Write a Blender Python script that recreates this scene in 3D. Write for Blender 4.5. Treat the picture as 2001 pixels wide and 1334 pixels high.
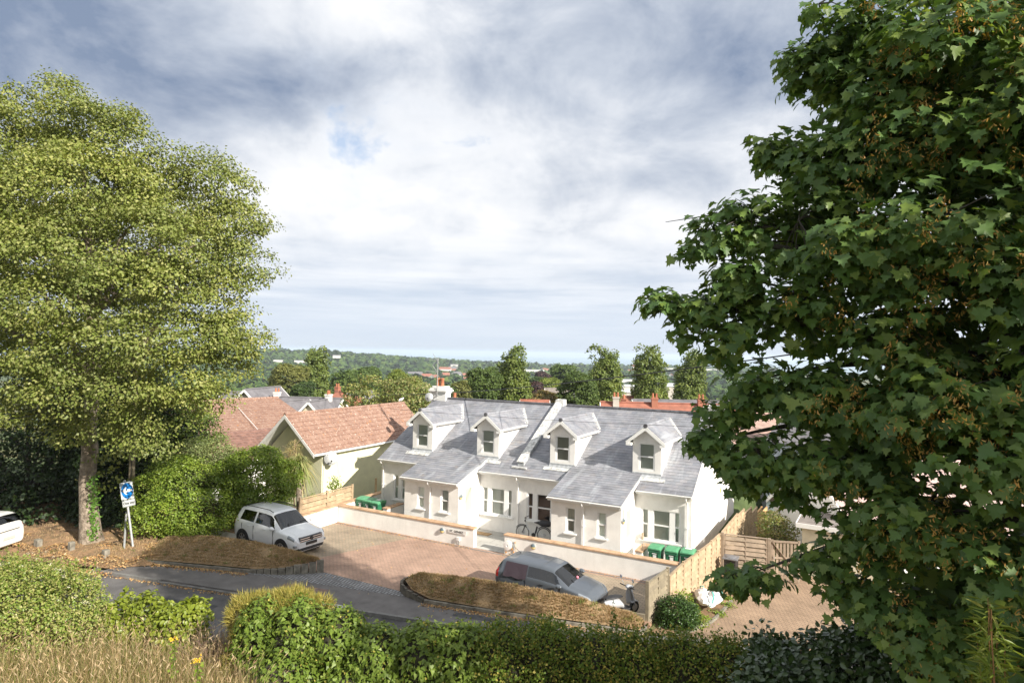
import bpy, math, random
import numpy as np
from mathutils import Vector, Matrix
random.seed(7)
HAZE = 0.00015
RS = np.random.RandomState
for o in list(bpy.data.objects): bpy.data.objects.remove(o)
sc = bpy.context.scene
COL = sc.collection
# ---------------------------------------------------------------- camera
FPX, PITCH, ROLL, TH = 1215.87, 0.0185, 0.0174, 0.4933
CAM = np.array([5.82, -27.43, 9.0])
RIGHT = np.array([math.cos(TH), math.sin(TH), 0.0])
FWD0 = np.array([-math.sin(TH), math.cos(TH), 0.0])
FW = FWD0 * math.cos(PITCH) + np.array([0, 0, math.sin(PITCH)])
UP = -FWD0 * math.sin(PITCH) + np.array([0, 0, math.cos(PITCH)])
IR = RIGHT * math.cos(ROLL) + UP * math.sin(ROLL)
IU = UP * math.cos(ROLL) - RIGHT * math.sin(ROLL)
cam = bpy.data.cameras.new("camera"); co = bpy.data.objects.new("camera", cam); COL.objects.link(co)
M = Matrix(((IR[0], IU[0], -FW[0], CAM[0]), (IR[1], IU[1], -FW[1], CAM[1]), (IR[2], IU[2], -FW[2], CAM[2]), (0, 0, 0, 1)))
co.matrix_world = M
cam.sensor_width = 36; cam.lens = 36 * FPX / 2001.0; cam.clip_end = 60000; cam.clip_start = 0.1
sc.camera = co
def at(px, py, depth):
    """world point seen at photo pixel px,py at that forward distance in metres"""
    a = (px - 1000.5) / FPX; b = (py - 667) / FPX
    return CAM + depth * (FW + a * IR - b * IU)
def on(px, py, z=0.0):
    d = at(px, py, 1.0) - CAM
    return CAM + d * (z - CAM[2]) / d[2]
# ---------------------------------------------------------------- light
SUN_TO = Vector((1.0, -0.28, 0.60)).normalized()
SUN_EL = math.asin(SUN_TO.z); SUN_AZ = math.atan2(SUN_TO.x, SUN_TO.y)
sl = bpy.data.lights.new("sun", 'SUN'); so = bpy.data.objects.new("sun", sl); COL.objects.link(so)
sl.energy = 4.6; sl.angle = math.radians(0.6); sl.color = (1.0, 0.93, 0.82)
so.rotation_euler = SUN_TO.to_track_quat('Z', 'Y').to_euler(); so.location = (30, -30, 60)
sc.view_settings.view_transform = 'Standard'; sc.view_settings.look = 'None'
sc.view_settings.exposure = 0.88; sc.view_settings.gamma = 1.0
sc.view_settings.use_curve_mapping = False
sc.cycles.max_bounces = 8; sc.cycles.transparent_max_bounces = 12; sc.cycles.volume_bounces = 1
sc.cycles.use_denoising = True
sc.cycles.caustics_reflective = False; sc.cycles.caustics_refractive = False

class NT:
    def __init__(s, tree): s.t = tree; s.n = tree.nodes; s.l = tree.links
    def new(s, typ, **kw):
        n = s.n.new(typ)
        for k, v in kw.items():
            if k.startswith('i_'):
                n.inputs[int(k[2:]) if k[2:].isdigit() else k[2:].replace('_', ' ')].default_value = v
            else: setattr(n, k, v)
        return n
    def link(s, a, b): s.l.new(a, b)
    def math(s, op, a, b=None, clamp=False):
        n = s.n.new('ShaderNodeMath'); n.operation = op; n.use_clamp = clamp
        for i, v in enumerate((a, b)):
            if v is None: continue
            if isinstance(v, (int, float)): n.inputs[i].default_value = v
            else: s.l.new(v, n.inputs[i])
        return n.outputs[0]
    def mix(s, fac, a, b, mode='MIX'):
        n = s.n.new('ShaderNodeMix'); n.data_type = 'RGBA'; n.blend_type = mode
        for i, v in ((0, fac), (6, a), (7, b)):
            if isinstance(v, (int, float)): n.inputs[i].default_value = v
            elif isinstance(v, tuple): n.inputs[i].default_value = v if len(v) == 4 else v + (1,)
            else: s.l.new(v, n.inputs[i])
        return n.outputs[2]
    def ramp(s, fac, stops, interp='LINEAR'):
        n = s.n.new('ShaderNodeValToRGB'); e = n.color_ramp.elements; n.color_ramp.interpolation = interp
        while len(e) < len(stops): e.new(0.5)
        for k, (p, c) in enumerate(stops):
            e[k].position = p
            e[k].color = (c, c, c, 1) if isinstance(c, (int, float)) else tuple(c) + (1,)
        s.l.new(fac, n.inputs[0]); return n.outputs[0]
    def noise(s, vec, scale, detail=4, rough=.55, dist=0.0):
        n = s.n.new('ShaderNodeTexNoise'); n.inputs['Scale'].default_value = scale; n.inputs['Detail'].default_value = detail
        n.inputs['Roughness'].default_value = rough; n.inputs['Distortion'].default_value = dist
        if vec is not None: s.l.new(vec, n.inputs['Vector'])
        return n.outputs[0]
    def mapping(s, vec, loc=(0, 0, 0), rot=(0, 0, 0), scale=(1, 1, 1)):
        n = s.n.new('ShaderNodeMapping'); n.inputs[1].default_value = loc; n.inputs[2].default_value = rot; n.inputs[3].default_value = scale
        s.l.new(vec, n.inputs[0]); return n.outputs[0]
# ---------------------------------------------------------------- sky with broken cloud
w = bpy.data.worlds.new("World"); sc.world = w; w.use_nodes = True
t = NT(w.node_tree); w.node_tree.nodes.clear()
tc = t.new('ShaderNodeTexCoord')
sky = t.new('ShaderNodeTexSky'); sky.sky_type = 'NISHITA'; sky.sun_disc = False
sky.sun_elevation = SUN_EL; sky.sun_rotation = SUN_AZ; sky.altitude = 60; sky.air_density = 1.0; sky.dust_density = 1.0; sky.ozone_density = 2.0
vec = t.mapping(tc.outputs['Generated'], rot=(0, 0, -TH))      # local frame: y looks out over the valley
sep = t.new('ShaderNodeSeparateXYZ'); t.link(vec, sep.inputs[0])
X, Y, Z = sep.outputs
Zc = t.math('MAXIMUM', Z, 0.0)
den = t.math('ADD', Zc, 0.10)
cx_ = t.math('DIVIDE', X, den); cy_ = t.math('DIVIDE', Y, den)
cmb = t.new('ShaderNodeCombineXYZ'); t.link(cx_, cmb.inputs[0]); t.link(cy_, cmb.inputs[1])
plane = cmb.outputs[0]
Yp = t.math('MAXIMUM', Y, 0.25)
uu = t.math('DIVIDE', X, Yp); vv = t.math('DIVIDE', Zc, Yp)
big = t.noise(t.mapping(plane, loc=(3.1, 1.7, 0)), 0.9, 7, .52, .25)
shade = t.noise(t.mapping(plane, loc=(8.2, 4.4, 0), scale=(1, .85, 1)), 1.25, 8, .56, .35)
fine = t.noise(t.mapping(vec, scale=(1, 1, 1.5)), 5.0, 9, .60, .3)
strat = t.noise(t.mapping(vec, scale=(2.0, 2.0, 30)), 1.6, 7, .62, .12)
def gauss(cu, cv, ru, rv, amp):
    a = t.math('MULTIPLY', t.math('ADD', uu, -cu), 1 / ru); b = t.math('MULTIPLY', t.math('ADD', vv, -cv), 1 / rv)
    q = t.math('ADD', t.math('MULTIPLY', a, a), t.math('MULTIPLY', b, b))
    return t.math('MULTIPLY', t.math('POWER', 2.718, t.math('MULTIPLY', q, -1.0)), amp)
cov = t.math('ADD', t.math('MULTIPLY', big, .45), t.math('ADD', t.math('MULTIPLY', fine, .8), .02))
cov = t.math('ADD', cov, t.math('ADD', gauss(-.27, .40, .10, .04, -.012), gauss(.06, .47, .12, .06, -.05)))
cover = t.ramp(cov, [(0.42, 0.35), (0.49, 0.92), (.55, 1.0)])
lowm = t.ramp(Z, [(0.0, 1.0), (.09, .95), (.20, 0.0)])
cover = t.mix(lowm, cover, (1.0, 1.0, 1.0))
dk = t.math('ADD', gauss(-.85, .56, .50, .22, .62), gauss(.38, .54, .42, .20, .46))
dk = t.math('ADD', dk, t.math('ADD', gauss(-.40, .44, .30, .05, .16), gauss(-.25, .58, .14, .07, -.40)))
dk = t.math('ADD', dk, gauss(-.20, .25, .26, .09, -.11))
dk = t.math('ADD', dk, t.math('MULTIPLY', t.math('ADD', shade, -.5), .95))
dk = t.math('ADD', dk, t.math('MULTIPLY', t.math('ADD', fine, -.5), 1.15))
dk = t.math('ADD', dk, .13)
ccol = t.ramp(dk, [(.0, (.92, .925, .94)), (.16, (.80, .825, .87)), (.40, (.54, .59, .68)), (.75, (.23, .295, .42))])
hcol = t.mix(t.ramp(strat, [(.36, 0.0), (.66, 1.0)]), (.58, .66, .78), (.84, .875, .93))
hz_ = t.ramp(Z, [(0.0, 1.0), (.05, .6), (.10, 0.0)])
hcol = t.mix(hz_, hcol, (.66, .74, .85))
ccol = t.mix(lowm, ccol, hcol)
CLOUD = 6.6
vm = t.new('ShaderNodeVectorMath', operation='SCALE'); t.link(ccol, vm.inputs[0]); vm.inputs['Scale'].default_value = CLOUD
outc = t.mix(cover, sky.outputs[0], vm.outputs[0])
bg = t.new('ShaderNodeBackground'); t.link(outc, bg.inputs[0]); bg.inputs[1].default_value = 0.092
wo = t.new('ShaderNodeOutputWorld'); t.link(bg.outputs[0], wo.inputs[0])

# ================================================================ helpers
def tag(o, label=None, cat=None, group=None, kind=None):
    if label: o['label'] = label
    if cat: o['category'] = cat
    if group: o['group'] = group
    if kind: o['kind'] = kind
    return o
def thing(name, label, cat, loc=(0, 0, 0), rz=0.0, group=None):
    o = bpy.data.objects.new(name, None); COL.objects.link(o); o.empty_display_size = .2
    o.location = loc; o.rotation_euler = (0, 0, rz)
    return tag(o, label, cat, group)
def root_loc(p):
    while p.parent is not None: p = p.parent
    return np.array(p.location)
def kids(o): return [c for c in bpy.data.objects if c.parent == o]
def copy_tree(o, parent=None, chmap=None):
    c = o.copy(); COL.objects.link(c); c.parent = parent
    for ch in chmap[o.name] if chmap else kids(o): copy_tree(ch, c)
    return c
class MB:
    """collects polygons; world coordinates unless the parent thing is built locally"""
    def __init__(s, M=None): s.v = []; s.f = []; s.M = M
    def add(s, vs, fs):
        b = len(s.v)
        if s.M is not None: vs = [tuple(s.M @ Vector(p)) for p in vs]
        s.v += [tuple(map(float, p)) for p in vs]; s.f += [tuple(b + i for i in f) for f in fs]; return s
    def box(s, x0, x1, y0, y1, z0, z1):
        if x0 > x1: x0, x1 = x1, x0
        if y0 > y1: y0, y1 = y1, y0
        if z0 > z1: z0, z1 = z1, z0
        return s.add([(x0, y0, z0), (x1, y0, z0), (x1, y1, z0), (x0, y1, z0), (x0, y0, z1), (x1, y0, z1), (x1, y1, z1), (x0, y1, z1)],
              [(0, 3, 2, 1), (4, 5, 6, 7), (0, 1, 5, 4), (1, 2, 6, 5), (2, 3, 7, 6), (3, 0, 4, 7)])
    def beam(s, a, b, w, h, up=(0, 0, 1)):
        a = Vector(a); b = Vector(b); d = (b - a).normalized(); u = Vector(up)
        r = d.cross(u).normalized(); u = r.cross(d).normalized(); r *= w / 2; u *= h / 2
        return s.add([a - r - u, a + r - u, a + r + u, a - r + u, b - r - u, b + r - u, b + r + u, b - r + u],
              [(0, 3, 2, 1), (4, 5, 6, 7), (0, 1, 5, 4), (1, 2, 6, 5), (2, 3, 7, 6), (3, 0, 4, 7)][::1])
    def poly(s, pts): return s.add(pts, [tuple(range(len(pts)))])
    def prism(s, pts, off):
        n = len(pts); o = Vector(off)
        return s.add(list(pts) + [tuple(Vector(p) + o) for p in pts],
              [tuple(range(n))[::-1], tuple(range(n, 2 * n))] + [(i, (i + 1) % n, n + (i + 1) % n, n + i) for i in range(n)])
    def tube(s, pts, rad, n=8, cap=True):
        pts = [Vector(p) for p in pts]
        if isinstance(rad, (int, float)): rad = [rad] * len(pts)
        vs = []; fs = []; pr = None
        for i, p in enumerate(pts):
            d = (pts[min(i + 1, len(pts) - 1)] - pts[max(i - 1, 0)]).normalized()
            if pr is None: pr = d.orthogonal().normalized()
            r = (pr - d * pr.dot(d)); r = r.normalized() if r.length > 1e-6 else d.orthogonal().normalized(); pr = r
            u = d.cross(r)
            for k in range(n):
                a = 2 * math.pi * k / n; vs.append(tuple(p + (r * math.cos(a) + u * math.sin(a)) * rad[i]))
        for i in range(len(pts) - 1):
            for k in range(n): fs.append((i * n + k, i * n + (k + 1) % n, (i + 1) * n + (k + 1) % n, (i + 1) * n + k))
        if cap: fs += [tuple(range(n))[::-1], tuple(range((len(pts) - 1) * n, len(pts) * n))]
        return s.add(vs, fs)
    def lathe(s, c, prof, n=16, axis='z'):
        vs = []; fs = []
        for r, h in prof:
            for k in range(n):
                a = 2 * math.pi * k / n; x, y = r * math.cos(a), r * math.sin(a)
                p = {'z': (x, y, h), 'y': (x, h, y), 'x': (h, x, y)}[axis]
                vs.append((c[0] + p[0], c[1] + p[1], c[2] + p[2]))
        m = len(prof)
        for i in range(m - 1):
            for k in range(n): fs.append((i * n + k, i * n + (k + 1) % n, (i + 1) * n + (k + 1) % n, (i + 1) * n + k))
        fs += [tuple(range(n))[::-1], tuple(range((m - 1) * n, m * n))]
        return s.add(vs, fs)
    def build(s, name, mat, parent=None, smooth=False, bevel=0, local=False, fixn=True):
        v = np.array(s.v, float).reshape(-1, 3)
        if parent is not None and not local: v = v - root_loc(parent)
        me = bpy.data.meshes.new(name); me.from_pydata(v.tolist(), [], s.f)
        if mat: me.materials.append(mat)
        if fixn:
            import bmesh
            bm = bmesh.new(); bm.from_mesh(me); bmesh.ops.recalc_face_normals(bm, faces=bm.faces); bm.to_mesh(me); bm.free()
        if smooth:
            me.polygons.foreach_set('use_smooth', [True] * len(me.polygons))
            try: me.set_sharp_from_angle(angle=math.radians(42))
            except Exception: pass
        o = bpy.data.objects.new(name, me); COL.objects.link(o)
        if parent is not None: o.parent = parent
        if bevel:
            b = o.modifiers.new('bevel', 'BEVEL'); b.width = bevel; b.segments = 2; b.limit_method = 'ANGLE'
        return o
def npmesh(name, V, F, mat, parent=None, smooth=False, k=None):
    """V (n,3) array, F (m,k) array of polygons with k corners each"""
    V = np.asarray(V, np.float32)
    if parent is not None: V = V - root_loc(parent).astype(np.float32)
    me = bpy.data.meshes.new(name); me.vertices.add(len(V)); me.vertices.foreach_set('co', V.ravel())
    F = np.asarray(F, np.int32); k = F.shape[1]
    me.loops.add(F.size); me.loops.foreach_set('vertex_index', F.ravel())
    me.polygons.add(len(F)); me.polygons.foreach_set('loop_start', np.arange(0, F.size, k, dtype=np.int32))
    me.polygons.foreach_set('loop_total', np.full(len(F), k, np.int32))
    if smooth: me.polygons.foreach_set('use_smooth', np.ones(len(F), bool))
    me.update(calc_edges=True); me.validate()
    if mat: me.materials.append(mat)
    o = bpy.data.objects.new(name, me); COL.objects.link(o)
    if parent is not None: o.parent = parent
    return o
# ================================================================ materials
def pmat(name, col, rough=.6, metal=0.0, spec=.5, nscale=0, namt=.15, bump=0.0, bscale=30, coat=0.0, detail=5, col2=None):
    m = bpy.data.materials.new(name); m.use_nodes = True; t = NT(m.node_tree); b = m.node_tree.nodes['Principled BSDF']
    b.inputs['Roughness'].default_value = rough; b.inputs['Metallic'].default_value = metal
    b.inputs['Specular IOR Level'].default_value = spec; b.inputs['Coat Weight'].default_value = coat
    b.inputs['Base Color'].default_value = tuple(col) + (1,)
    if nscale or bump:
        tc = t.new('ShaderNodeTexCoord').outputs['Object']
    if nscale:
        n = t.noise(tc, nscale, detail, .6)
        c2 = col2 if col2 else tuple(max(0, x * (1 - namt * 2)) for x in col); c1 = col if col2 else tuple(min(1, x * (1 + namt)) for x in col)
        t.link(t.ramp(n, [(.32, c2), (.66, c1)]), b.inputs['Base Color'])
    if bump:
        bp = t.new('ShaderNodeBump'); bp.inputs['Strength'].default_value = bump; bp.inputs['Distance'].default_value = .02
        t.link(t.noise(tc, bscale, 4, .6), bp.inputs['Height']); t.link(bp.outputs[0], b.inputs['Normal'])
    return m
def leafmat(name, cols, rough=.5, trans=.3, noise=0.0, spec=.35):
    """cols: colour stops picked per leaf"""
    m = bpy.data.materials.new(name); m.use_nodes = True; t = NT(m.node_tree); b = m.node_tree.nodes['Principled BSDF']
    out = m.node_tree.nodes['Material Output']
    g = t.new('ShaderNodeNewGeometry'); r = g.outputs['Random Per Island']
    n = len(cols); c = t.ramp(r, [((i + .0) / max(1, n - 1), x) for i, x in enumerate(cols)])
    if noise:
        tc = t.new('ShaderNodeTexCoord').outputs['Object']
        nn = t.ramp(t.noise(tc, noise, 3, .5), [(.3, (.70, .74, .70)), (.7, (1.25, 1.18, 1.0))])
        c = t.mix(1.0, c, nn, 'MULTIPLY')
    t.link(c, b.inputs['Base Color']); b.inputs['Roughness'].default_value = rough; b.inputs['Specular IOR Level'].default_value = spec
    tr = t.new('ShaderNodeBsdfTranslucent'); t.link(t.mix(1.0, c, (1.3, 1.25, .6), 'MULTIPLY'), tr.inputs[0])
    ms = t.new('ShaderNodeMixShader'); ms.inputs[0].default_value = trans
    t.link(b.outputs[0], ms.inputs[1]); t.link(tr.outputs[0], ms.inputs[2]); t.link(ms.outputs[0], out.inputs[0])
    return m
def islandmat(name, stops, rough=.7, nscale=0, patch=None, bump=0, bscale=20, spec=.4, metal=0, streak=None):
    m = bpy.data.materials.new(name); m.use_nodes = True; t = NT(m.node_tree); b = m.node_tree.nodes['Principled BSDF']
    g = t.new('ShaderNodeNewGeometry'); tc = t.new('ShaderNodeTexCoord').outputs['Object']
    c = t.ramp(g.outputs['Random Per Island'], [(i / max(1, len(stops) - 1), x) for i, x in enumerate(stops)])
    if nscale: c = t.mix(.5, c, t.mix(1.0, c, t.ramp(t.noise(tc, nscale, 6, .65), [(.3, .45), (.7, 1.6)]), 'MULTIPLY'))
    if patch:
        for (sc_, lo, hi, pc, amt) in patch:
            f = t.ramp(t.noise(t.mapping(tc, loc=(sc_, sc_ * 2, 0)), sc_, 6, .7), [(lo, 0.0), (hi, amt)]); c = t.mix(f, c, pc)
    if streak:
        (scl, lo, hi, pc, amt) = streak
        f = t.ramp(t.noise(t.mapping(tc, scale=scl), 1.0, 5, .6), [(lo, 0.0), (hi, amt)]); c = t.mix(f, c, pc)
    t.link(c, b.inputs['Base Color']); b.inputs['Roughness'].default_value = rough; b.inputs['Specular IOR Level'].default_value = spec; b.inputs['Metallic'].default_value = metal
    if bump:
        bp = t.new('ShaderNodeBump'); bp.inputs['Strength'].default_value = bump; bp.inputs['Distance'].default_value = .02
        t.link(t.noise(tc, bscale, 4, .6), bp.inputs['Height']); t.link(bp.outputs[0], b.inputs['Normal'])
    return m
def brickmat(name, c1, c2, mortar, bw, bh, ms=.01, rot=0.0, nlo=.7, nhi=1.2, extra=None, rough=.85, off=.5, bump=.35):
    m = bpy.data.materials.new(name); m.use_nodes = True; t = NT(m.node_tree); b = m.node_tree.nodes['Principled BSDF']
    tc = t.new('ShaderNodeTexCoord').outputs['Object']; v = t.mapping(tc, rot=(0, 0, rot))
    br = t.new('ShaderNodeTexBrick'); br.offset = off; t.link(v, br.inputs[0])
    br.inputs['Color1'].default_value = tuple(c1) + (1,); br.inputs['Color2'].default_value = tuple(c2) + (1,); br.inputs['Mortar'].default_value = tuple(mortar) + (1,)
    br.inputs['Scale'].default_value = 1; br.inputs['Mortar Size'].default_value = ms; br.inputs['Brick Width'].default_value = bw; br.inputs['Row Height'].default_value = bh
    br.inputs['Mortar Smooth'].default_value = .2
    c = t.mix(1.0, br.outputs[0], t.ramp(t.noise(tc, .9, 7, .65), [(.3, nlo), (.7, nhi)]), 'MULTIPLY')
    if extra: c = extra(t, tc, c)
    t.link(c, b.inputs['Base Color']); b.inputs['Roughness'].default_value = rough; b.inputs['Specular IOR Level'].default_value = .25
    bp = t.new('ShaderNodeBump'); bp.inputs['Strength'].default_value = bump; bp.inputs['Distance'].default_value = .01
    t.link(t.math('SUBTRACT', t.math('MULTIPLY', t.noise(tc, 25, 4), .6), br.outputs[1]), bp.inputs['Height']); t.link(bp.outputs[0], b.inputs['Normal'])
    return m
MT = {}
MT['render'] = pmat('white_render', (.83, .815, .785), .85, nscale=1.6, namt=.05, bump=.15, bscale=60)
def stain(m, amt=.12):
    t = NT(m.node_tree); b = m.node_tree.nodes['Principled BSDF']; src = b.inputs['Base Color'].links[0].from_socket; tc = t.new('ShaderNodeTexCoord').outputs['Object']
    f = t.ramp(t.noise(t.mapping(tc, scale=(3.2, 3.2, .30)), 1.0, 6, .65), [(.50, 0.0), (.72, 1.0)]); g = t.ramp(t.noise(tc, .7, 6, .7), [(.42, 0.0), (.7, 1.0)])
    c = t.mix(t.math('MULTIPLY', t.math('MAXIMUM', f, t.math('MULTIPLY', g, .7)), amt), src, (.45, .40, .33)); t.link(c, b.inputs['Base Color'])
stain(MT['render'])
MT['white'] = pmat('white_paint', (.82, .82, .80), .45, nscale=4, namt=.03)
MT['upvc'] = pmat('white_plastic', (.80, .80, .79), .3)
MT['coping'] = pmat('sandstone_coping', (.52, .34, .21), .85, nscale=3, namt=.2, bump=.2)
MT['lead'] = pmat('lead', (.42, .44, .46), .55, nscale=5, namt=.2)
MT['leadpale'] = pmat('pale_lead', (.62, .62, .60), .6, nscale=7, namt=.25)
MT['black'] = pmat('black_plastic', (.02, .02, .022), .5)
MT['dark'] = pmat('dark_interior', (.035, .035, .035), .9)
MT['rubber'] = pmat('rubber', (.022, .022, .022), .8)
MT['slate'] = islandmat('slates', [(.20, .21, .24), (.235, .235, .26), (.255, .26, .285), (.215, .225, .25), (.275, .27, .285)], .55, nscale=1.2,
    patch=[(1.1, .60, .74, (.36, .27, .17), .35), (6.0, .66, .72, (.50, .50, .46), .5)], bump=.2, bscale=18, streak=((2.6, .35, .35), .56, .70, (.42, .44, .47), .7))
MT['ridge'] = islandmat('ridge_tiles', [(.06, .062, .07), (.10, .10, .11), (.08, .08, .09)], .7, nscale=5)
MT['terracotta'] = pmat('terracotta', (.40, .15, .075), .8, nscale=6, namt=.15)
def tilemat():
    m = bpy.data.materials.new('clay_roof_tiles'); m.use_nodes = True; t = NT(m.node_tree); b = m.node_tree.nodes['Principled BSDF']
    tc = t.new('ShaderNodeTexCoord').outputs['Object']
    c = t.ramp(t.noise(tc, 2.2, 8, .75), [(.3, (.20, .115, .09)), (.5, (.275, .17, .13)), (.7, (.35, .235, .185))])
    c = t.mix(t.ramp(t.noise(t.mapping(tc, loc=(4, 1, 0)), 4.2, 5, .7), [(.61, 0.0), (.68, .8)]), c, (.50, .21, .06))
    c = t.mix(t.ramp(t.noise(t.mapping(tc, loc=(1, 7, 3)), 9.0, 4, .6), [(.60, 0.0), (.66, .75)]), c, (.60, .50, .42))
    c = t.mix(t.ramp(t.noise(t.mapping(tc, loc=(9, 2, 3)), 7.0, 4, .6), [(.62, 0.0), (.72, .7)]), c, (.09, .05, .04))
    t.link(c, b.inputs['Base Color']); b.inputs['Roughness'].default_value = .85; b.inputs['Specular IOR Level'].default_value = .2
    return m
MT['tile'] = tilemat()
MT['green_render'] = pmat('pale_green_render', (.70, .69, .48), .9, nscale=2, namt=.05, bump=.4, bscale=14)
MT['cream'] = pmat('cream_render', (.72, .66, .50), .9, nscale=2, namt=.06)
MT['asphalt'] = pmat('asphalt', (.12, .115, .115), .9, nscale=.7, namt=.28, bump=.5, bscale=90, detail=8)
MT['pavement'] = pmat('asphalt_pavement', (.155, .145, .14), .9, nscale=1.6, namt=.14, bump=.5, bscale=70, detail=8)
MT['kerb'] = pmat('kerb_concrete', (.20, .195, .185), .85, nscale=3, namt=.2, bump=.3)
MT['concrete'] = pmat('weathered_concrete', (.24, .22, .18), .9, nscale=4, namt=.25, bump=.4, bscale=25)
def park_extra(t, tc, c):
    s = t.new('ShaderNodeSeparateXYZ'); t.link(tc, s.inputs[0]); x, y, z = s.outputs
    tan = t.mix(1.0, c, (.88, 1.06, 1.03), 'MULTIPLY')
    edge = t.math('ADD', x, t.math('MULTIPLY', y, -.35))
    l = t.math('LESS_THAN', edge, -11.6); r = t.math('GREATER_THAN', edge, -4.4)
    f = t.math('MULTIPLY', t.math('MAXIMUM', l, r), t.math('LESS_THAN', y, -3.15))
    return t.mix(f, c, tan)
MT['brick_paving'] = brickmat('red_block_paving', (.44, .285, .215), (.37, .245, .185), (.22, .17, .13), .21, .105, .012, nlo=.78, nhi=1.2, extra=park_extra)
MT['drive_paving'] = brickmat('brown_block_paving', (.37, .26, .175), (.31, .215, .145), (.16, .12, .085), .21, .105, .012, rot=.5, nlo=.75, nhi=1.2)
MT['setts'] = brickmat('grey_setts', (.36, .36, .37), (.24, .245, .255), (.12, .115, .11), .16, .11, .02, rot=.2, bump=.9)
MT['slabs'] = brickmat('grey_slabs', (.45, .44, .41), (.40, .39, .365), (.25, .24, .22), .9, .6, .012, nlo=.85, nhi=1.1)
def woodmat(name, stops, g=.0):
    m = islandmat(name, stops, .85, nscale=3)
    t = NT(m.node_tree); b = m.node_tree.nodes['Principled BSDF']
    return m
MT['wood'] = woodmat('fence_wood', [(.34, .25, .16), (.41, .31, .20), (.30, .22, .14), (.44, .33, .21)])
MT['wood_new'] = woodmat('new_fence_wood', [(.55, .33, .14), (.60, .38, .18)])
MT['wood_old'] = woodmat('weathered_fence_wood', [(.26, .22, .15), (.20, .17, .12), (.30, .25, .18)])
MT['wood_grey'] = woodmat('greyed_fence_wood', [(.30, .24, .18), (.36, .28, .21), (.26, .20, .15)])
MT['pole'] = pmat('pole_wood', (.30, .25, .17), .9, nscale=3, namt=.35)
MT['galv'] = pmat('galvanised_steel', (.42, .43, .43), .5, .4, nscale=10, namt=.1)
def barkmat(name, a, b_):
    m = pmat(name, a, .95, nscale=5, col2=b_, bump=.9, bscale=14, detail=8); return m
MT['bark'] = barkmat('grey_bark', (.42, .345, .27), (.13, .10, .07)); MT['bark'].node_tree.nodes['Bump'].inputs['Distance'].default_value = .09; MT['bark'].node_tree.nodes['Bump'].inputs['Strength'].default_value = 1.0
MT['bark_dark'] = barkmat('dark_bark', (.085, .075, .06), (.035, .03, .025))
MT['twig'] = pmat('twigs', (.20, .14, .09), .9, nscale=8)
MT['soil'] = pmat('soil_and_litter', (.33, .20, .11), 1.0, nscale=3.5, col2=(.15, .11, .06), bump=.8, bscale=30, detail=9)
MT['straw'] = pmat('dead_turf', (.36, .25, .14), 1.0, nscale=2.0, col2=(.22, .15, .08), bump=1.0, bscale=24, detail=9)
def groundmat():
    m = bpy.data.materials.new('field_ground'); m.use_nodes = True; t = NT(m.node_tree); b = m.node_tree.nodes['Principled BSDF']
    tc = t.new('ShaderNodeTexCoord').outputs['Object']
    c = t.ramp(t.noise(tc, .012, 6, .6), [(.35, (.06, .085, .035)), (.5, (.085, .11, .045)), (.62, (.17, .15, .07)), (.7, (.08, .10, .04))])
    c = t.mix(.6, c, t.mix(1.0, c, t.ramp(t.noise(tc, .6, 8, .7), [(.3, .5), (.7, 1.6)]), 'MULTIPLY'))
    t.link(c, b.inputs['Base Color']); b.inputs['Roughness'].default_value = 1.0; b.inputs['Specular IOR Level'].default_value = .1
    return m
MT['ground'] = groundmat()
def glassmat(name, tint=(.75, .8, .8), refl=.5, trans=.9):
    m = bpy.data.materials.new(name); m.use_nodes = True; t = NT(m.node_tree); m.node_tree.nodes.clear()
    tr = t.new('ShaderNodeBsdfTransparent'); tr.inputs[0].default_value = tuple(tint) + (1,)
    gl = t.new('ShaderNodeBsdfGlossy'); gl.inputs[0].default_value = (1, 1, 1, 1); gl.inputs[1].default_value = .03
    fr = t.new('ShaderNodeFresnel'); fr.inputs[0].default_value = 1.5
    f = t.math('ADD', t.math('MULTIPLY', fr.outputs[0], .9), refl * .08, True)
    ms = t.new('ShaderNodeMixShader'); t.link(f, ms.inputs[0]); t.link(tr.outputs[0], ms.inputs[1]); t.link(gl.outputs[0], ms.inputs[2])
    o = t.new('ShaderNodeOutputMaterial'); t.link(ms.outputs[0], o.inputs[0]); return m
MT['glass'] = glassmat('window_glass', (.88, .92, .90), .25)
MT['carglass'] = glassmat('car_glass', (.20, .24, .22), .6)
MT['carglass_dark'] = glassmat('dark_car_glass', (.03, .035, .035), .4)
MT['lens'] = glassmat('lamp_lens', (.85, .87, .9), 1.0)
def blindmat():
    m = bpy.data.materials.new('blind'); m.use_nodes = True; t = NT(m.node_tree); b = m.node_tree.nodes['Principled BSDF']
    tc = t.new('ShaderNodeTexCoord').outputs['Object']
    wv = t.new('ShaderNodeTexWave'); wv.bands_direction = 'Z'; wv.inputs['Scale'].default_value = 9.0; t.link(tc, wv.inputs[0])
    t.link(t.ramp(wv.outputs[1], [(.2, (.60, .60, .53)), (.7, (.88, .88, .80))]), b.inputs['Base Color']); b.inputs['Roughness'].default_value = .7
    return m
MT['blind'] = blindmat()
def curtainmat():
    m = bpy.data.materials.new('curtain'); m.use_nodes = True; t = NT(m.node_tree); b = m.node_tree.nodes['Principled BSDF']
    tc = t.new('ShaderNodeTexCoord').outputs['Object']
    wv = t.new('ShaderNodeTexWave'); wv.bands_direction = 'X'; wv.inputs['Scale'].default_value = 5.0; wv.inputs['Distortion'].default_value = 1.5; t.link(tc, wv.inputs[0])
    t.link(t.ramp(wv.outputs[1], [(.2, (.30, .28, .24)), (.7, (.50, .47, .40))]), b.inputs['Base Color'])
    return m
MT['curtain'] = curtainmat()
MT['frosted'] = pmat('frosted_glass', (.46, .50, .42), .25, spec=.6)
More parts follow.
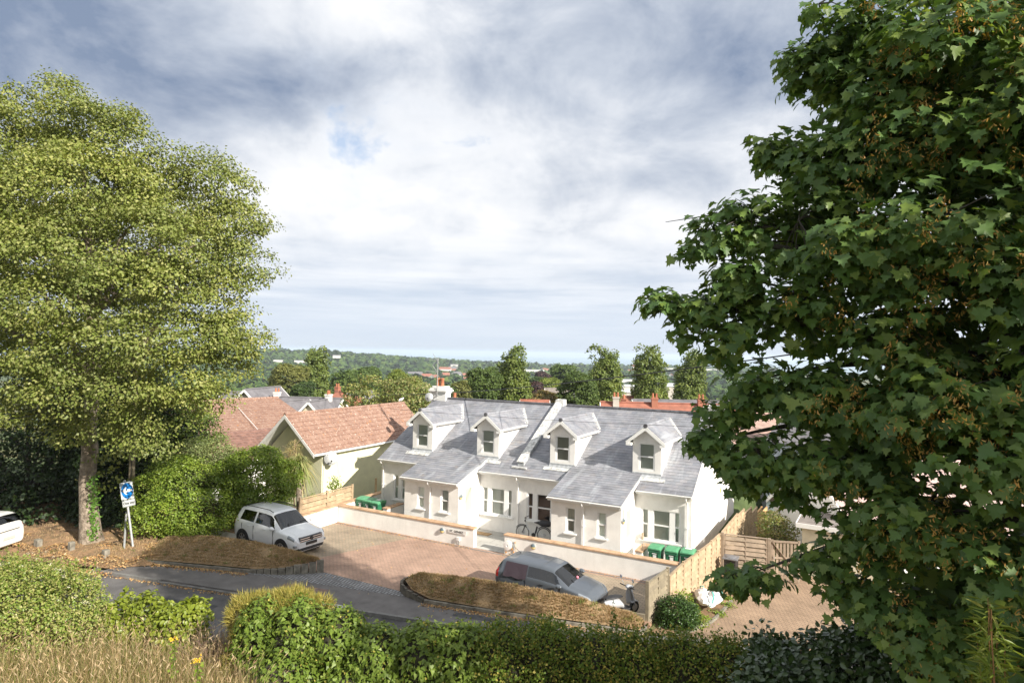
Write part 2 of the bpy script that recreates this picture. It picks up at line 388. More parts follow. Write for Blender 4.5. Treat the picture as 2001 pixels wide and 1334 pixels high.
MT['bin'] = pmat('green_bin_plastic', (.03, .17, .085), .45, nscale=3, namt=.12)
MT['binlid'] = pmat('light_green_lid', (.10, .33, .17), .42, nscale=3, namt=.15)
MT['paper'] = pmat('white_sticker', (.78, .78, .76), .6)
MT['bulk'] = pmat('woven_white_bag', (.74, .74, .73), .7, nscale=3, col2=(.55, .52, .50), bump=.4, bscale=9)
MT['teal'] = pmat('teal_strap', (.12, .45, .42), .6)
MT['silver'] = pmat('silver_paint', (.80, .82, .84), .3, .0, coat=.6)
MT['greypaint'] = pmat('grey_metallic_paint', (.10, .115, .135), .3, .25, coat=.6)
MT['whitecar'] = pmat('white_car_paint', (.72, .72, .70), .3, coat=.5)
MT['chrome'] = pmat('chrome', (.75, .76, .78), .12, 1.0)
MT['alloy'] = pmat('alloy_wheel', (.55, .55, .56), .3, .8)
MT['tail'] = pmat('red_lamp', (.45, .02, .02), .15, coat=1)
MT['shadecloth'] = pmat('dark_sunshade_cloth', (.045, .03, .04), .8, bump=.5, bscale=4)
MT['blue'] = pmat('sign_blue', (.01, .17, .50), .35)
MT['signgrey'] = pmat('sign_backing', (.46, .48, .48), .5)
MT['yellowlens'] = pmat('lamp_glass_bowl', (.62, .50, .22), .2)
MT['water'] = pmat('sea', (.22, .33, .40), .35, spec=.5)
MT['flatroof'] = pmat('felt_roof', (.23, .20, .18), .9, nscale=1.5, namt=.2)
MT['stone'] = pmat('grey_stonework', (.36, .33, .27), .9, nscale=3, namt=.3)
MT['roof_red'] = islandmat('red_tiles', [(.32, .13, .085), (.28, .11, .075)], .8, nscale=1.5)
MT['roof_grey'] = islandmat('grey_slate_roof', [(.17, .16, .17), (.145, .14, .15)], .7, nscale=1.5)
# ================================================================ terrain and surfaces
def Yn(x): return -14.53 + .205 * x
def sstep(a, b, x):
    t = np.clip((x - a) / (b - a), 0, 1); return t * t * (3 - 2 * t)
def T(x, y):
    x = np.asarray(x, float); y = np.asarray(y, float)
    d = Yn(x) - y
    z = np.full(np.broadcast(x, y).shape, -.14)
    bank = 2.7 * sstep(.2, 3.3, d) + .30 * np.clip(d - 2.6, 0, 30)
    z = z + bank
    s = (x - CAM[0]) * FWD0[0] + (y - CAM[1]) * FWD0[1]; r = (x - CAM[0]) * RIGHT[0] + (y - CAM[1]) * RIGHT[1]
    fall = np.interp(s, [0, 44, 70, 120, 250, 400, 700, 1100, 2350, 2500, 6000], [0, 0, -3.5, -13, -24, -34, -43, -47, -48.5, -51.5, -52])
    z = z + fall
    hill = 34 * np.exp(-((s - 1750) / 480.0) ** 2 - ((r + 640) / 470.0) ** 2) + 15 * np.exp(-((s - 1500) / 500.0) ** 2 - ((r + 1150) / 500.0) ** 2)
    z = z + hill
    dr = sstep(.05, .5, x) * (1 - sstep(9, 14, x)) * (-.95 * sstep(-8.2, -2.2, y) - 1.6 * sstep(4, 17, y))
    z = z + np.where(s < 60, dr, 0)
    return z
def grid1(a, b, fine_a, fine_b, step, grow=1.25):
    xs = list(np.arange(fine_a, fine_b + 1e-6, step)); st = step
    while xs[-1] < b: st = min(st * grow, 60); xs.append(xs[-1] + st)
    st = step
    while xs[0] > a: st = min(st * grow, 60); xs.insert(0, xs[0] - st)
    return np.array(xs)
gx = grid1(-3600, 2600, -45, 16, .55); gy = grid1(-120, 3600, -34, 16, .55)
GX, GY = np.meshgrid(gx, gy); GZ = T(GX, GY)
nz = RS(3).rand(*GZ.shape); GZ = GZ + np.where(GZ > .5, (nz - .5) * .06, 0)
nx_, ny_ = len(gx), len(gy); idx = np.arange(nx_ * ny_).reshape(ny_, nx_)
Fq = np.stack([idx[:-1, :-1], idx[:-1, 1:], idx[1:, 1:], idx[1:, :-1]], -1).reshape(-1, 4)
tag(npmesh('ground', np.stack([GX, GY, GZ], -1).reshape(-1, 3), Fq, MT['ground'], smooth=True), kind='structure')
c0 = CAM + FWD0 * 9000
mb = MB(); R_ = 12000
mb.poly([tuple(CAM[:2] + FWD0[:2] * 2200 - RIGHT[:2] * R_) + (-50.0,), tuple(CAM[:2] + FWD0[:2] * 2200 + RIGHT[:2] * R_) + (-50.0,), tuple(CAM[:2] + FWD0[:2] * 13500 + RIGHT[:2] * R_) + (-50.0,), tuple(CAM[:2] + FWD0[:2] * 13500 - RIGHT[:2] * R_) + (-50.0,)])
tag(mb.build('sea', MT['water'], fixn=False), kind='structure')
def slab(name, pts, z, mat, depth=.12):
    mb = MB(); mb.prism([(x, y, z) for x, y in pts], (0, 0, -depth)); return tag(mb.build(name, mat), kind='structure')
def Yk(x): return -8.93 + .205 * x          # far kerb line
xs = [-80, -50, -35, -24, -20.7, -15, -10, -5, 0, 6, 14, 30]
slab('road', [(x, Yk(x) + .02) for x in xs] + [(x, Yn(x) - .05) for x in xs[::-1]], -.10, MT['asphalt'], .03)
pv = [(x, Yk(x) + .13) for x in [-20.4, -15, -10, -5, 0, 1.0, 6, 14]]
slab('pavement', pv + [(14, -4.4), (1.2, -7.0), (.15, -7.62), (-2.4, -8.15), (-4.9, -8.66), (-8.4, -8.95), (-15.36, -10.28), (-19.2, -11.64), (-20.4, -12.6)], 0, MT['pavement'])
kb = MB()
for i in range(44):                                             # kerb stones, dropped at the crossing
    x0 = -20.6 + i * .62; x1 = x0 + .612
    h = .0 if not (-11.2 < x0 < -9.4) else .0
    lo = -.055 if -18 < x0 < -10.6 else 0.012
    kb.prism([(x0, Yk(x0), lo), (x1, Yk(x1), lo), (x1, Yk(x1) + .125, lo), (x0, Yk(x0) + .125, lo)], (0, 0, -.13))
tag(kb.build('kerb', MT['kerb']), kind='structure')
kb = MB(); x0 = -10.6
kb.prism([(x0 - .0, Yk(x0) - .012, .03), (x0 + 1.0, Yk(x0 + 1) - .012, .03), (x0 + 1.0, Yk(x0 + 1) + .2, .03), (x0, Yk(x0) + .2, .03)], (0, 0, -.12))
tag(kb.build('drain_kerb', pmat('pale_kerb', (.5, .5, .5), .7, nscale=5)), 'pale concrete drain kerb at the road edge behind the ivy hedge', 'kerb')
slab('parking_area', [(-22, -8.8), (-12.8, -8.62), (-8.9, -8.62), (.02, -8.0), (.02, -2.76), (-17.7, -2.76), (-22, -5.6)], .006, MT['brick_paving'])
slab('cobbled_strip', [(-15.36, -10.28), (-8.4, -8.95), (-8.9, -8.62), (-12.8, -8.62)], .004, MT['setts'])
slab('forecourt', [(-19.6, -2.75), (.15, -2.75), (.15, .3), (-19.6, .3)], .012, MT['slabs'])
# thin channel drain line along the wall foot and a patch of darker asphalt
mb = MB(); mb.box(-17.55, .0, -3.02, -2.94, 0, .014); tag(mb.build('drain_channel', MT['kerb']), kind='structure')
def patch(name, pts, z, mat):
    mb = MB(); mb.poly([(x, y, z) for x, y in pts]); tag(mb.build(name, mat, fixn=False), kind='structure')
MT['redpatch'] = pmat('reddish_repair', (.20, .135, .115), .9, nscale=6, namt=.2); MT['newtar'] = pmat('newer_tar', (.075, .075, .078), .85, nscale=5, namt=.2)
a = on(590, 1150, 0); patch('pavement_patch', [(a[0] - .9, a[1] - .25), (a[0] + 1.0, a[1] + .1), (a[0] + .95, a[1] + .45), (a[0] - .95, a[1] + .15)], .004, MT['redpatch'])
a = on(330, 1180, -.1); patch('road_patch', [(a[0] - 1.6, a[1] - .7), (a[0] + 1.8, a[1] - .0), (a[0] + 1.6, a[1] + .8), (a[0] - 1.8, a[1] + .1)], -.096, MT['newtar'])
a = on(960, 1215, 0); patch('pavement_patch', [(a[0] - 1.4, a[1] - .25), (a[0] + 1.4, a[1] + .32), (a[0] + 1.3, a[1] + .62), (a[0] - 1.5, a[1] + .05)], .004, MT['newtar'])
# driveway on the right, falling away
dvx = np.linspace(.9, 12, 24); dvy = np.linspace(-7.4, 4.5, 26)
DX, DY = np.meshgrid(dvx, dvy); DX2 = DX + (DY + 7.4) * .12
DZ = T(DX2, DY) + .10 - (.0) ; DZ = np.where(DY < -6.6, np.maximum(DZ, -.02), DZ)
n1, n2 = len(dvx), len(dvy); ii = np.arange(n1 * n2).reshape(n2, n1)
tag(npmesh('driveway', np.stack([DX2, DY, DZ], -1).reshape(-1, 3), np.stack([ii[:-1, :-1], ii[:-1, 1:], ii[1:, 1:], ii[1:, :-1]], -1).reshape(-1, 4), MT['drive_paving'], smooth=True), kind='structure')
mb = MB()
for k in range(9):
    a = (.95 + k * .09, -7.3 + k * .75); b = (.95 + (k + 1) * .09, -7.3 + (k + 1) * .75 - .02)
    za = float(T(a[0], a[1])) + .17; zb = float(T(b[0], b[1])) + .17
    mb.beam((a[0], a[1], za - .06), (b[0], b[1], zb - .06), .10, .16)
tag(mb.build('driveway_edging', MT['concrete']), kind='structure')
# leaf litter verge under the lime tree
def mound(name, outline, ridge, mat, amp=.04, n=9, kind='structure', seed=1, base=0.0, prof=.5):
    rs = RS(seed); O = []
    m = len(outline)
    for i in range(m):
        a = np.array(outline[i]); b = np.array(outline[(i + 1) % m]); L = np.linalg.norm(b[:2] - a[:2]); k = max(1, int(L / .22))
        for j in range(k): O.append(a + (b - a) * j / k)
    O = np.array(O); R = np.array(ridge)
    dense = np.concatenate([np.linspace(R[i], R[i + 1], 20) for i in range(len(R) - 1)])
    near = dense[np.argmin(((O[:, None, :2] - dense[None, :, :2]) ** 2).sum(-1), axis=1)]
    V = []
    for k in range(n + 1):
        t_ = k / n; p = O[:, :2] * (1 - t_) + near[:, :2] * t_
        z = O[:, 2] + (near[:, 2] - O[:, 2]) * (math.sin(t_ * math.pi / 2) ** (2 * prof))
        nz = (rs.rand(len(O)) - .5) * amp * (1 if 0 < k else 0)
        V.append(np.column_stack([p, z + nz]))
    V = np.concatenate(V); L = len(O); F = []
    for k in range(n):
        for i in range(L):
            j = (i + 1) % L; F.append((k * L + i, k * L + j, (k + 1) * L + j, (k + 1) * L + i))
    o = npmesh(name, V, F, mat, smooth=True)
    return tag(o, kind=kind), V, L, n
_vg, VGV, VGL, VGn = mound('verge', [(-44, -17.6, -.05), (-33, -15.6, -.05), (-24.5, -13.85, -.05), (-20.5, -12.75, .0), (-19.3, -11.7, .03), (-19.7, -11.2, .05), (-21.9, -9.8, .3), (-24, -7.5, .3), (-44, -9, .3)],
      [(-40, -12.5, .5), (-30, -11.5, .35), (-22.2, -11.3, .25)], MT['soil'], .07, 10, seed=4)
# ---- planted mounds in front of the parking
bed1, B1V, B1L, B1n = mound('left_mound', [(-20.0, -11.5, .10), (-17.3, -10.65, .12), (-15.0, -10.05, .16), (-14.0, -9.62, .26), (-13.2, -9.0, .42), (-12.85, -8.75, .5), (-13.1, -8.62, .5), (-15, -8.55, .3), (-18, -8.62, .25), (-21.2, -8.7, .2), (-21.8, -9.8, .15)],
      [(-20.3, -10.0, .50), (-18.6, -9.5, .72), (-16.0, -9.25, .80), (-14.0, -9.05, .72), (-13.2, -8.9, .56)], MT['straw'], .07, 10, seed=5)
bed2, B2V, B2L, B2n = mound('right_mound', [(-8.28, -8.72, .22), (-7.3, -8.95, .15), (-4.9, -8.5, .12), (-2.4, -8.0, .12), (.02, -7.5, .12), (.0, -6.85, .12), (-.6, -6.7, .12), (-2.2, -7.2, .3), (-5.4, -7.62, .3), (-8.2, -7.6, .3), (-8.85, -7.75, .3), (-8.98, -8.2, .27)],
      [(-8.2, -8.1, .56), (-7.4, -8.05, .66), (-5.4, -7.92, .78), (-3.4, -7.72, .76), (-2.0, -7.55, .70), (-.6, -7.15, .40)], MT['straw'], .07, 10, seed=6)
def edging(name, pts, hs, label, mat, w=.34, thick=.09, gap=.012, group=None):
    """a run of upright edging blocks along a line, tops following hs"""
    r = thing(name, label, 'edging', (pts[0][0], pts[0][1], 0), group=group)
    P = [Vector((p[0], p[1], 0)) for p in pts]; L = [0]
    for i in range(len(P) - 1): L.append(L[-1] + (P[i + 1] - P[i]).length)
    n = max(1, int(round(L[-1] / w))); w = L[-1] / n; rs = RS(len(pts))
    for k in range(n):
        def q(s): return Vector((np.interp(s, L, [p.x for p in P]), np.interp(s, L, [p.y for p in P]), 0))
        s0 = k * w; s1 = s0 + w - gap; a = q(s0); b = q(s1); h = float(np.interp((s0 + s1) / 2, L, hs)) + rs.uniform(-.012, .012)
        d = (b - a).normalized(); nrm = Vector((-d.y, d.x, 0)) * thick
        mb = MB(); mb.prism([tuple(a), tuple(b), tuple(b + nrm), tuple(a + nrm)], (0, 0, h)); mb.v = [(x, y, z - .05) for x, y, z in mb.v]
        mb.build('block', mat, r)
    return r
edging('block_edging', [(-20.1, -11.62), (-17.3, -10.78), (-15.2, -10.2)], [.13, .14, .16], 'low kerb edging along the front of the left grass mound', MT['concrete'], w=.9)
edging('block_edging', [(-15.2, -10.2), (-14.1, -9.78), (-13.2, -9.12), (-12.72, -8.62)], [.17, .28, .47, .60], 'upright concrete blocks rising in steps round the corner of the left grass mound', MT['concrete'], w=.30, gap=.035)
edging('block_edging', [(-8.8, -7.66), (-9.12, -8.05), (-9.0, -8.55), (-8.4, -8.93), (-7.5, -9.1)], [.34, .36, .36, .32, .2], 'curved dark block edging round the nose of the right grass mound', pmat('dark_concrete', (.13, .115, .09), .9, nscale=4, namt=.3), w=.28)
edging('block_edging', [(-7.45, -9.08), (-4.9, -8.62), (-2.4, -8.12), (.05, -7.62)], [.16, .15, .15, .15], 'straight concrete kerb edging along the front of the right grass mound', MT['concrete'], w=.91)
edging('timber_edging', [(-1.9, -7.0), (-.9, -6.72), (-.1, -6.62)], [.36, .36, .30], 'short dark sleeper edging beside the scooter at the end of the right mound', MT['wood_old'], w=.5)
tag(MB().add([], []).box(.02, .22, -7.2, -6.95, .1, .22).build('brick', pmat('loose_brick', (.36, .22, .14), .9, nscale=6), bevel=.01), 'loose brown brick lying by the fence post', 'brick')
mb = MB(); mb.beam((.05, -7.6, .08), (.1, -7.15, .14), .10, .1); tag(mb.build('edging_stone', MT['concrete'], bevel=.02), 'loose pale edging stone at the right tip of the grass mound', 'stone')
# fallen leaves on parking, verge and pavement
def scatter(name, areas, n, size, mat, seed, label=None, zf=None):
    rs = RS(seed); V = []
    for (x0, x1, y0, y1, wgt, zz) in areas:
        m = int(n * wgt); x = rs.uniform(x0, x1, m); y = rs.uniform(y0, y1, m); z = np.full(m, zz) if zf is None else zf(x, y)
        a = rs.uniform(0, 6.28, m); s = size * rs.uniform(.5, 1.2, m); ti = rs.uniform(-.5, .5, m)
        dx = np.cos(a) * s; dy = np.sin(a) * s
        c = np.stack([x, y, z + .01], -1)
        e1 = np.stack([dx, dy, ti * s], -1); e2 = np.stack([-dy * .6, dx * .6, rs.uniform(0, .5, m) * s], -1)
        V.append(np.stack([c - e1, c - e2 * .8, c + e1, c + e2], 1))
    V = np.concatenate(V).reshape(-1, 3); F = np.arange(len(V)).reshape(-1, 4)
    return tag(npmesh(name, V, F, mat), kind='stuff')
MT['litter'] = leafmat('dead_leaves', [(.42, .20, .08), (.55, .36, .15), (.30, .14, .06), (.60, .45, .22), (.25, .14, .07)], .8, .1)
scatter('fallen_leaves', [(-17.5, -9.3, -3.1, -2.83, .24, .01), (-7.6, 0, -3.0, -2.83, .08, .01), (-17.5, -6, -8.4, -3, .09, .01), (-14.8, -8.5, -9.6, -8.5, .02, .01)], 1500, .035, MT['litter'], 2)
def vz(x, y): return np.maximum(.03, .30 - np.abs(y + 11.6) * .09)
scatter('leaf_litter', [(-34, -19.7, -13.6, -9.6, 1, 0)], 13000, .045, MT['litter'], 3, zf=lambda x, y: np.where(y < -12.9 - (-20 - x) * .19, .0, .16 + .12 * np.sin(x * 2) * np.cos(y * 3)))
def edge_strip(a, b, n, wid, seed, name, z=.012):
    rs = RS(seed); t_ = rs.rand(n); o = np.abs(rs.randn(n)) * wid
    a = np.array(a); b = np.array(b); d = (b - a) / np.linalg.norm(b - a); nr = np.array([d[1], -d[0]])
    p = a + (b - a) * t_[:, None] + nr * o[:, None]; s = .03 * rs.uniform(.6, 1.4, n); an = rs.uniform(0, 6.28, n)
    c = np.column_stack([p, np.full(n, z)]); e1 = np.column_stack([np.cos(an) * s, np.sin(an) * s, rs.uniform(0, .02, n)]); e2 = np.column_stack([-np.sin(an) * s * .7, np.cos(an) * s * .7, rs.uniform(0, .02, n)])
    V = np.stack([c - e1, c - e2, c + e1, c + e2], 1).reshape(-1, 3)
    tag(npmesh(name, V, np.arange(len(V)).reshape(-1, 4), MT['litter']), kind='stuff')
edge_strip((-20, -11.6), (-15.2, -10.25), 900, .16, 5, 'leaf_litter_strip')
edge_strip((-7.5, -9.12), (.05, -7.66), 1300, .14, 6, 'leaf_litter_strip')
edge_strip((-30, -15.1), (-12, -11.4), 1200, .10, 7, 'leaf_litter_strip', -.085)

# ================================================================ the white terrace
def sash(parent, x0, x1, z0, z1, y, blind='blind', sill=True, splits=None, M=None, mid=None, down=0.0):
    """sash window in a wall facing -y; splits: list of (x0,x1) lights; parts: window frame > pane, blind, sill"""
    lights = splits or [(x0 + .05, x1 - .05)]
    fr = MB(M); yo = y + .03; mid = mid or (z0 + z1) / 2
    edges = [x0] + [v for l in lights for v in l] + [x1]
    for i in range(0, len(edges), 2): fr.box(edges[i], edges[i + 1], yo, yo + .09, z0, z1)
    fr2 = fr
    for a, b in lights:
        fr.box(a, b, yo + .004, yo + .086, z0, z0 + .075); fr.box(a, b, yo + .004, yo + .086, z1 - .05, z1)
        fr.box(a, b, yo + .01, yo + .088, mid - .03, mid + .03)
        for xx in (a, b - .038): fr.box(xx, xx + .038, yo + .02, yo + .07, z0 + .06, mid - .022)
        for xx in (a, b - .025): fr.box(xx, xx + .025, yo + .045, yo + .08, mid + .022, z1 - .05)
    f = fr.build('window', MT['upvc'], parent)
    pn = MB(M); bl = MB(M); bk = MB(M)
    for a, b in lights:
        pn.add([(a + .02, yo + .04, z0 + .05), (b - .02, yo + .04, z0 + .05), (b - .02, yo + .04, mid), (a + .02, yo + .04, mid)], [(0, 1, 2, 3)])
        pn.add([(a + .02, yo + .06, mid), (b - .02, yo + .06, mid), (b - .02, yo + .06, z1 - .04), (a + .02, yo + .06, z1 - .04)], [(0, 1, 2, 3)])
        if blind: bl.box(a + .01, b - .01, yo + .092, yo + .096, z0 + .02 + down, z1 - .01)
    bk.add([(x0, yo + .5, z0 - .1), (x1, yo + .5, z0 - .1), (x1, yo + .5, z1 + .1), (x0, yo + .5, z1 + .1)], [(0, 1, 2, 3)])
    pn.build('pane', MT['glass'], f)
    if blind: bl.build('blind' if blind == 'blind' else 'curtain', MT[blind], f)
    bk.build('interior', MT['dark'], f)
    if sill:
        s = MB(M); s.box(x0 - .07, x1 + .07, y - .09, y + .05, z0 - .06, z0 - .002); s.build('sill', MT['white'], f)
    return f
def wall_y(mb, x0, x1, z0, z1, y, ops, t=.14, M=None):
    xs = sorted({x0, x1} | {v for o in ops for v in o[:2]}); zs = sorted({z0, z1} | {v for o in ops for v in o[2:]})
    for i in range(len(xs) - 1):
        for j in range(len(zs) - 1):
            cx, cz = (xs[i] + xs[i + 1]) / 2, (zs[j] + zs[j + 1]) / 2
            if any(o[0] < cx < o[1] and o[2] < cz < o[3] for o in ops): continue
            mb.add([(xs[i], y, zs[j]), (xs[i + 1], y, zs[j]), (xs[i + 1], y, zs[j + 1]), (xs[i], y, zs[j + 1])], [(0, 1, 2, 3)])
    for a, b, c, d in ops:
        mb.add([(a, y, c), (b, y, c), (b, y, d), (a, y, d), (a, y + t, c), (b, y + t, c), (b, y + t, d), (a, y + t, d)], [(0, 4, 5, 1), (1, 5, 6, 2), (2, 6, 7, 3), (3, 7, 4, 0)])
HL = -17.08; SL = .5738
def zroof(y): return 3.138 + SL * y
def zporch(y): return 2.70 + .30 * (y + 2.2)
house = thing('terraced_house', 'white rendered low terrace with grey slate roof, four dormers and two projecting porches', 'house', (-8.5, 0, 0))
P1 = (-13.89, -10.64); P2 = (-5.72, -2.49); YP = -2.0
three = lambda x0: [(x0 + .06, x0 + .31), (x0 + .55, x0 + 1.27), (x0 + 1.50, x0 + 1.70)]
main_ops = [(-16.22, -14.46, .80, 2.19), (-10.51, -8.75, .80, 2.19), (-7.95, -6.19, .80, 2.19), (-2.22, -.46, .80, 2.19)]
wl = MB()
wall_y(wl, HL, 0, -.2, 3.10, 0, main_ops)
wl.poly([(0, 0, -.8), (0, 11.5, -3.2), (0, 11.5, 3.1), (0, 5.12, 6.0), (0, 0, 3.07)])
wl.poly([(HL, 0, -.2), (HL, 11.5, -2.0), (HL, 11.5, 3.1), (HL, 5.12, 6.0), (HL, 0, 3.07)])
wl.poly([(HL, 11.5, -2), (0, 11.5, -3), (0, 11.5, 3.1), (HL, 11.5, 3.1)])
por_ops = {P1: [(-13.09, -12.64, 1.15, 2.27), (-11.68, -11.20, 1.15, 2.27)], P2: [(-5.01, -4.55, 1.15, 2.27), (-3.56, -3.13, 1.15, 2.27)]}
for (a, b), ops in por_ops.items():
    wall_y(wl, a, b, -.05, 2.74, YP, ops)
    for x in (a, b): wl.add([(x, YP, -.05), (x, 0, -.05), (x, .5, 3.42), (x, YP, 2.72)], [(0, 1, 2, 3)])
wl.build('wall', MT['render'], house)
for (a, b, c, d), bl in zip(main_ops, ('blind', 'blind', None, 'blind')):
    sash(house, a, b, c + .03, d, 0, bl, splits=three(a))
for k, (pp, ops) in enumerate(por_ops.items()):
    for j, (a, b, c, d) in enumerate(ops): sash(house, a, b, c + .02, d, YP, 'curtain' if (k, j) == (1, 0) else 'blind', down=.0 if (k, j) != (0, 0) else .0)
# slates as real overlapping pieces
def slates(mb, x0, x1, pa, pb, lift=.0, w=.30, gauge=.205, seed=1, clip=None, axis='x'):
    """pa,pb = (y,z) eave and ridge"""
    rs = RS(seed); L = math.hypot(pb[0] - pa[0], pb[1] - pa[1]); n = int(round(L / gauge)); g = L / n
    dy, dz = (pb[0] - pa[0]) / L, (pb[1] - pa[1]) / L; ny, nzv = -dz, dy
    V = []; F = []
    for r in range(n):
        s0 = r * g; s1 = min(s0 + g * 1.35, L); off = (r % 2) * w / 2
        x = x0 - off
        while x < x1 - .01:
            a = max(x, x0) + .003; b = min(x + w, x1) - .003; x += w
            if b - a < .03: continue
            j = rs.uniform(-.002, .003)
            def pt(xx, s, h): return (xx, pa[0] + dy * s + ny * h, pa[1] + dz * s + nzv * h)
            if clip and clip((a + b) / 2, pa[0] + dy * s0): continue
            h0 = lift + .016 + j; h1 = lift + .004; k = len(V)
            V += [pt(a, s0, h0), pt(b, s0, h0), pt(b, s1, h1), pt(a, s1, h1), pt(a, s0, lift), pt(b, s0, lift)]
            F += [(k, k + 1, k + 2, k + 3), (k + 4, k + 5, k + 1, k)]
    mb.add(V, F)
DORM = [-14.78, -10.587, -6.364, -2.178]; VD = .64; DW = .66
rf = MB()
slates(rf, HL - .05, .06, (-.24, zroof(-.24)), (5.12, zroof(5.12)), seed=11)
for a, b in (P1, P2):
    slates(rf, a - .10, b + .10, (-2.24, zporch(-2.24)), (.80, zporch(.80)), lift=.02, seed=int(-a))
roof = rf.build('roof', MT['slate'], house, fixn=False)
back = MB()
back.prism([(HL - .05, -.22, zroof(-.22) - .03), (.06, -.22, zroof(-.22) - .03), (.06, 5.12, zroof(5.12) - .03), (HL - .05, 5.12, zroof(5.12) - .03)], (0, 0, -.12))
for a, b in (P1, P2): back.prism([(a - .10, -2.22, zporch(-2.22) - .005), (b + .10, -2.22, zporch(-2.22) - .005), (b + .10, .7, zporch(.7) - .005), (a - .10, .7, zporch(.7) - .005)], (0, 0, -.07))
back.prism([(HL - .05, 5.12, zroof(5.12)), (.06, 5.12, zroof(5.12)), (.06, 11.8, 2.9), (HL - .05, 11.8, 2.9)], (0, 0, -.12))
back.build('roof_deck', MT['lead'], roof)
rd = MB()
for k in range(38):
    x0 = HL + k * .45
    if x0 > -.2: break
    if -8.9 < x0 < -8.25:
        if rd.v: rd.build('ridge_tiles', MT['ridge'], roof); rd = MB()
        continue
    rd.tube([(x0 + .01, 5.12, zroof(5.12) + .0), (x0 + .44, 5.12, zroof(5.12) + .0)], .10, 10)
rd.build('ridge_tiles', MT['ridge'], roof)
# eaves boards and gutters
gt = MB(); 
def gutter(mb, x0, x1, y, z, r=.055):
    n = 7; V = []; F = []
    for i in range(n):
        a = math.pi + math.pi * i / (n - 1)
        for xx in (x0, x1): V.append((xx, y + r * math.cos(a), z + r * math.sin(a)))
    for i in range(n - 1): F.append((2 * i, 2 * i + 1, 2 * i + 3, 2 * i + 2))
    mb.add(V, F)
    mb.box(x0, x1, y - r - .004, y - r + .004, z - .006, z + .006); mb.box(x0, x0 + .012, y - r, y + r, z - r, z); mb.box(x1 - .012, x1, y - r, y + r, z - r, z)
    x = x0 + .35
    while x < x1: mb.box(x - .02, x + .02, y - r - .012, y - r - .003, z - .03, z + .012); x += .85
segs = [(HL - .05, P1[0] - .1), (P1[1] + .1, P2[0] - .1), (P2[1] + .1, .06)]
fb = MB()
for a, b in segs:
    g_ = MB(); gutter(g_, a, b, -.31, 2.985); g_.build('gutter', MT['upvc'], house); fb.box(a, b, -.245, -.225, 2.85, 3.0); fb.box(a, b, -.225, 0.0, 2.84, 2.86)
for a, b in (P1, P2):
    g_ = MB(); gutter(g_, a - .1, b + .1, -2.31, 2.67); g_.build('gutter', MT['upvc'], house); fb.box(a - .08, b + .08, -2.24, -2.22, 2.53, 2.69); fb.box(a - .08, b + .08, -2.22, -2.0, 2.52, 2.54)
    for x in (b + .075,): fb.prism([(x, -2.24, 2.53), (x, -2.0, 2.53), (x, .5, 3.35), (x, .5, 3.5), (x, -2.24, 2.70)], (.022, 0, 0))
    for x in (a - .10,): fb.prism([(x, -2.24, 2.56), (x, .5, 3.38), (x, .5, 3.5), (x, -2.24, 2.70)], (.022, 0, 0))
fb.prism([(.06, -.24, 2.86), (.06, 5.12, 5.94), (.06, 5.12, 6.07), (.06, -.24, 2.99)], (.02, 0, 0))
fb.build('fascia', MT['white'], house)
for (x, y, z) in [(-8.39, 0, 2.9), (-12.26, YP, 2.6), (-4.16, YP, 2.6), (-.18, 0, 2.9), (-16.9, 0, 2.9)]:
    dp = MB(); g = y - (.31 if y == 0 else .31)
    dp.tube([(x, g, z + .05), (x, g, z - .08), (x, y - .07, z - .3), (x, y - .07, .02)], .036, 8)
    dp.box(x - .05, x + .05, y - .12, y, 1.55, 1.60); dp.box(x - .05, x + .05, y - .12, y, .5, .55)
    dp.build('downpipe', MT['upvc'], house, smooth=True)
# doors on the right-hand side of each porch
for x in (P1[1], P2[1]):
    d = MB(); d.box(x + .005, x + .03, -1.72, -.62, .05, 2.42); dr = d.build('door', MT['upvc'], house)
    g = MB(); g.box(x + .030, x + .036, -1.45, -.84, 1.15, 2.30); g.build('pane', MT['frosted'], dr)
    h = MB()
    for y0, y1 in ((-1.50, -1.45), (-.84, -.79)): h.box(x + .03, x + .045, y0, y1, 1.10, 2.35)
    for z0, z1 in ((1.10, 1.15), (2.30, 2.35)): h.box(x + .03, x + .045, -1.45, -.84, z0, z1)
    h.box(x + .03, x + .045, -1.76, -1.70, .05, 2.46); h.box(x + .03, x + .045, -.66, -.60, .05, 2.46); h.box(x + .03, x + .045, -1.70, -.66, 2.40, 2.46)
    h.build('frame', MT['upvc'], dr)
    k = MB(); k.box(x + .03, x + .08, -.76, -.74, 1.02, 1.16); k.build('handle', MT['chrome'], dr)
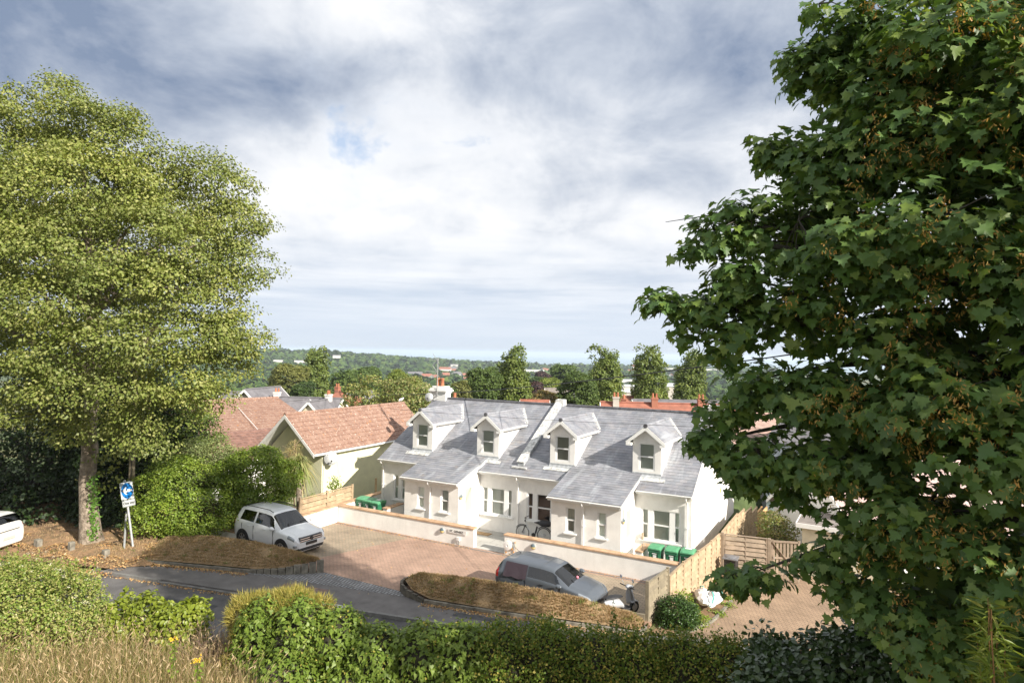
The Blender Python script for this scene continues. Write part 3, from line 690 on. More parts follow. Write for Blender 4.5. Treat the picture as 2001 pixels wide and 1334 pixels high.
# dormers
for d in DORM:
    mb = MB(); L, R = d - DW, d + DW; ez = 5.12
    o = (d - .375, d + .375, 3.75, 4.98)
    wall_y(mb, L, R, 3.56, ez, VD, [o], t=.1)
    mb.add([(L, VD, ez), (R, VD, ez), (d, VD, 5.72)], [(0, 1, 2)])
    for x in (L, R): mb.add([(x, VD, 3.5), (x, VD, ez), (x, 3.5, ez)], [(0, 1, 2)])
    dm = mb.build('dormer', MT['render'], house)
    sash_o = sash(dm, o[0], o[1], o[2], o[3], VD - .02, 'blind' if d != DORM[2] else 'curtain', sill=False, down=.0)
    sash_o.name = 'window'
    r = MB()
    for sg in (-1, 1):
        A = Vector((d, .36, 5.80)); Bv = Vector((d + sg * .88, .36, 5.07)); n = 5; LL = 4.64
        rs = RS(int(abs(d) * 10) + sg)
        rows = 6
        for i in range(rows):
            t0, t1 = i / rows, min(1, (i + 1.3) / rows)
            p0 = A.lerp(Bv, 1 - t0); p1 = A.lerp(Bv, 1 - t1)
            yend = 4.64 - (1 - t0) * 1.26; y = .36 - (i % 2) * .15
            while y < yend:
                a, b = max(y, .36) + .003, min(y + .3, yend) - .003; y += .3
                if b - a < .03: continue
                up = Vector((sg * .64, 0, .77))
                r.add([tuple(Vector((p0.x, a, p0.z)) + up * .02), tuple(Vector((p0.x, b, p0.z)) + up * .02), tuple(Vector((p1.x, b, p1.z)) + up * .004), tuple(Vector((p1.x, a, p1.z)) + up * .004)], [(0, 1, 2, 3) if sg > 0 else (3, 2, 1, 0)])
    for k in range(9):
        y0 = .36 + k * .46
        r.tube([(d, y0 + .01, 5.80), (d, min(y0 + .455, 4.62), 5.80)], .07, 8)
    rr = r.build('dormer_roof', MT['slate'], dm, fixn=False)
    dk_ = MB()
    for sg in (-1, 1):
        dk_.prism([(d, .37, 5.79), (d + sg * .87, .37, 5.065), (d + sg * .87, 3.36, 5.065), (d, 4.62, 5.79)], (0, 0, -.05))
    dk_.build('roof_deck', MT['white'], rr)
    bb = MB()
    for sg in (-1, 1):                                          # barge boards and boxed ends
        bb.prism([(d, .33, 5.80), (d + sg * .90, .33, 5.06), (d + sg * .90, .33, 4.90), (d, .33, 5.60)], (0, .03, 0))
        bb.box(d + sg * .66, d + sg * .90, .335, .62, 4.87, 4.98)
        bb.box(d + sg * .87, d + sg * .89, .36, 3.30, 4.95, 5.05)
        bb.box(d + sg * .66, d + sg * .87, .62, 3.2, 4.97, 4.99)
    bb.build('barge_board', MT['white'], dm)
    gg = MB(); 
    for sg in (-1, 1): gg.tube([(d + sg * .93, .40, 5.03), (d + sg * .93, 3.36, 5.03)], .035, 8)
    gg.tube([(d + .93, 3.1, 5.0), (d + .93, 3.2, 4.86)], .03, 8)
    gg.build('gutter', MT['upvc'], dm)
    cp = MB(); cp.lathe((d, .35, 5.80), [(.105, -.03), (.105, .05)], 6, 'y'); cp.build('ridge_cap', MT['ridge'], dm)
    vl = MB()                                                    # pale valley strip at the back and lead apron below
    for sg in (-1, 1):
        a = Vector((d, 4.66, 5.83)); b = Vector((d + sg * .92, 3.36, 5.11)); vl.beam(a, b, .10, .02, (0, -.4, 1))
    vl.build('valley_flashing', MT['leadpale'], dm)
    ap = MB(); ya = .40; 
    for k in range(8):
        xa = d - .90 + k * .225; ap.prism([(xa, .29, zroof(.29) + .05), (xa + .222, .29, zroof(.29) + .05), (xa + .222, .47, zroof(.47) + .05), (xa, .47, zroof(.47) + .05)], (0, 0, -.02))
    ap.build('apron_flashing', MT['leadpale'], dm)
    ap = MB(); ap.prism([(L - .02, .46, zroof(.46) + .045), (R + .02, .46, zroof(.46) + .045), (R + .02, VD + .02, zroof(VD) + .09), (L - .02, VD + .02, zroof(VD) + .09)], (0, 0, -.02)); ap.box(L - .015, R + .015, VD - .03, VD - .002, 3.52, 3.64)
    ap.build('lead_tray', MT['lead'], dm)
# party wall parapet
pw = MB(); x = -8.50
pw.prism([(x - .17, .35, zroof(.35) + .02), (x + .17, .35, zroof(.35) + .02), (x + .17, 5.2, zroof(5.2) + .02), (x - .17, 5.2, zroof(5.2) + .02)], (0, 0, .22))
pa = pw.build('parapet', MT['lead'], house)
pw = MB(); pw.prism([(x - .21, .30, zroof(.30) + .245), (x + .21, .30, zroof(.30) + .245), (x + .21, 5.25, zroof(5.25) + .245), (x - .21, 5.25, zroof(5.25) + .245)], (0, 0, .03))
for k in range(7):
    y = .9 + k * .68; pw.prism([(x - .215, y, zroof(y) + .276), (x + .215, y, zroof(y) + .276), (x + .215, y + .04, zroof(y + .04) + .276), (x - .215, y + .04, zroof(y + .04) + .276)], (0, 0, .02))
pw.build('parapet_capping', MT['leadpale'], pa)
pw = MB(); pw.box(x - .22, x + .22, 5.0, 5.5, 6.0, 6.40); pw.box(x - .40, x + .40, .12, .33, zroof(.2) + .02, zroof(.2) + .08); pw.build('parapet_end', MT['leadpale'], pa)
# chimneys
ch = MB(); cx0, cx1 = -17.28, -16.18
ch.box(cx0, cx1, 4.85, 5.45, 5.2, 6.42); ch.box(cx0 - .05, cx1 + .05, 4.80, 5.50, 6.42, 6.50); ch.box(cx0 - .12, cx1 + .12, 4.73, 5.57, 6.50, 6.62); ch.box(cx0 - .06, cx1 + .06, 4.79, 5.51, 6.62, 6.72); ch.box(cx0 + .04, cx1 - .04, 4.9, 5.4, 6.72, 6.84)
cc = ch.build('chimney', MT['white'], house, bevel=.012)
for px_ in (-16.93, -16.62):
    p = MB(); p.lathe((px_, 5.12, 6.84), [(.13, 0), (.12, .12), (.115, .40), (.14, .43), (.14, .47), (.10, .50)], 14); p.build('chimney_pot', MT['terracotta'], cc, smooth=True)
p = MB(); p.lathe((-16.05, 5.7, 6.0), [(.11, 0), (.10, .38), (.12, .42)], 12); p.build('chimney_pot', MT['terracotta'], cc, smooth=True)
ch = MB(); ch.box(-.42, .42, 4.8, 5.5, 5.3, 6.42); ch.box(-.50, .50, 4.72, 5.58, 6.42, 6.52); ch.build('chimney', MT['white'], house, bevel=.01)
mb = MB(); mb.box(0.0, .05, 6.75, 6.9, 1.85, 2.1); mb.build('outside_light', MT['yellowlens'], house)
# things fixed to or standing by the house
def dish(name, label, c, yaw, r, arm, loc):
    t_ = thing(name, label, 'satellite dish', loc)
    mb = MB(Matrix.Translation(c) @ Matrix.Rotation(yaw, 4, 'Z') @ Matrix.Rotation(math.radians(-20), 4, 'X'))
    prof = [(r * k / 6, -.10 * (1 - (k / 6) ** 2)) for k in range(7)]
    V = []; F = []; n = 24
    for rr_, h in prof:
        for k in range(n): V.append((rr_ * math.cos(6.2832 * k / n) * .92, -h * -1, rr_ * math.sin(6.2832 * k / n)))
    for i in range(6):
        for k in range(n): F.append((i * n + k, i * n + (k + 1) % n, (i + 1) * n + (k + 1) % n, (i + 1) * n + k))
    mb.add(V, F); mb.build('reflector', MT['galv'], t_, smooth=True)
    m2 = MB(Matrix.Translation(c) @ Matrix.Rotation(yaw, 4, 'Z')); m2.tube([(0, 0, -r * .8), (0, -r * 1.1, -r * .25)], .018, 6); m2.box(-.04, .04, -r * 1.2, -r * 1.0, -r * .3, -r * .12); m2.build('feed_arm', MT['black'], t_)
    m3 = MB(); m3.tube(arm, .025, 6); m3.build('bracket', MT['galv'], t_)
    return t_
dish('satellite_dish', 'grey satellite dish fixed below the white chimney with twin pots', (-17.0, 4.25, 6.18), math.radians(20), .28, [(-17.0, 4.3, 6.15), (-16.8, 4.5, 6.0), (-16.7, 4.85, 6.1)], (-17, 4.3, 6.1))
an = thing('tv_aerial', 'tall television aerial mast with two yagi arrays strapped to the chimney', 'aerial', (-16.75, 4.75, 6.1))
mb = MB(); mb.tube([(-16.75, 4.74, 6.1), (-16.72, 4.74, 8.62)], .028, 8); mb.box(-16.8, -16.7, 4.70, 4.85, 6.55, 6.6); mb.box(-16.8, -16.7, 4.70, 4.85, 6.25, 6.3); mb.build('mast', MT['galv'], an)
def yagi(z, L, n, tilt=0):
    mb = MB(); d = Vector((-.93, .2, tilt)).normalized(); a = Vector((-16.73, 4.72, z)); b = a + d * L; mb.tube([a, b], .012, 5)
    for k in range(n):
        p = a.lerp(b, (k + 1) / n); q = Vector((.1, .25, 0)); mb.tube([p - q * .5, p + q * .5], .007, 4)
    for s in (1, -1): mb.tube([a + Vector((-.05, 0, 0)), a + Vector((-.38, 0, -.38 * s))], .016, 5)
    mb.build('array', MT['galv'], an)
yagi(8.5, .95, 12); yagi(7.75, 1.0, 12)
def lamp(label, x, y, z, face='y'):
    t_ = thing('bulkhead_lamp', label, 'wall lamp', (x, y, z))
    ax = face; s = -1 if face == 'y' else 1
    b = MB(); b.lathe((x, y, z), [(.13, 0), (.13, s * .02), (.115, s * .06)], 20, ax); b.build('base', MT['galv'], t_, smooth=True)
    g = MB(); prof = [(.115 * math.cos(a), s * (.06 + .07 * math.sin(a))) for a in [0, .4, .8, 1.2, 1.5]]
    g.lathe((x, y, z), prof, 20, ax)
    lo = MB(); hi = MB(); 
    for f in g.f:
        c = np.mean([g.v[i] for i in f], 0); (hi if c[2] > z else lo).add([g.v[i] for i in f], [tuple(range(len(f)))])
    hi.build('hood', pmat('slate_hood', (.10, .14, .16), .4), t_, smooth=True); lo.build('bowl', MT['yellowlens'], t_, smooth=True)
lamp('round half-hooded lamp on the left boundary wall beside the name lettering', -10.98, -2.80, .56)
lamp('round half-hooded lamp on the right boundary wall next to the hose reel', -6.17, -2.80, .57)
lamp('round half-hooded lamp beside the left front door', P1[1] + .002, -1.86, 1.98, 'x')
lamp('round half-hooded lamp beside the right front door', P2[1] + .002, -1.86, 1.98, 'x')
# ---- boundary wall
def bwall(name, label, x0, x1, y0, y1, h=.89, z=0.0, jl=.75, along='x'):
    t_ = thing(name, label, 'wall', ((x0 + x1) / 2, (y0 + y1) / 2, 0))
    mb = MB(); mb.box(x0, x1, y0, y1, -.15 + z, h - .06); mb.build('wall_body', MT['render'], t_)
    c = MB(); n = max(1, int(round(((x1 - x0) if along == 'x' else (y1 - y0)) / jl)))
    for k in range(n):
        if along == 'x':
            a = x0 - .03 + (x1 - x0 + .06) * k / n; b = x0 - .03 + (x1 - x0 + .06) * (k + 1) / n - .008; c.box(a, b, y0 - .04, y1 + .04, h - .06, h)
        else:
            a = y0 + (y1 - y0 - .01) * k / n; b = y0 + (y1 - y0 - .01) * (k + 1) / n - .008; c.box(x0 - .04, x1 + .04, a, b, h - .06, h)
    c.build('coping', MT['coping'], t_, bevel=.008)
    return t_
bwall('boundary_wall', 'white wall with sandstone coping left of the gap, carrying the house name', -17.88, -9.26, -2.80, -2.52)
bwall('boundary_wall', 'white wall with sandstone coping right of the gap, behind the grey car', -7.63, .05, -2.80, -2.52)
bwall('boundary_wall', 'sunlit white return wall behind the silver car, topped with sandstone', -17.88, -17.60, -7.6, -2.85, along='y')
bwall('boundary_wall', 'low brown garden wall running behind the silver car', -21.5, -17.9, -7.9, -7.65, .5)
bwall('bin_store_wall', 'short white pier with a sandstone slab beside the left-hand green bins', -15.35, -15.05, -1.9, -.6, .86)
bwall('bin_store_wall', 'short white pier with a sandstone slab beside the right-hand green bins', -1.95, -1.65, -1.7, -.5, .80)
# house name on the wall
def text(s, size, M, mat, name, parent=None, ext=.004, align='LEFT'):
    cu = bpy.data.curves.new(name, 'FONT'); cu.body = s; cu.size = size; cu.extrude = ext; cu.align_x = align; cu.offset = size * .02
    tmp = bpy.data.objects.new(name, cu); COL.objects.link(tmp); bpy.context.view_layer.update()
    me = bpy.data.meshes.new_from_object(tmp.evaluated_get(bpy.context.evaluated_depsgraph_get())); COL.objects.unlink(tmp); bpy.data.objects.remove(tmp)
    me.transform(M)
    if parent is not None: me.transform(Matrix.Translation(-Vector(root_loc(parent))))
    me.materials.clear(); me.materials.append(mat); me.name = name
    o = bpy.data.objects.new(name, me); COL.objects.link(o)
    if parent is not None: o.parent = parent
    return o
np_ = thing('name_plate', 'slim white house name plate lettered in grey on the left boundary wall', 'sign', (-10.1, -2.83, .6))
mb = MB(); mb.box(-10.62, -9.62, -2.845, -2.83, .53, .70); mb.build('plate', MT['render'], np_)
mb = MB()
for x in (-10.5, -9.75): mb.box(x, x + .03, -2.83, -2.80, .58, .64)
mb.build('fixing', MT['galv'], np_)
text('ST. GENIEZ', .135, Matrix.Translation((-10.55, -2.849, .575)) @ Matrix.Rotation(math.pi / 2, 4, 'X') @ Matrix.Diagonal((1.12, 1, 1, 1)), pmat('grey_lettering', (.12, .12, .12), .6), 'lettering', np_)
jb = thing('junction_box', 'small white socket box low on the wall under the house name', 'box', (-10.05, -2.8, .3))
mb = MB(); mb.box(-10.14, -9.98, -2.90, -2.80, .22, .38); mb.build('box_body', MT['upvc'], jb, bevel=.01)
mb = MB(); mb.tube([(-10.05, -2.84, .22), (-10.05, -2.82, .0)], .012, 6); mb.build('cable', MT['black'], jb)
hr = thing('hose_reel', 'grey round hose reel on the right boundary wall end with orange taps', 'hose reel', (-7.35, -2.9, .42))
mb = MB(); mb.lathe((-7.38, -2.82, .46), [(.09, .0), (.09, -.05), (.20, -.055), (.20, -.075), (.12, -.10), (.11, -.14), (.20, -.15), (.20, -.17), (.06, -.19), (.05, -.15)], 24, 'y'); mb.build('drum', MT['upvc'], hr, smooth=True)
mb = MB(); mb.box(-7.16, -7.10, -2.88, -2.80, .30, .62); mb.box(-7.2, -7.14, -2.90, -2.86, .40, .5); mb.build('bracket', MT['galv'], hr)
mb = MB()
for p in ((-7.18, -2.9, .32), (-7.05, -2.88, .62), (-7.12, -2.86, .18), (-7.5, -2.88, .12)): mb.lathe(p, [(.02, -.03), (.022, .03)], 8)
mb.build('connector', pmat('orange_plastic', (.7, .30, .04), .5), hr)
mb = MB()
pts = [(-7.18 - .35 * math.sin(a) * .6, -2.86 - .03 * math.sin(3 * a), .28 + .20 * math.cos(a)) for a in np.linspace(0, 6, 22)]
mb.tube(pts, .010, 6); mb.tube([(-7.06, -2.86, .6), (-7.02, -2.85, .3), (-7.06, -2.86, .05), (-7.3, -2.92, .02), (-7.55, -2.9, .04)], .012, 6); mb.build('hose', pmat('pale_hose', (.60, .50, .38), .5), hr)
mb = MB(); mb.box(-10.45, -9.6, -.9, -.45, .012, .035); tag(mb.build('doormat', pmat('coir_mat', (.42, .28, .15), 1, nscale=12, namt=.3), bevel=.01), 'brown coir doormat outside the left front door', 'doormat')
# small ornament on the sill
ow = MB(); ow.lathe((-2.12, -.05, .80), [(.03, 0), (.055, .02), (.06, .12), (.045, .2), (.05, .24), (.04, .30), (.0, .32)], 12); tag(ow.build('sill_ornament', pmat('glazed_owl', (.62, .50, .36), .5, nscale=18, col2=(.25, .2, .14)), smooth=True), 'small brown and white owl-like ornament standing on the right window sill', 'ornament')
# taps on piers
for x, y, lab in ((-15.2, -1.2, 'small metal garden tap on the left pier slab'), (-1.8, -1.2, 'small metal garden tap on the right pier slab')):
    mb = MB(); mb.tube([(x, y, .8), (x, y, .97), (x + .12, y - .03, .97), (x + .14, y - .03, .9)], .014, 6); mb.box(x - .02, x + .02, y - .04, y + .04, .98, .995); tag(mb.build('tap', MT['galv']), lab, 'tap')
# wheelie bins
def make_bin(label, sticker):
    t_ = thing('wheelie_bin', label, 'bin', (0, 0, 0))
    def ring(w, d, z, yo=0): return [(-w, -d + yo, z), (w, -d + yo, z), (w, d + yo, z), (-w, d + yo, z)]
    mb = MB(); V = ring(.22, .24, .08) + ring(.25, .29, .80) + ring(.268, .33, .82) + ring(.268, .33, .93); 
    F = [(3, 2, 1, 0)] + [(i * 4 + k, i * 4 + (k + 1) % 4, (i + 1) * 4 + (k + 1) % 4, (i + 1) * 4 + k) for i in range(3) for k in range(4)] + [(12, 13, 14, 15)]
    mb.add(V, F)
    for x in (-.17, .17): mb.box(x - .02, x + .02, -.30, -.265, .2, .79)
    mb.build('body', MT['bin'], t_, bevel=.012)
    l = MB(); V = []; 
    prof = [(-.355, .935), (-.35, .985), (-.25, 1.03), (0, 1.065), (.2, 1.055), (.33, 1.0), (.36, .95)]
    for x in (-.272, -.2, .2, .272):
        for y, z in prof: V.append((x, y, z - (.02 if abs(x) > .25 else 0)))
    n = len(prof); F = [(i * n + k, i * n + k + 1, (i + 1) * n + k + 1, (i + 1) * n + k) for i in range(3) for k in range(n - 1)] + [tuple(range(n)), tuple(range(3 * n, 4 * n))[::-1]]
    l.add(V, F); l.build('lid', MT['binlid'], t_, bevel=.008)
    h = MB(); h.tube([(-.22, .40, .98), (.22, .40, .98)], .018, 8); h.build('handle', MT['bin'], t_)
    for x in (-.25, .25):
        w_ = MB(); w_.lathe((x, .27, .10), [(.10, -.025), (.10, .025)], 16, 'x'); w_.build('wheel', MT['black'], t_)
    s = MB(); s.box(-.05, .09, -.315, -.309, .52, .72); s.build('sticker', MT['paper'], t_)
    s = MB(); s.box(-.09, .10, -.322, -.316, .755, .785); s.build('sticker', MT['paper'], t_)
    return t_
b0 = make_bin('', True)
BINS = [(-17.25, -1.25, .05, 'green wheelie bin nearest the fence in the left bin row'), (-16.66, -1.35, .02, 'green wheelie bin in the middle of the left bin row'), (-16.05, -1.45, -.02, 'green wheelie bin with a white lid sticker, right end of the left row'),
        (-1.15, -1.35, -.03, 'light-lidded green wheelie bin next to the short white pier on the right'), (-.48, -1.30, .03, 'green wheelie bin in the middle of the right bin row'), (.14, -1.22, .0, 'green wheelie bin half hidden by the wooden fence, right end of the right bin row')]
ch_ = {o.name: kids(o) for o in list(bpy.data.objects)}
for i, (x, y, a, lab) in enumerate(BINS):
    o = b0 if i == 0 else copy_tree(b0, None, ch_)
    o.location = (x, y, .012); o.rotation_euler[2] = a; tag(o, lab, 'bin', 'green wheelie bins behind the boundary wall')
    if i < 5 and i not in (2,): pass
for (x, y, lab) in ((-16.05, -1.45, ''), (.14, -1.22, '')):
    par = [o for o in bpy.data.objects if o.name.startswith('wheelie_bin') and abs(o.location.x - x) < .01][0]
    mb = MB(); mb.box(-.12, .14, -.08, .1, 1.068, 1.074); o = mb.build('lid_sticker', MT['paper'], par, local=True)
# ================================================================ neighbouring bungalows
bwall('boundary_wall', 'white wall topped with sandstone running back beside the left green bins', -17.88, -17.60, -2.45, 1.6, along='y')
def pantiles(mb, A, B, C, D, pitch=.30, course=.34):
    """tiled slope: A,B along the eave, D,C along the ridge (A->D up the slope)"""
    A, B, C, D = map(Vector, (A, B, C, D)); W = (B - A).length; H = (D - A).length
    nu = max(4, int(W / pitch) * 5); nv = max(2, int(H / course)); nrm = (B - A).cross(D - A).normalized()
    if nrm.z < 0: nrm = -nrm
    V = []; F = []; prof = [0, .018, .035, .03, .008]
    for j in range(nv):
        for e in (0, 1):
            v = (j + e) / nv
            for i in range(nu + 1):
                u = i / nu; p = A.lerp(B, u).lerp(D.lerp(C, u), v)
                V.append(tuple(p + nrm * (prof[i % 5] + (.035 if e == 0 else .004))))
    row = nu + 1
    for j in range(nv):
        b = j * 2 * row
        for i in range(nu): F.append((b + i, b + i + 1, b + row + i + 1, b + row + i))
        if j:
            for i in range(nu): F.append((b - row + i, b - row + i + 1, b + i + 1, b + i))
    for i in range(nu): V0 = V
    mb.add(V, F)
nb = thing('green_bungalow', 'pale green bungalow with a lichened red pantile roof and gable end', 'house', (-22.8, 3.5, 0))
GX0, GX1, GR = -24.85, -20.62, -22.78; GY0, GY1 = -1.0, 9.0; ZE, ZR = 3.10, 5.20
wl = MB()
wl.add([(GX1, GY0, -.3), (GX1, GY1, -.5), (GX1, GY1, ZE), (GX1, GY0, ZE)], [(0, 1, 2, 3)]); wl.add([(GX0, GY0, -.3), (GX0, GY1, -.5), (GX0, GY1, ZE), (GX0, GY0, ZE)], [(0, 1, 2, 3)])
for y in (GY0, GY1): wl.poly([(GX0, y, -.4), (GX1, y, -.4), (GX1, y, ZE), (GR, y, ZR - .1), (GX0, y, ZE)])
wl.build('wall', MT['green_render'], nb)
r = MB(); e1 = (GX1 + .24, ZE + .02); e0 = (GX0 - .26, ZE + .02)
pantiles(r, (e1[0], GY0 - .85, e1[1]), (e1[0], GY1 + .2, e1[1]), (GR, GY1 + .2, ZR), (GR, GY0 - .85, ZR))
pantiles(r, (e0[0], GY0 - .85, e0[1]), (e0[0], GY1 + .2, e0[1]), (GR, GY1 + .2, ZR), (GR, GY0 - .85, ZR))
for k in range(25): r.tube([(GR, GY0 - .85 + k * .46, ZR), (GR, min(GY0 - .85 + k * .46 + .44, GY1 + .2), ZR + .01)], .11, 9)
rf_ = r.build('roof', MT['tile'], nb, fixn=False)
r = MB()
for x, z in (e1, e0): r.prism([(x, GY0 - .84, z - .02), (x, GY1 + .19, z - .02), (GR, GY1 + .19, ZR - .02), (GR, GY0 - .84, ZR - .02)], (0, 0, -.07))
r.build('roof_underside', MT['white'], rf_)
r = MB()
for x, z in (e1, e0):
    r.prism([(x, GY0 - .87, z), (GR, GY0 - .87, ZR + .0), (GR, GY0 - .87, ZR - .22), (x, GY0 - .87, z - .20)], (0, .03, 0))
r.build('barge_board', MT['white'], nb)
r = MB(); gutter2 = MB()
gutter2.tube([(e1[0] + .05, GY0 - .85, ZE - .04), (e1[0] + .05, GY1, ZE - .02)], .055, 8); gutter2.tube([(e1[0] + .05, GY0 + .05, ZE - .05), (GX1 + .05, GY0 + .12, ZE - .35), (GX1 + .05, GY0 + .12, .1)], .04, 8)
gutter2.build('gutter', MT['upvc'], nb, smooth=True)
r = MB(); r.box(GX1 + .02, GX1 + .06, 6.5, 8.4, 1.02, 1.08); r.build('sill', MT['white'], nb)
dish('satellite_dish', 'large grey satellite dish on the pale green bungalow wall', (GX1 + .40, -.72, 2.80), math.radians(50), .42, [(GX1 + .4, -.7, 2.75), (GX1 + .2, -.9, 2.5), (GX1 + .0, -.9, 2.45)], (GX1, -.8, 2.6))
# low garage wing between the two bungalows
lb = thing('red_roof_bungalow', 'white bungalow with a wide faded red tiled roof behind the trees on the left', 'house', (-33, 3, 0))
Ld = Vector((.18, .98, 0)).normalized()
r = MB(); E0 = Vector((-31.6, -3.2, 2.7)); E1 = Vector((-28.4, 5.4, 2.7)); R0 = Vector((-37.2, -3.0, 5.05)); R1 = Vector((-34.55, 8.0, 5.05))
pantiles(r, E0, E1 + (E1 - E0) * .18, R1, R0 )
bk_ = (R0 - E0); E0b = R0 + Vector((bk_.x, bk_.y, -bk_.z)); E1b = R1 + Vector((-5.3, .8, -2.35)); pantiles(r, E0b, E1b, R1, R0)
for k in range(22):
    a = R0.lerp(R1, k / 22); b = R0.lerp(R1, (k + .96) / 22); r.tube([a, b], .13, 9)
r.build('roof', MT['tile'], lb, fixn=False)
w_ = MB(); E1x = E1 + (E1 - E0) * .18
for a, b in ((E0, E1x), (E1x, R1), (E1x, E1b), (E0, E0b)):
    ins = Vector((-.35, 0, 0)) if b is not R1 else Vector((-.35, 0, 0))
    w_.add([tuple(a + ins - Vector((0, 0, 3.4))), tuple(b + ins - Vector((0, 0, (b.z - 2.7) + 3.4))), tuple(b + ins - Vector((0, 0, .05))), tuple(a + ins - Vector((0, 0, .05)))], [(0, 1, 2, 3)])
w_.add([tuple(E1x + Vector((-.35, 0, 0))), tuple(E1b + Vector((.35, 0, 0))), tuple(R1)], [(0, 1, 2)])
w_.build('wall', MT['render'], lb)
g = MB(); g.tube([E0 + Vector((.06, 0, -.05)), E1x + Vector((.06, 0, -.05))], .06, 8); g.tube([R0.lerp(R1, .62) + Vector((1.4, 0, -.35)), E0.lerp(E1x, .55) + Vector((0, 0, .3))], .02, 5); g.build('gutter', MT['upvc'], lb)
w2 = thing('tiled_outbuilding', 'small lower outbuilding roof of darker red tiles between the two bungalows', 'building', (-27, 0, 0))
r = MB(); pantiles(r, (-26.0, -4.2, 2.35), (-24.6, 2.4, 2.35), (-28.4, 4.0, 3.6), (-29.6, -3.4, 3.6)); r.build('roof', pmat('dark_red_tiles', (.25, .14, .11), .85, nscale=3, namt=.2), w2, fixn=False)
r = MB(); r.prism([(-26.1, -4.0, -.2), (-24.8, 2.2, -.2), (-28.2, 3.8, -.2), (-29.4, -3.3, -.2)], (0, 0, 2.5)); r.build('wall', MT['render'], w2)
# the gull on the ridge
gl = MB(); c = at(794, 781, 44.5)
c = np.array([GR, GY1 - .2, ZR + .15])
gl.tube([(c[0], c[1] - .24, c[2] + .02), (c[0], c[1] - .16, c[2] + .08), (c[0], c[1], c[2] + .12), (c[0], c[1] + .14, c[2] + .13), (c[0], c[1] + .22, c[2] + .19), (c[0], c[1] + .29, c[2] + .21), (c[0], c[1] + .35, c[2] + .19)], [.01, .06, .10, .09, .055, .055, .008], 10)
for s in (-.03, .03): gl.tube([(c[0] + s, c[1] + .02, c[2] + .03), (c[0] + s, c[1] + .02, c[2] - .08)], .008, 5)
tag(gl.build('gull', pmat('gull_plumage', (.75, .75, .76), .7, nscale=3), smooth=True), 'white and grey gull perched on the end of the bungalow ridge', 'gull')

# ================================================================ fences
def panel(parent, a, b, z0, z1a, z1b, mat, rows=9, weave=True, cap=True, mids=1, seed=1):
    """horizontal weave panel between points a,b (x,y); tops z1a,z1b"""
    rs = RS(seed); a = Vector((*a, 0)); b = Vector((*b, 0)); d = (b - a).normalized(); n = Vector((-d.y, d.x, 0)); mb = MB(); L = (b - a).length
    for i in range(rows):
        t0 = i / rows; t1 = (i + .85) / rows
        for k in range(mids + 1):
            u0 = k / (mids + 1); u1 = (k + 1) / (mids + 1); off = n * (.007 if (i + k) % 2 else -.007) if weave else n * 0
            def P(u, t_): 
                z1 = z1a + (z1b - z1a) * u; base = z0
                return a + d * (L * u) + Vector((0, 0, base + (z1 - .05 - base) * min(t_, 1.0)))
            th = n * .007
            q = [P(u0, t0) + off * 1.0, P(u1, t0) + off * 1.0, P(u1, t1) - off * .0, P(u0, t1) - off * .0]
            sgn = 1 if n.dot(Vector((CAM[0] - a.x, CAM[1] - a.y, 0))) > 0 else -1; nn = n * sgn; q = [P(u0, t0) + off + nn * .036, P(u1, t0) + off + nn * .036, P(u1, t1) + off - nn * .012, P(u0, t1) + off - nn * .012]
            mb.prism([tuple(p - th) for p in q], tuple(th * 2))
    for k in range(mids):
        u = (k + 1) / (mids + 1); p = a + d * (L * u); z1 = z1a + (z1b - z1a) * u
        for s in (-1, 1): mb.beam(tuple(p + n * .034 * s + Vector((0, 0, z0))), tuple(p + n * .034 * s + Vector((0, 0, z1 - .05))), .03, .012, tuple(n))
    if cap: mb.beam(tuple(a + Vector((0, 0, z1a - .02))), tuple(b + Vector((0, 0, z1b - .02))), .10, .03)
    for p, z1 in ((a + d * .02, z1a), (b - d * .02, z1b)): mb.beam(tuple(p + Vector((0, 0, z0))), tuple(p + Vector((0, 0, z1 - .04))), .05, .07, tuple(n))
    return mb.build('fence_panel', mat, parent)
def post(parent, p, z0, z1, mat, w=.09):
    mb = MB(); mb.box(p[0] - w / 2, p[0] + w / 2, p[1] - w / 2, p[1] + w / 2, z0, z1); return mb.build('post', mat, parent, bevel=.006)
f1 = thing('wooden_fence', 'short mossy weathered fence panel beside the scooter', 'fence', (-.02, -6.3, 0))
post(f1, (-.07, -6.45), -.1, 1.36, MT['wood_old'], .12); post(f1, (.16, -4.66), -.4, 1.34, MT['wood_old'], .10)
panel(f1, (-.06, -6.38), (.15, -4.72), -.05, 1.30, 1.30, MT['wood_old'], 8)
f2 = thing('wooden_fence', 'long pale woven fence between the terrace and the brown driveway', 'fence', (.5, -1, 0))
pts = [(.16, -4.58), (.27, -2.69), (.50, -.98), (.70, .73), (.80, 2.35)]
for k in range(4):
    a, b = pts[k], pts[k + 1]; zt = .96 - .0 * k; zb = float(T(np.array(.9), np.array((a[1] + b[1]) / 2))) + .1
    if k: post(f2, a, zb - .3, zt + .05, MT['wood'])
    else: post(f2, (a[0] + .03, a[1] + .06), zb - .3, zt + .04, MT['wood'])
    panel(f2, (a[0], a[1] + .07), (b[0], b[1] - .05), zb, zt, zt, MT['wood'], 10, mids=1, seed=k)
f4 = thing('wooden_fence', 'grey-brown woven fence across the back of the brown driveway', 'fence', (1.8, 2.5, -1))
post(f4, (.90, 2.33), -1.4, 1.02, MT['wood_grey'], .13); post(f4, (2.84, 2.72), -1.4, .92, MT['wood_grey'], .13)
panel(f4, (.99, 2.35), (2.76, 2.70), -.95, .95, .92, MT['wood_grey'], 9, mids=1, seed=9)
gt_ = thing('garden_gate', 'closed wooden driveway gate with vertical boards next to the grey-brown fence', 'gate', (3.4, 2.9, -1))
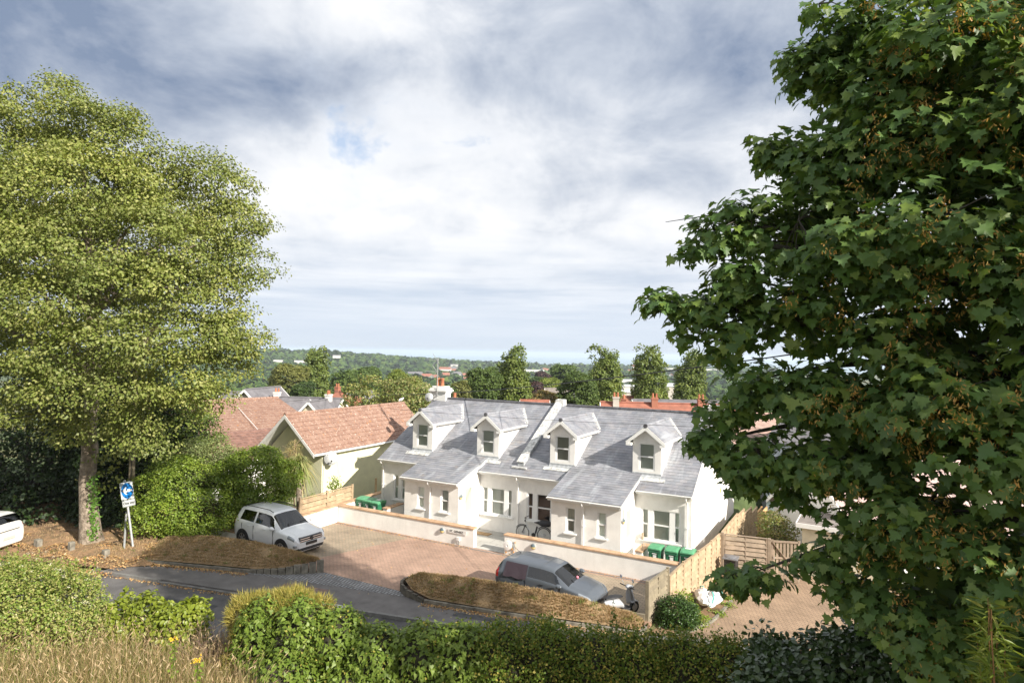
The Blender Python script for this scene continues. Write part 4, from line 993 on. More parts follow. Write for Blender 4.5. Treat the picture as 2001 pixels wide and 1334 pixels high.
mb = MB(); ga, gb = Vector((2.95, 2.75, 0)), Vector((4.02, 3.12, 0)); gd = (gb - ga).normalized(); gn = Vector((-gd.y, gd.x, 0))
for k in range(7):
    p = ga + gd * (.08 + k * .15); mb.beam(tuple(p + Vector((0, 0, -.9))), tuple(p + Vector((0, 0, .86))), .02, .10, tuple(gd))
mb.build('boards', MT['wood_grey'], gt_)
mb = MB()
for z in (-.6, .1, .82): mb.beam(tuple(ga - gn * .03 + Vector((0, 0, z))), tuple(gb - gn * .03 + Vector((0, 0, z))), .03, .09)
for p in (ga, gb): mb.beam(tuple(p - gn * .03 + Vector((0, 0, -.95))), tuple(p - gn * .03 + Vector((0, 0, .90))), .03, .09, tuple(gd))
mb.beam(tuple(ga - gn * .05 + Vector((0, 0, .8))), tuple(gb - gn * .05 + Vector((0, 0, -.6))), .025, .08, tuple(gn)); mb.build('brace_frame', MT['wood_grey'], gt_)
mb = MB(); mb.tube([tuple(ga - gn * .07 + Vector((.08, 0, .05))), tuple(ga - gn * .07 + Vector((.08, 0, .2)))], .015, 6); mb.build('latch', MT['galv'], gt_)
f5 = thing('wooden_fence', 'stepped fence descending behind the terrace, newest panels orange', 'fence', (1.2, 11, -1))
st = [(.84, 2.5, .96), (.88, 4.45, .95), (.93, 6.4, .85), (1.03, 8.1, .62), (1.18, 9.8, .28), (1.27, 11.5, -.05), (1.36, 13.2, -.4), (1.46, 14.9, -.75)]
for k in range(len(st) - 1):
    a, b = st[k], st[k + 1]; mt = MT['wood_new'] if k >= 5 else MT['wood']; zt = a[2]
    zb = zt - 1.75; post(f5, (b[0], b[1]), zb - .4, zt + .03, mt); panel(f5, (a[0], a[1] + .05), (b[0], b[1] - .05), zb, zt, zt, mt, 10, seed=k)
f6 = thing('wooden_fence', 'slatted garden fence in front of the green bungalow wall', 'fence', (-18.6, -1.5, 0))
for y in (-4.9, -3.05, -1.15, .8): post(f6, (-18.15, y), -.1, 1.62, MT['wood'])
for k, y in enumerate((-4.85, -3.0)): panel(f6, (-18.15, y), (-18.15, y + 1.8), .0, 1.56, 1.56, MT['wood'], 6, mids=0, seed=k)
f7 = thing('wooden_fence', 'low dark trellis fence between the bungalow and the terrace side', 'fence', (-18.3, 3, 0))
for y in (3.2, 5.1): post(f7, (-18.15, y), -.1, 1.05, MT['wood_old'])
panel(f7, (-18.15, 3.25), (-18.15, 5.05), 0, 1.0, 1.0, MT['wood_old'], 5, seed=4)
f8 = thing('wooden_fence', 'board fence glimpsed between the shrubs and the silver car', 'fence', (-22.5, -6, 0))
panel(f8, (-23.5, -6.9), (-21.6, -6.4), .1, 1.2, 1.2, MT['wood_grey'], 5, seed=5); panel(f8, (-21.55, -6.4), (-18.2, -5.1), .1, 1.2, 1.2, MT['wood_grey'], 5, seed=5)
# ================================================================ right-hand side: garage, bag, bins
ga_ = thing('garage', 'low cream garage with a felted roof and white fascia behind the gate', 'garage', (6, 6, -1))
a = np.array([3.80, 4.68]); b = np.array([7.3, 4.40]); c = np.array([7.6, 12.4]); d = np.array([4.2, 12.6]); RG = 1.3
mb = MB(); mb.prism([(a[0], a[1], RG), (b[0], b[1], RG), (c[0], c[1], RG), (d[0], d[1], RG)], (0, 0, -.05)); mb.build('roof', MT['flatroof'], ga_)
mb = MB()
for p, q in ((a, b), (d, a)):
    mb.beam((p[0], p[1], RG - .09), (q[0], q[1], RG - .09), .05, .20)
mb.build('fascia', MT['white'], ga_)
mb = MB(); mb.prism([(a[0] + .25, a[1] + .2, -2.0), (b[0], b[1] + .2, -2.0), (c[0], c[1] - .2, -2.0), (d[0] + .2, d[1] - .2, -2)], (0, 0, 3.2)); mb.build('wall', MT['cream'], ga_)
# neighbours seen through the sycamore
hb = thing('blue_grey_house', 'pale blue rendered house glimpsed behind the stepped fence', 'house', (3, 20, -3))
mb = MB(); mb.prism([(1.0, 19.0, -4), (5.5, 18.2, -4), (6.5, 24, -4), (2.0, 25, -4)], (0, 0, 7.2)); mb.build('wall', pmat('pale_blue_render', (.58, .63, .68), .85, nscale=2), hb)
mb = MB(); mb.box(3.4, 4.1, 18.3, 18.45, .6, 1.9); f = mb.build('window', MT['carglass_dark'], hb); mb = MB(); mb.box(3.3, 4.2, 18.22, 18.3, .50, .58); mb.build('sill', MT['white'], f)
mb = MB(); mb.prism([(.8, 18.8, 3.2), (5.8, 17.9, 3.2), (4.3, 21.6, 4.8), (1.8, 22, 4.8)], (0, 0, -.1)); mb.prism([(5.8, 17.9, 3.2), (6.8, 24.2, 3.2), (1.8, 25.2, 3.2), (1.8, 22, 4.8), (4.3, 21.6, 4.8)], (0, 0, -.1)); mb.build('roof', MT['roof_grey'], hb)
def gable_house(name, label, c, L, W, h, rh, ang, wm, rm, wins=0, chims=(), base=None, cat='house', hip=False, wincol=None, dormer=False, group=None):
    """simple two-slope house; windows and chimneys are separate parts"""
    z0 = (c[2] if len(c) > 2 else float(T(c[0], c[1])))
    t_ = thing(name, label, cat, (c[0], c[1], z0), ang, group); Mx = Matrix.Translation((0, 0, 0))
    wmb = MB(); L2, W2 = L / 2, W / 2
    wmb.box(-L2, L2, -W2, W2, -3, h)
    if not hip:
        for x in (-L2 + .001, L2 - .001): wmb.poly([(x, -W2, h), (x, W2, h), (x, 0, h + rh - .05)])
    wmb.build('wall', wm, t_, local=True)
    r = MB(); o = .3; hh = W2 if hip else 0
    for s in (-1, 1):
        r.prism([(-L2 - o, s * (W2 + o), h - .12), (L2 + o, s * (W2 + o), h - .12), (L2 + o - (hh + o) * bool(hip), 0, h + rh), (-L2 - o + (hh + o) * bool(hip), 0, h + rh)], (0, 0, .14))
    if hip:
        for s in (-1, 1): r.prism([(s * (L2 + o), -W2 - o, h - .12), (s * (L2 + o), W2 + o, h - .12), (s * (L2 - hh), 0, h + rh)], (0, 0, .14))
    r.tube([(-L2 - o + (hh + o) * bool(hip), 0, h + rh + .14), (L2 + o - (hh + o) * bool(hip), 0, h + rh + .14)], .12, 6)
    rr = r.build('roof', rm, t_, local=True, fixn=False)
    if not hip:
        b = MB()
        for x in (-L2 - o, L2 + o):
            b = MB()
            for s in (-1, 1): b.beam((x, s * (W2 + o), h - .1), (x, 0, h + rh + .05), .06, .22)
            b.build('barge_board', MT['white'], t_, local=True)
    for (x, y, m) in chims:
        cb = MB(); z1 = h + rh + .55; cb.box(x - .30, x + .30, y - .3, y + .3, h, z1); cb.box(x - .35, x + .35, y - .35, y + .35, z1, z1 + .15); co_ = cb.build('chimney', m, rr, local=True)
        
        for dx in (-.17, .17):
            p = MB(); p.lathe((x + dx, y, z1 + .15), [(.12, 0), (.09, .45)], 8); pp = p.build('chimney_pot', MT['terracotta'], rr, local=True)
    for k in range(wins):
        for s in (-1, 1):
            x = -L2 + (k + .5) * L / wins
            fm = MB(); fm.box(x - .55, x + .55, s * (W2 + .02) - .04, s * (W2 + .02) + .04, h - 1.9, h - .6); f = fm.build('window', MT['white'], t_, local=True)
            g = MB(); g.box(x - .47, x - .03, s * (W2 + .065) - .01, s * (W2 + .065) + .01, h - 1.82, h - .68); g.box(x + .03, x + .47, s * (W2 + .065) - .01, s * (W2 + .065) + .01, h - 1.82, h - .68); g.build('pane', MT['carglass_dark'], f, local=True)
    for s in ((-1, 1) if wins else ()):
        fm = MB(); x = s * (L2 + .02); fm.box(x - .04, x + .04, -.5, .5, h - 1.9, h - .6); f = fm.build('window', MT['white'], t_, local=True)
        g = MB(); x = s * (L2 + .065); g.box(x - .01, x + .01, -.42, .42, h - 1.82, h - .68); g.build('pane', MT['carglass_dark'], f, local=True)
    return t_
# bulk bag, black bin
bag = thing('bulk_bag', 'crumpled white builder’s bulk bag with teal straps slumped against the pale fence', 'bag', (1.0, -1.6, -.7))
rs = RS(5); zb = -.66; V = []; F = []; n = 22; prof = [(.42, 0), (.54, .08), (.57, .20), (.50, .33), (.40, .40), (.24, .43), (.0, .40)]
for i, (rr_, h) in enumerate(prof):
    for k in range(n):
        a = 6.2832 * k / n; q = rr_ * (1 + rs.uniform(-.12, .12)) * (abs(math.cos(a)) ** .6 + abs(math.sin(a)) ** .6) ** -.35
        V.append((1.10 + 1.0 * q * math.cos(a), -1.9 + 1.35 * q * math.sin(a), zb + h * (.95 + .25 * math.sin(a * 2 + 1)) + rs.uniform(-.035, .035)))
for i in range(len(prof) - 1):
    for k in range(n): F.append((i * n + k, i * n + (k + 1) % n, (i + 1) * n + (k + 1) % n, (i + 1) * n + k))
mb = MB(); mb.add(V, F); mb.build('sack', MT['bulk'], bag, smooth=False)
mb = MB()
for a0 in (.5, 2.2, 5.0):
    pts = []
    for i, (rr_, h) in enumerate(prof[:6]): pts.append((1.10 + 1.03 * rr_ * math.cos(a0 + .1 * i), -1.9 + 1.38 * rr_ * math.sin(a0 + .1 * i), zb + .03 + h * 1.1))
    for i in range(len(pts) - 1): mb.beam(pts[i], pts[i + 1], .05, .02)
mb.build('strap', MT['teal'], bag)
bb = thing('black_bin', 'black lidded bin in the corner of the pale and grey-brown fences', 'bin', (1.35, 1.6, -.85))
mb = MB(); mb.prism([(1.12, 1.35, -.85), (1.62, 1.35, -.85), (1.66, 1.9, -.85), (1.10, 1.9, -.85)], (0, 0, .95)); mb.build('body', MT['black'], bb, bevel=.03)
mb = MB(); mb.prism([(1.06, 1.28, .10), (1.70, 1.28, .10), (1.70, 1.96, .10), (1.06, 1.96, .10)], (0, 0, .07)); mb.lathe((1.38, 1.62, .17), [(.28, 0), (.2, .05), (.0, .07)], 12); mb.build('lid', pmat('grey_lid', (.16, .16, .17), .35), bb, bevel=.02)
# ================================================================ signs, pole, posts on the left verge
sg = thing('one_way_sign', 'leaning one way sign with a white arrow on a blue disc, on a grey post', 'sign', (-21.7, -11.2, .15))
PB = Vector((-21.64, -11.05, .1)); PT = at(243, 938, 27.6); PT = Vector((PT[0], PT[1], PT[2]))
mb = MB(); mb.tube([PB, PT], .05, 12); mb.build('post', MT['galv'], sg, smooth=True)
ax = (PT - PB).normalized(); fdir = (Vector(CAM) - PT); fdir.z = 0; fdir = (Matrix.Rotation(math.radians(44), 3, 'Z') @ fdir).normalized()
rx = ax.cross(fdir).normalized() * -1; rx = fdir.cross(ax).normalized() * -1
if rx.dot(Vector(RIGHT)) < 0: rx = -rx
upv = ax; nf = rx.cross(upv).normalized()
if nf.dot(fdir) < 0: nf = -nf
Ms = Matrix.Identity(4); 
for i in range(3): Ms[i][0] = rx[i]; Ms[i][1] = upv[i]; Ms[i][2] = nf[i]; 
cs = PT - ax * .47 + nf * .07
for i in range(3): Ms[i][3] = cs[i]
if Ms.to_3x3().determinant() < 0: pass
def rrect(w, h, r, z, n=5):
    P = []
    for cx_, cy_, a0 in ((w - r, h - r, 0), (-w + r, h - r, 90), (-w + r, -h + r, 180), (w - r, -h + r, 270)):
        for k in range(n): a = math.radians(a0 + 90 * k / (n - 1)); P.append((cx_ + r * math.cos(a), cy_ + r * math.sin(a), z))
    return P
mb = MB(Ms); mb.prism(rrect(.335, .38, .05, -.012), (0, 0, .012)); mb.build('backing_plate', MT['signgrey'], sg)
mb = MB(Ms); mb.prism([(.30 * math.cos(a), .34 * math.sin(a), .004) for a in np.linspace(0, 2 * math.pi, 36, endpoint=False)], (0, 0, .003)); mb.build('blue_disc', MT['blue'], sg)
mb = MB(Ms); mb.prism([(-.25, 0, .010), (-.09, -.16, .010), (-.09 + .06, -.16, .010), (-.13 + .06, -.055, .010), (.23, -.055, .010), (.23, .055, .010), (-.13 + .06, .055, .010), (-.09 + .06, .16, .010), (-.09, .16, .010)], (0, 0, .003)); mb.build('arrow', MT['paper'], sg)
mb = MB(Ms @ Matrix.Translation((0.02, -.54, 0))); mb.prism(rrect(.33, .15, .03, -.010), (0, 0, .012)); pl = mb.build('lower_plate', MT['signgrey'], sg)
mb = MB(Ms @ Matrix.Translation((0.02, -.54, 0)))
for a, b, c_, d_ in ((-.31, .31, .13, .14), (-.31, .31, -.14, -.13), (-.315, -.305, -.14, .14), (.305, .315, -.14, .14)): mb.box(a, b, c_, d_, .003, .005)
mb.build('border', MT['black'], pl)
text('One way', .160, Ms @ Matrix.Translation((0.02, -.59, .004)), MT['black'], 'lettering', pl, align='CENTER')
mb = MB(); pa0 = on(242, 1080, .1); pa1 = at(247, 1000, 28.4); mb.tube([tuple(pa0), tuple(pa1)], .045, 10); tag(mb.build('sign_post', MT['galv'], smooth=True), 'second bare grey post leaning behind the one way sign', 'post')
tp = thing('telegraph_pole', 'wooden telegraph pole behind the one way sign, its top lost in the lime leaves', 'pole', (-24.0, -9.4, 0))
mb = MB(); q0 = at(253, 1050, 30.5); mb.tube([(q0[0], q0[1], 0), (q0[0] + .05, q0[1], 4), (q0[0] + .1, q0[1], 8.2)], [.15, .135, .11], 12); mb.build('shaft', MT['pole'], tp, smooth=True)
mb = MB(); mb.tube([(q0[0] + .16, q0[1] - .12, 0), (q0[0] + .18, q0[1] - .10, 8)], .018, 6); mb.build('cable', MT['black'], tp)
for px_, py_, w_, h_, lab in ((139, 1076, .22, .42, 'broken grey concrete marker stub at the foot of the lime tree'), (206, 1088, .26, .34, 'square grey stone bollard on the leaf litter left of the sign'), (74, 1068, .34, .36, 'dark stone block at the verge edge by the white people carrier')):
    p = on(px_, py_, .12); mb = MB(); mb.prism([(p[0] - w_ / 2, p[1] - .11, 0), (p[0] + w_ / 2, p[1] - .11, 0), (p[0] + w_ / 2, p[1] + .11, 0), (p[0] - w_ / 2, p[1] + .11, 0)], (.02, 0, h_ + .1))
    tag(mb.build('marker_stone', MT['concrete'], bevel=.03), lab, 'stone')
# overhead wires
def wire(p, q, sag, label, r=.012):
    p = Vector(p); q = Vector(q); pts = [p.lerp(q, k / 24) - Vector((0, 0, sag * 4 * (k / 24) * (1 - k / 24))) for k in range(25)]
    mb = MB(); mb.tube(pts, r, 5); return tag(mb.build('overhead_wire', MT['black']), label, 'cable')
a = at(560, 741, 95); m_ = at(1400, 686, 26); b = at(2100, 612, 13)
wire(a, b, 2.0, 'overhead cable rising to the right past the poplars into the sycamore', .022)
wire(at(760, 798, 33), at(1500, 838, 22), .12, 'thin telephone wire crossing in front of the four dormers', .008)
wire(at(-60, 826, 22), at(250, 770, 30), .2, 'thin grey wire running to the telegraph pole on the far left', .012)
# ================================================================ vehicles
def car(name, label, cat, loc, rz, S, st, paint, side_wins, wx, wr, glass, rearglass, scr, rscr, head, tail, clad=None, lenscale=1.0, group=None):
    """lofted body: st rows x,w,zb,zbelt,wt,zt"""
    t_ = thing(name, label, cat, loc, rz, group); t_.scale = (S, S, S)
    st = np.array(st, float); xs = np.linspace(st[0, 0], st[-1, 0], 260)
    P = np.stack([np.interp(xs, st[:, 0], st[:, i]) for i in range(1, 6)], 1)
    K = 5
    Pp = np.pad(P, ((K, K), (0, 0)), mode='edge'); ker = np.hanning(2 * K + 3)[1:-1]; ker /= ker.sum()
    P = np.stack([np.convolve(Pp[:, i], ker, 'valid') for i in range(5)], 1)
    nseg = 7; dn = 9; T_ = np.linspace(0, nseg, nseg * dn + 1); rows = []
    for w, zb, zl, wt, zt in P:
        cp = np.array([(0, zb), (w * .84, zb), (w * .965, zb + .10), (w, zb + (zl - zb) * .60), (w * .965, zl), (wt, zt - .055), (wt * .82, zt - .006), (0, zt + .012)])
        yz = np.stack([np.interp(T_, range(8), cp[:, i]) for i in (0, 1)], 1)
        pp = np.pad(yz, ((3, 3), (0, 0)), mode='edge'); k2 = np.array([.06, .12, .19, .26, .19, .12, .06]); sm = np.stack([np.convolve(pp[:, i], k2, 'valid') for i in (0, 1)], 1)
        sm[0] = yz[0]; sm[-1] = yz[-1]; rows.append(sm)
    G = np.array(rows); nx, nt = G.shape[:2]
    parts = {}
    def cell(i, j):
        x = (xs[i] + xs[i + 1]) / 2; t = (T_[j] + T_[j + 1]) / 2
        z = G[i, j, 1]
        if scr[0] < x < scr[1] and t > 5.05: return 'windscreen'
        if rscr[0] < x < rscr[1] and 4.75 < t: return 'rear_window'
        if 4.1 < t < 4.93:
            for k, (a, b) in enumerate(side_wins):
                sh = (t - 4) * .18
                if a + (.10 if k == 0 else 0) * (t - 4) < x < b - ((t - 4) * (b - scr[0]) * .9 if k == len(side_wins) - 1 else 0): return 'side_window%d' % k
        if head[0] < x < head[1] and head[2] < t < head[3]: return 'headlight'
        if tail[0] < x < tail[1] and tail[2] < t < tail[3]: return 'tail_lamp'
        if clad and t < clad: return 'sill_cladding'
        return 'body'
    for sg in (1, -1):
        for i in range(nx - 1):
            for j in range(nt - 1):
                k = cell(i, j)
                key = k if k in ('body', 'windscreen', 'rear_window', 'sill_cladding') else k + ('R' if sg < 0 else 'L')
                mb = parts.setdefault(key, MB())
                q = [(xs[i], sg * G[i, j, 0], G[i, j, 1]), (xs[i + 1], sg * G[i + 1, j, 0], G[i + 1, j, 1]), (xs[i + 1], sg * G[i + 1, j + 1, 0], G[i + 1, j + 1, 1]), (xs[i], sg * G[i, j + 1, 0], G[i, j + 1, 1])]
                mb.add(q, [(0, 1, 2, 3) if sg < 0 else (3, 2, 1, 0)])
    for e in (0, -1):                                            # close the ends
        ring = [(xs[e], G[e, j, 0], G[e, j, 1]) for j in range(nt)] + [(xs[e], -G[e, j, 0], G[e, j, 1]) for j in range(nt - 2, 0, -1)]
        parts['body'].poly(ring)
    import bmesh
    body = None
    for key in sorted(parts, key=lambda k: k != 'body'):
        nm = key.rstrip('LR').rstrip('0123456789'); mt = {'body': paint, 'windscreen': glass, 'rear_window': rearglass, 'side_window': glass, 'headlight': MT['headl'], 'tail_lamp': MT['tail'], 'sill_cladding': MT['black']}[nm]
        if nm == 'side_window' and ('0' in key) : mt = rearglass
        o = parts[key].build(nm, mt, t_, local=True, fixn=False)
        bm = bmesh.new(); bm.from_mesh(o.data); bmesh.ops.remove_doubles(bm, verts=bm.verts, dist=.0005); bm.to_mesh(o.data); bm.free()
        o.data.polygons.foreach_set('use_smooth', [True] * len(o.data.polygons))
        if nm == 'body':
            body = o
            try: o.data.set_sharp_from_angle(angle=math.radians(50))
            except Exception: pass
    # wheels with arches
    W = st[:, 1].max()
    for x in wx:
        for s in (-1, 1):
            y = s * (W - .11)
            ar = MB(); ar.lathe((x, s * (W - .13), wr + .005), [(wr + .075, 0), (wr + .075, s * .142)], 30, 'y'); ar.build('wheel_arch', MT['black'], t_, local=True, smooth=True)
            tm = MB(); tm.lathe((x, s * (W - .20), wr), [(wr * .6, 0), (wr * .96, .0), (wr, s * .03), (wr, s * .19), (wr * .96, s * .215), (wr * .70, s * .222), (wr * .68, s * .20)], 30, 'y'); wh = tm.build('wheel', MT['rubber'], t_, local=True, smooth=True)
            rm = MB(); yy = s * (W + .012)
            rm.lathe((x, s * (W - .02), wr), [(wr * .66, 0), (wr * .70, s * .036), (wr * .62, s * .036), (wr * .60, s * .0)], 28, 'y')
            for k in range(7):
                a = 6.2832 * k / 7; rm.beam((x, yy, wr), (x + wr * .64 * math.cos(a), yy, wr + wr * .64 * math.sin(a)), .055, .02, (0, 1, 0))
            rm.lathe((x, yy, wr), [(.06, -.01), (.06, s * .02)], 12, 'y'); rm.build('rim', MT['alloy'], wh, local=True)
    return t_, body
MT['headl'] = pmat('headlamp', (.30, .33, .36), .12, .3, coat=1)
MT['trim'] = pmat('dark_trim', (.03, .03, .033), .4)
suv_st = [(-2.06, .60, .50, .92, .50, 1.0), (-2.0, .80, .36, 1.02, .60, 1.12), (-1.90, .86, .30, 1.06, .63, 1.36), (-1.74, .885, .27, 1.07, .62, 1.58), (-1.3, .89, .25, 1.06, .62, 1.635), (0, .89, .25, 1.02, .61, 1.64), (.35, .89, .25, 1.0, .59, 1.59), (1.08, .885, .25, .97, .70, 1.06), (1.25, .88, .25, .95, .70, 1.04), (1.8, .86, .25, .87, .66, .95), (1.98, .78, .27, .76, .60, .82), (2.06, .62, .34, .62, .48, .66)]
suv, sb = car('parked_car', 'silver compact sport utility car parked nose-right behind the left grass mound', 'car', (-16.95, -7.22, .01), math.radians(-4), 1.06, suv_st, MT['silver'],
    [(-1.55, -.62), (-.50, .86)], (-1.27, 1.27), .335, MT['carglass'], MT['carglass_dark'], (.42, 1.06), (-1.97, -1.74), (1.62, 1.95, 3.55, 4.3), (-2.0, -1.84, 3.4, 4.7), clad=1.9)
def loc(o, mb, name, mat, **k): return mb.build(name, mat, o, local=True, **k)
for z0, z1, w_ in ((.66, .70, .58), (.745, .78, .56)):
    mb = MB(); mb.box(1.99, 2.072 if z0 > .7 else 2.085, -w_, w_, z0, z1); loc(suv, mb, 'grille_bar', MT['chrome'], bevel=.008)
mb = MB(); mb.box(1.9, 2.068, -.56, .56, .62, .82); loc(suv, mb, 'grille', MT['trim'], bevel=.02)
mb = MB(); mb.lathe((2.085, 0, .72), [(.075, 0), (.075, .012)], 20, 'x'); loc(suv, mb, 'badge', MT['trim'])
mb = MB(); mb.box(1.95, 2.10, -.27, .27, .49, .60); loc(suv, mb, 'number_plate', MT['trim'], bevel=.004)
mb = MB(); mb.box(1.85, 2.085, -.60, .60, .30, .40); loc(suv, mb, 'lower_grille', MT['trim'], bevel=.02)
mb = MB(); mb.box(1.9, 2.095, -.55, .55, .27, .30); loc(suv, mb, 'skid_strip', MT['chrome'], bevel=.008)
for s in (-1, 1):
    mb = MB(); mb.box(1.86, 2.03, s * .60, s * .80, .45, .56); loc(suv, mb, 'fog_lamp', MT['headl'], bevel=.03)
    mb = MB(); mb.tube([(-1.5, s * .60, 1.62), (-1.35, s * .60, 1.685), (.1, s * .585, 1.685), (.35, s * .575, 1.61)], .017, 8); loc(suv, mb, 'roof_rail', MT['trim'])
    mb = MB(); mb.tube([(.72, s * 1.0, 1.09), (.74, s * 1.0, 1.09), (.82, s * 1.0, 1.09), (.90, s * 1.0, 1.09), (.93, s * 1.0, 1.09)], [.05, .085, .09, .06, .02], 12); mb.box(.78, .84, s * .84, s * .95, 1.03, 1.07); loc(suv, mb, 'door_mirror', MT['silver'], bevel=.03)
    for x in (-.95, .08): mb = MB(); mb.box(x, x + .19, s * .885, s * .905, .93, .96); loc(suv, mb, 'door_handle', MT['silver'], bevel=.006)
    mb = MB()
    for x in (-.55, .72): mb.box(x - .004, x + .004, s * .87, s * .896, .32, 1.0)
    mb.box(-.56, -.50, s * .66, s * .80, 1.1, 1.5); mb2 = MB()
    mb = MB()
    for x in (-.56, .74, -1.35): mb.box(x - .005, x + .005, s * .80, s * .893, .42 if x > -1 else .75, .99)
    loc(suv, mb, 'door_seam', MT['trim'])
for y in (-.33, .3): mb = MB(); mb.tube([(1.08, y, 1.09), (.96, y + .02, 1.16), (.93, y + .42, 1.17)], .012, 5); loc(suv, mb, 'wiper', MT['trim'])
def interior(t_, x0, x1, z=0.95):
    mb = MB()
    for x in x0:
        for y in (-.36, .36): mb.box(x - .06, x + .07, y - .22, y + .22, z - .35, z + .28); mb.box(x - .04, x + .04, y - .12, y + .12, z + .3, z + .48)
    loc(t_, mb, 'seat', MT['black'], bevel=.04)
    mb = MB(); mb.box(x1 - .45, x1 - .05, -.68, .68, z - .3, z + .02); mb.box(-1.7, x1, -.7, .7, .35, .42); loc(t_, mb, 'dashboard', MT['trim'], bevel=.04)
interior(suv, (-.75, .2), 1.1)
hatch_st = [(-1.92, .58, .46, .88, .5, .96), (-1.88, .74, .34, .96, .58, 1.06), (-1.78, .81, .27, .98, .62, 1.22), (-1.60, .84, .24, .985, .63, 1.44), (-1.2, .845, .22, .975, .64, 1.49), (0, .845, .22, .95, .62, 1.485), (.40, .845, .22, .93, .59, 1.42), (1.05, .84, .22, .90, .68, .98), (1.2, .835, .22, .88, .67, .955), (1.7, .80, .24, .76, .60, .84), (1.86, .72, .26, .66, .5, .72), (1.93, .58, .3, .56, .4, .60)]
hat, hb_ = car('parked_car', 'dark grey three-window hatchback with a cloth over its rear side window, beside the scooter', 'car', (-3.66, -6.50, .01), math.radians(-3), 1.02, hatch_st, MT['greypaint'],
    [(-1.42, -.60), (-.52, .84)], (-1.2, 1.22), .30, MT['carglass'], MT['carglass'], (.46, 1.03), (-1.86, -1.62), (1.42, 1.82, 3.6, 4.35), (-1.90, -1.70, 3.3, 4.55))
for s in (-1, 1):
    mb = MB(); mb.tube([(.69, s * .96, .99), (.71, s * .96, .99), (.78, s * .96, .99), (.86, s * .96, .99), (.89, s * .96, .99)], [.05, .08, .085, .055, .02], 12); mb.box(.76, .80, s * .80, s * .9, .93, .96); loc(hat, mb, 'door_mirror', MT['greypaint'], bevel=.03)
    for x in (-.98, -.02): mb = MB(); mb.box(x, x + .17, s * .84, s * .86, .84, .87); loc(hat, mb, 'door_handle', MT['trim'], bevel=.006)
    mb = MB()
    for x in (-.56, .78): mb.box(x - .004, x + .004, s * .76, s * .848, .38, .90)
    loc(hat, mb, 'door_seam', MT['trim'])
mb = MB(); rsq = RS(2); V = []; n1, n2 = 14, 8
for i in range(n1):
    for j in range(n2):
        x = -1.47 + i / (n1 - 1) * .92; t_ = j / (n2 - 1); V.append((x + .05 * t_ * (1 - i / n1), -.862 + .205 * t_ - .012 + rsq.uniform(-.006, .006), .90 + t_ * .50 - (.05 * math.sin(i * .9)) * (1 - t_) * .4))
mb.add(V, [(i * n2 + j, (i + 1) * n2 + j, (i + 1) * n2 + j + 1, i * n2 + j + 1) for i in range(n1 - 1) for j in range(n2 - 1)]); loc(hat, mb, 'window_cloth', MT['shadecloth'], smooth=True)
mb = MB(); mb.tube([(-1.35, .2, 1.49), (-1.60, .2, 1.66)], .008, 5); mb.lathe((-1.35, .2, 1.49), [(.03, 0), (.015, .03)], 10); loc(hat, mb, 'aerial', MT['trim'])
for y in (-.3, .28): mb = MB(); mb.tube([(1.05, y, 1.0), (.93, y + .02, 1.07), (.90, y + .42, 1.08)], .012, 5); loc(hat, mb, 'wiper', MT['trim'])
mb = MB(); mb.box(1.87, 1.945, -.5, .5, .40, .54); loc(hat, mb, 'grille', MT['trim'], bevel=.02)
mb = MB(); mb.box(-1.97, -1.9, -.26, .26, .62, .73); loc(hat, mb, 'number_plate', pmat('yellow_plate', (.75, .6, .1), .5))
mb = MB(); mb.lathe((.98, .12, 1.02), [(.04, -.02), (.05, .03), (.03, .07)], 10); loc(hat, mb, 'pink_toy', pmat('pink_plush', (.75, .25, .32), .8))
interior(hat, (-.75, .15), 1.02, .86)
mpv_st = [(-2.2, .70, .40, .98, .62, 1.05), (-2.12, .86, .30, 1.05, .70, 1.25), (-1.95, .88, .25, 1.06, .68, 1.60), (-1.6, .89, .22, 1.05, .66, 1.68), (0, .89, .2, 1.0, .64, 1.68), (.7, .89, .2, .98, .6, 1.58), (1.6, .87, .2, .92, .7, 1.02), (2.05, .8, .24, .76, .6, .85), (2.2, .62, .3, .6, .4, .62)]
pm_ = on(-30, 1096, 0)
mpv, mb_ = car('parked_car', 'white people carrier cut off at the left edge, its dark rear window facing the road', 'car', (-28.3, -14.55, -.09), math.radians(202), 1.0, mpv_st, MT['whitecar'],
    [(-1.7, -.75), (-.65, 1.2)], (-1.35, 1.38), .32, MT['carglass_dark'], MT['carglass_dark'], (.8, 1.55), (-2.10, -1.90), (1.7, 2.1, 3.6, 4.3), (-2.14, -1.90, 3.6, 4.75))
mb = MB(); mb.box(-2.235, -2.16, -.28, .28, .62, .74); loc(mpv, mb, 'number_plate', pmat('pale_plate', (.55, .56, .5), .5))
mb = MB(); mb.box(-2.22, -2.16, -.5, .5, .98, 1.01); loc(mpv, mb, 'badge_strip', MT['chrome'])
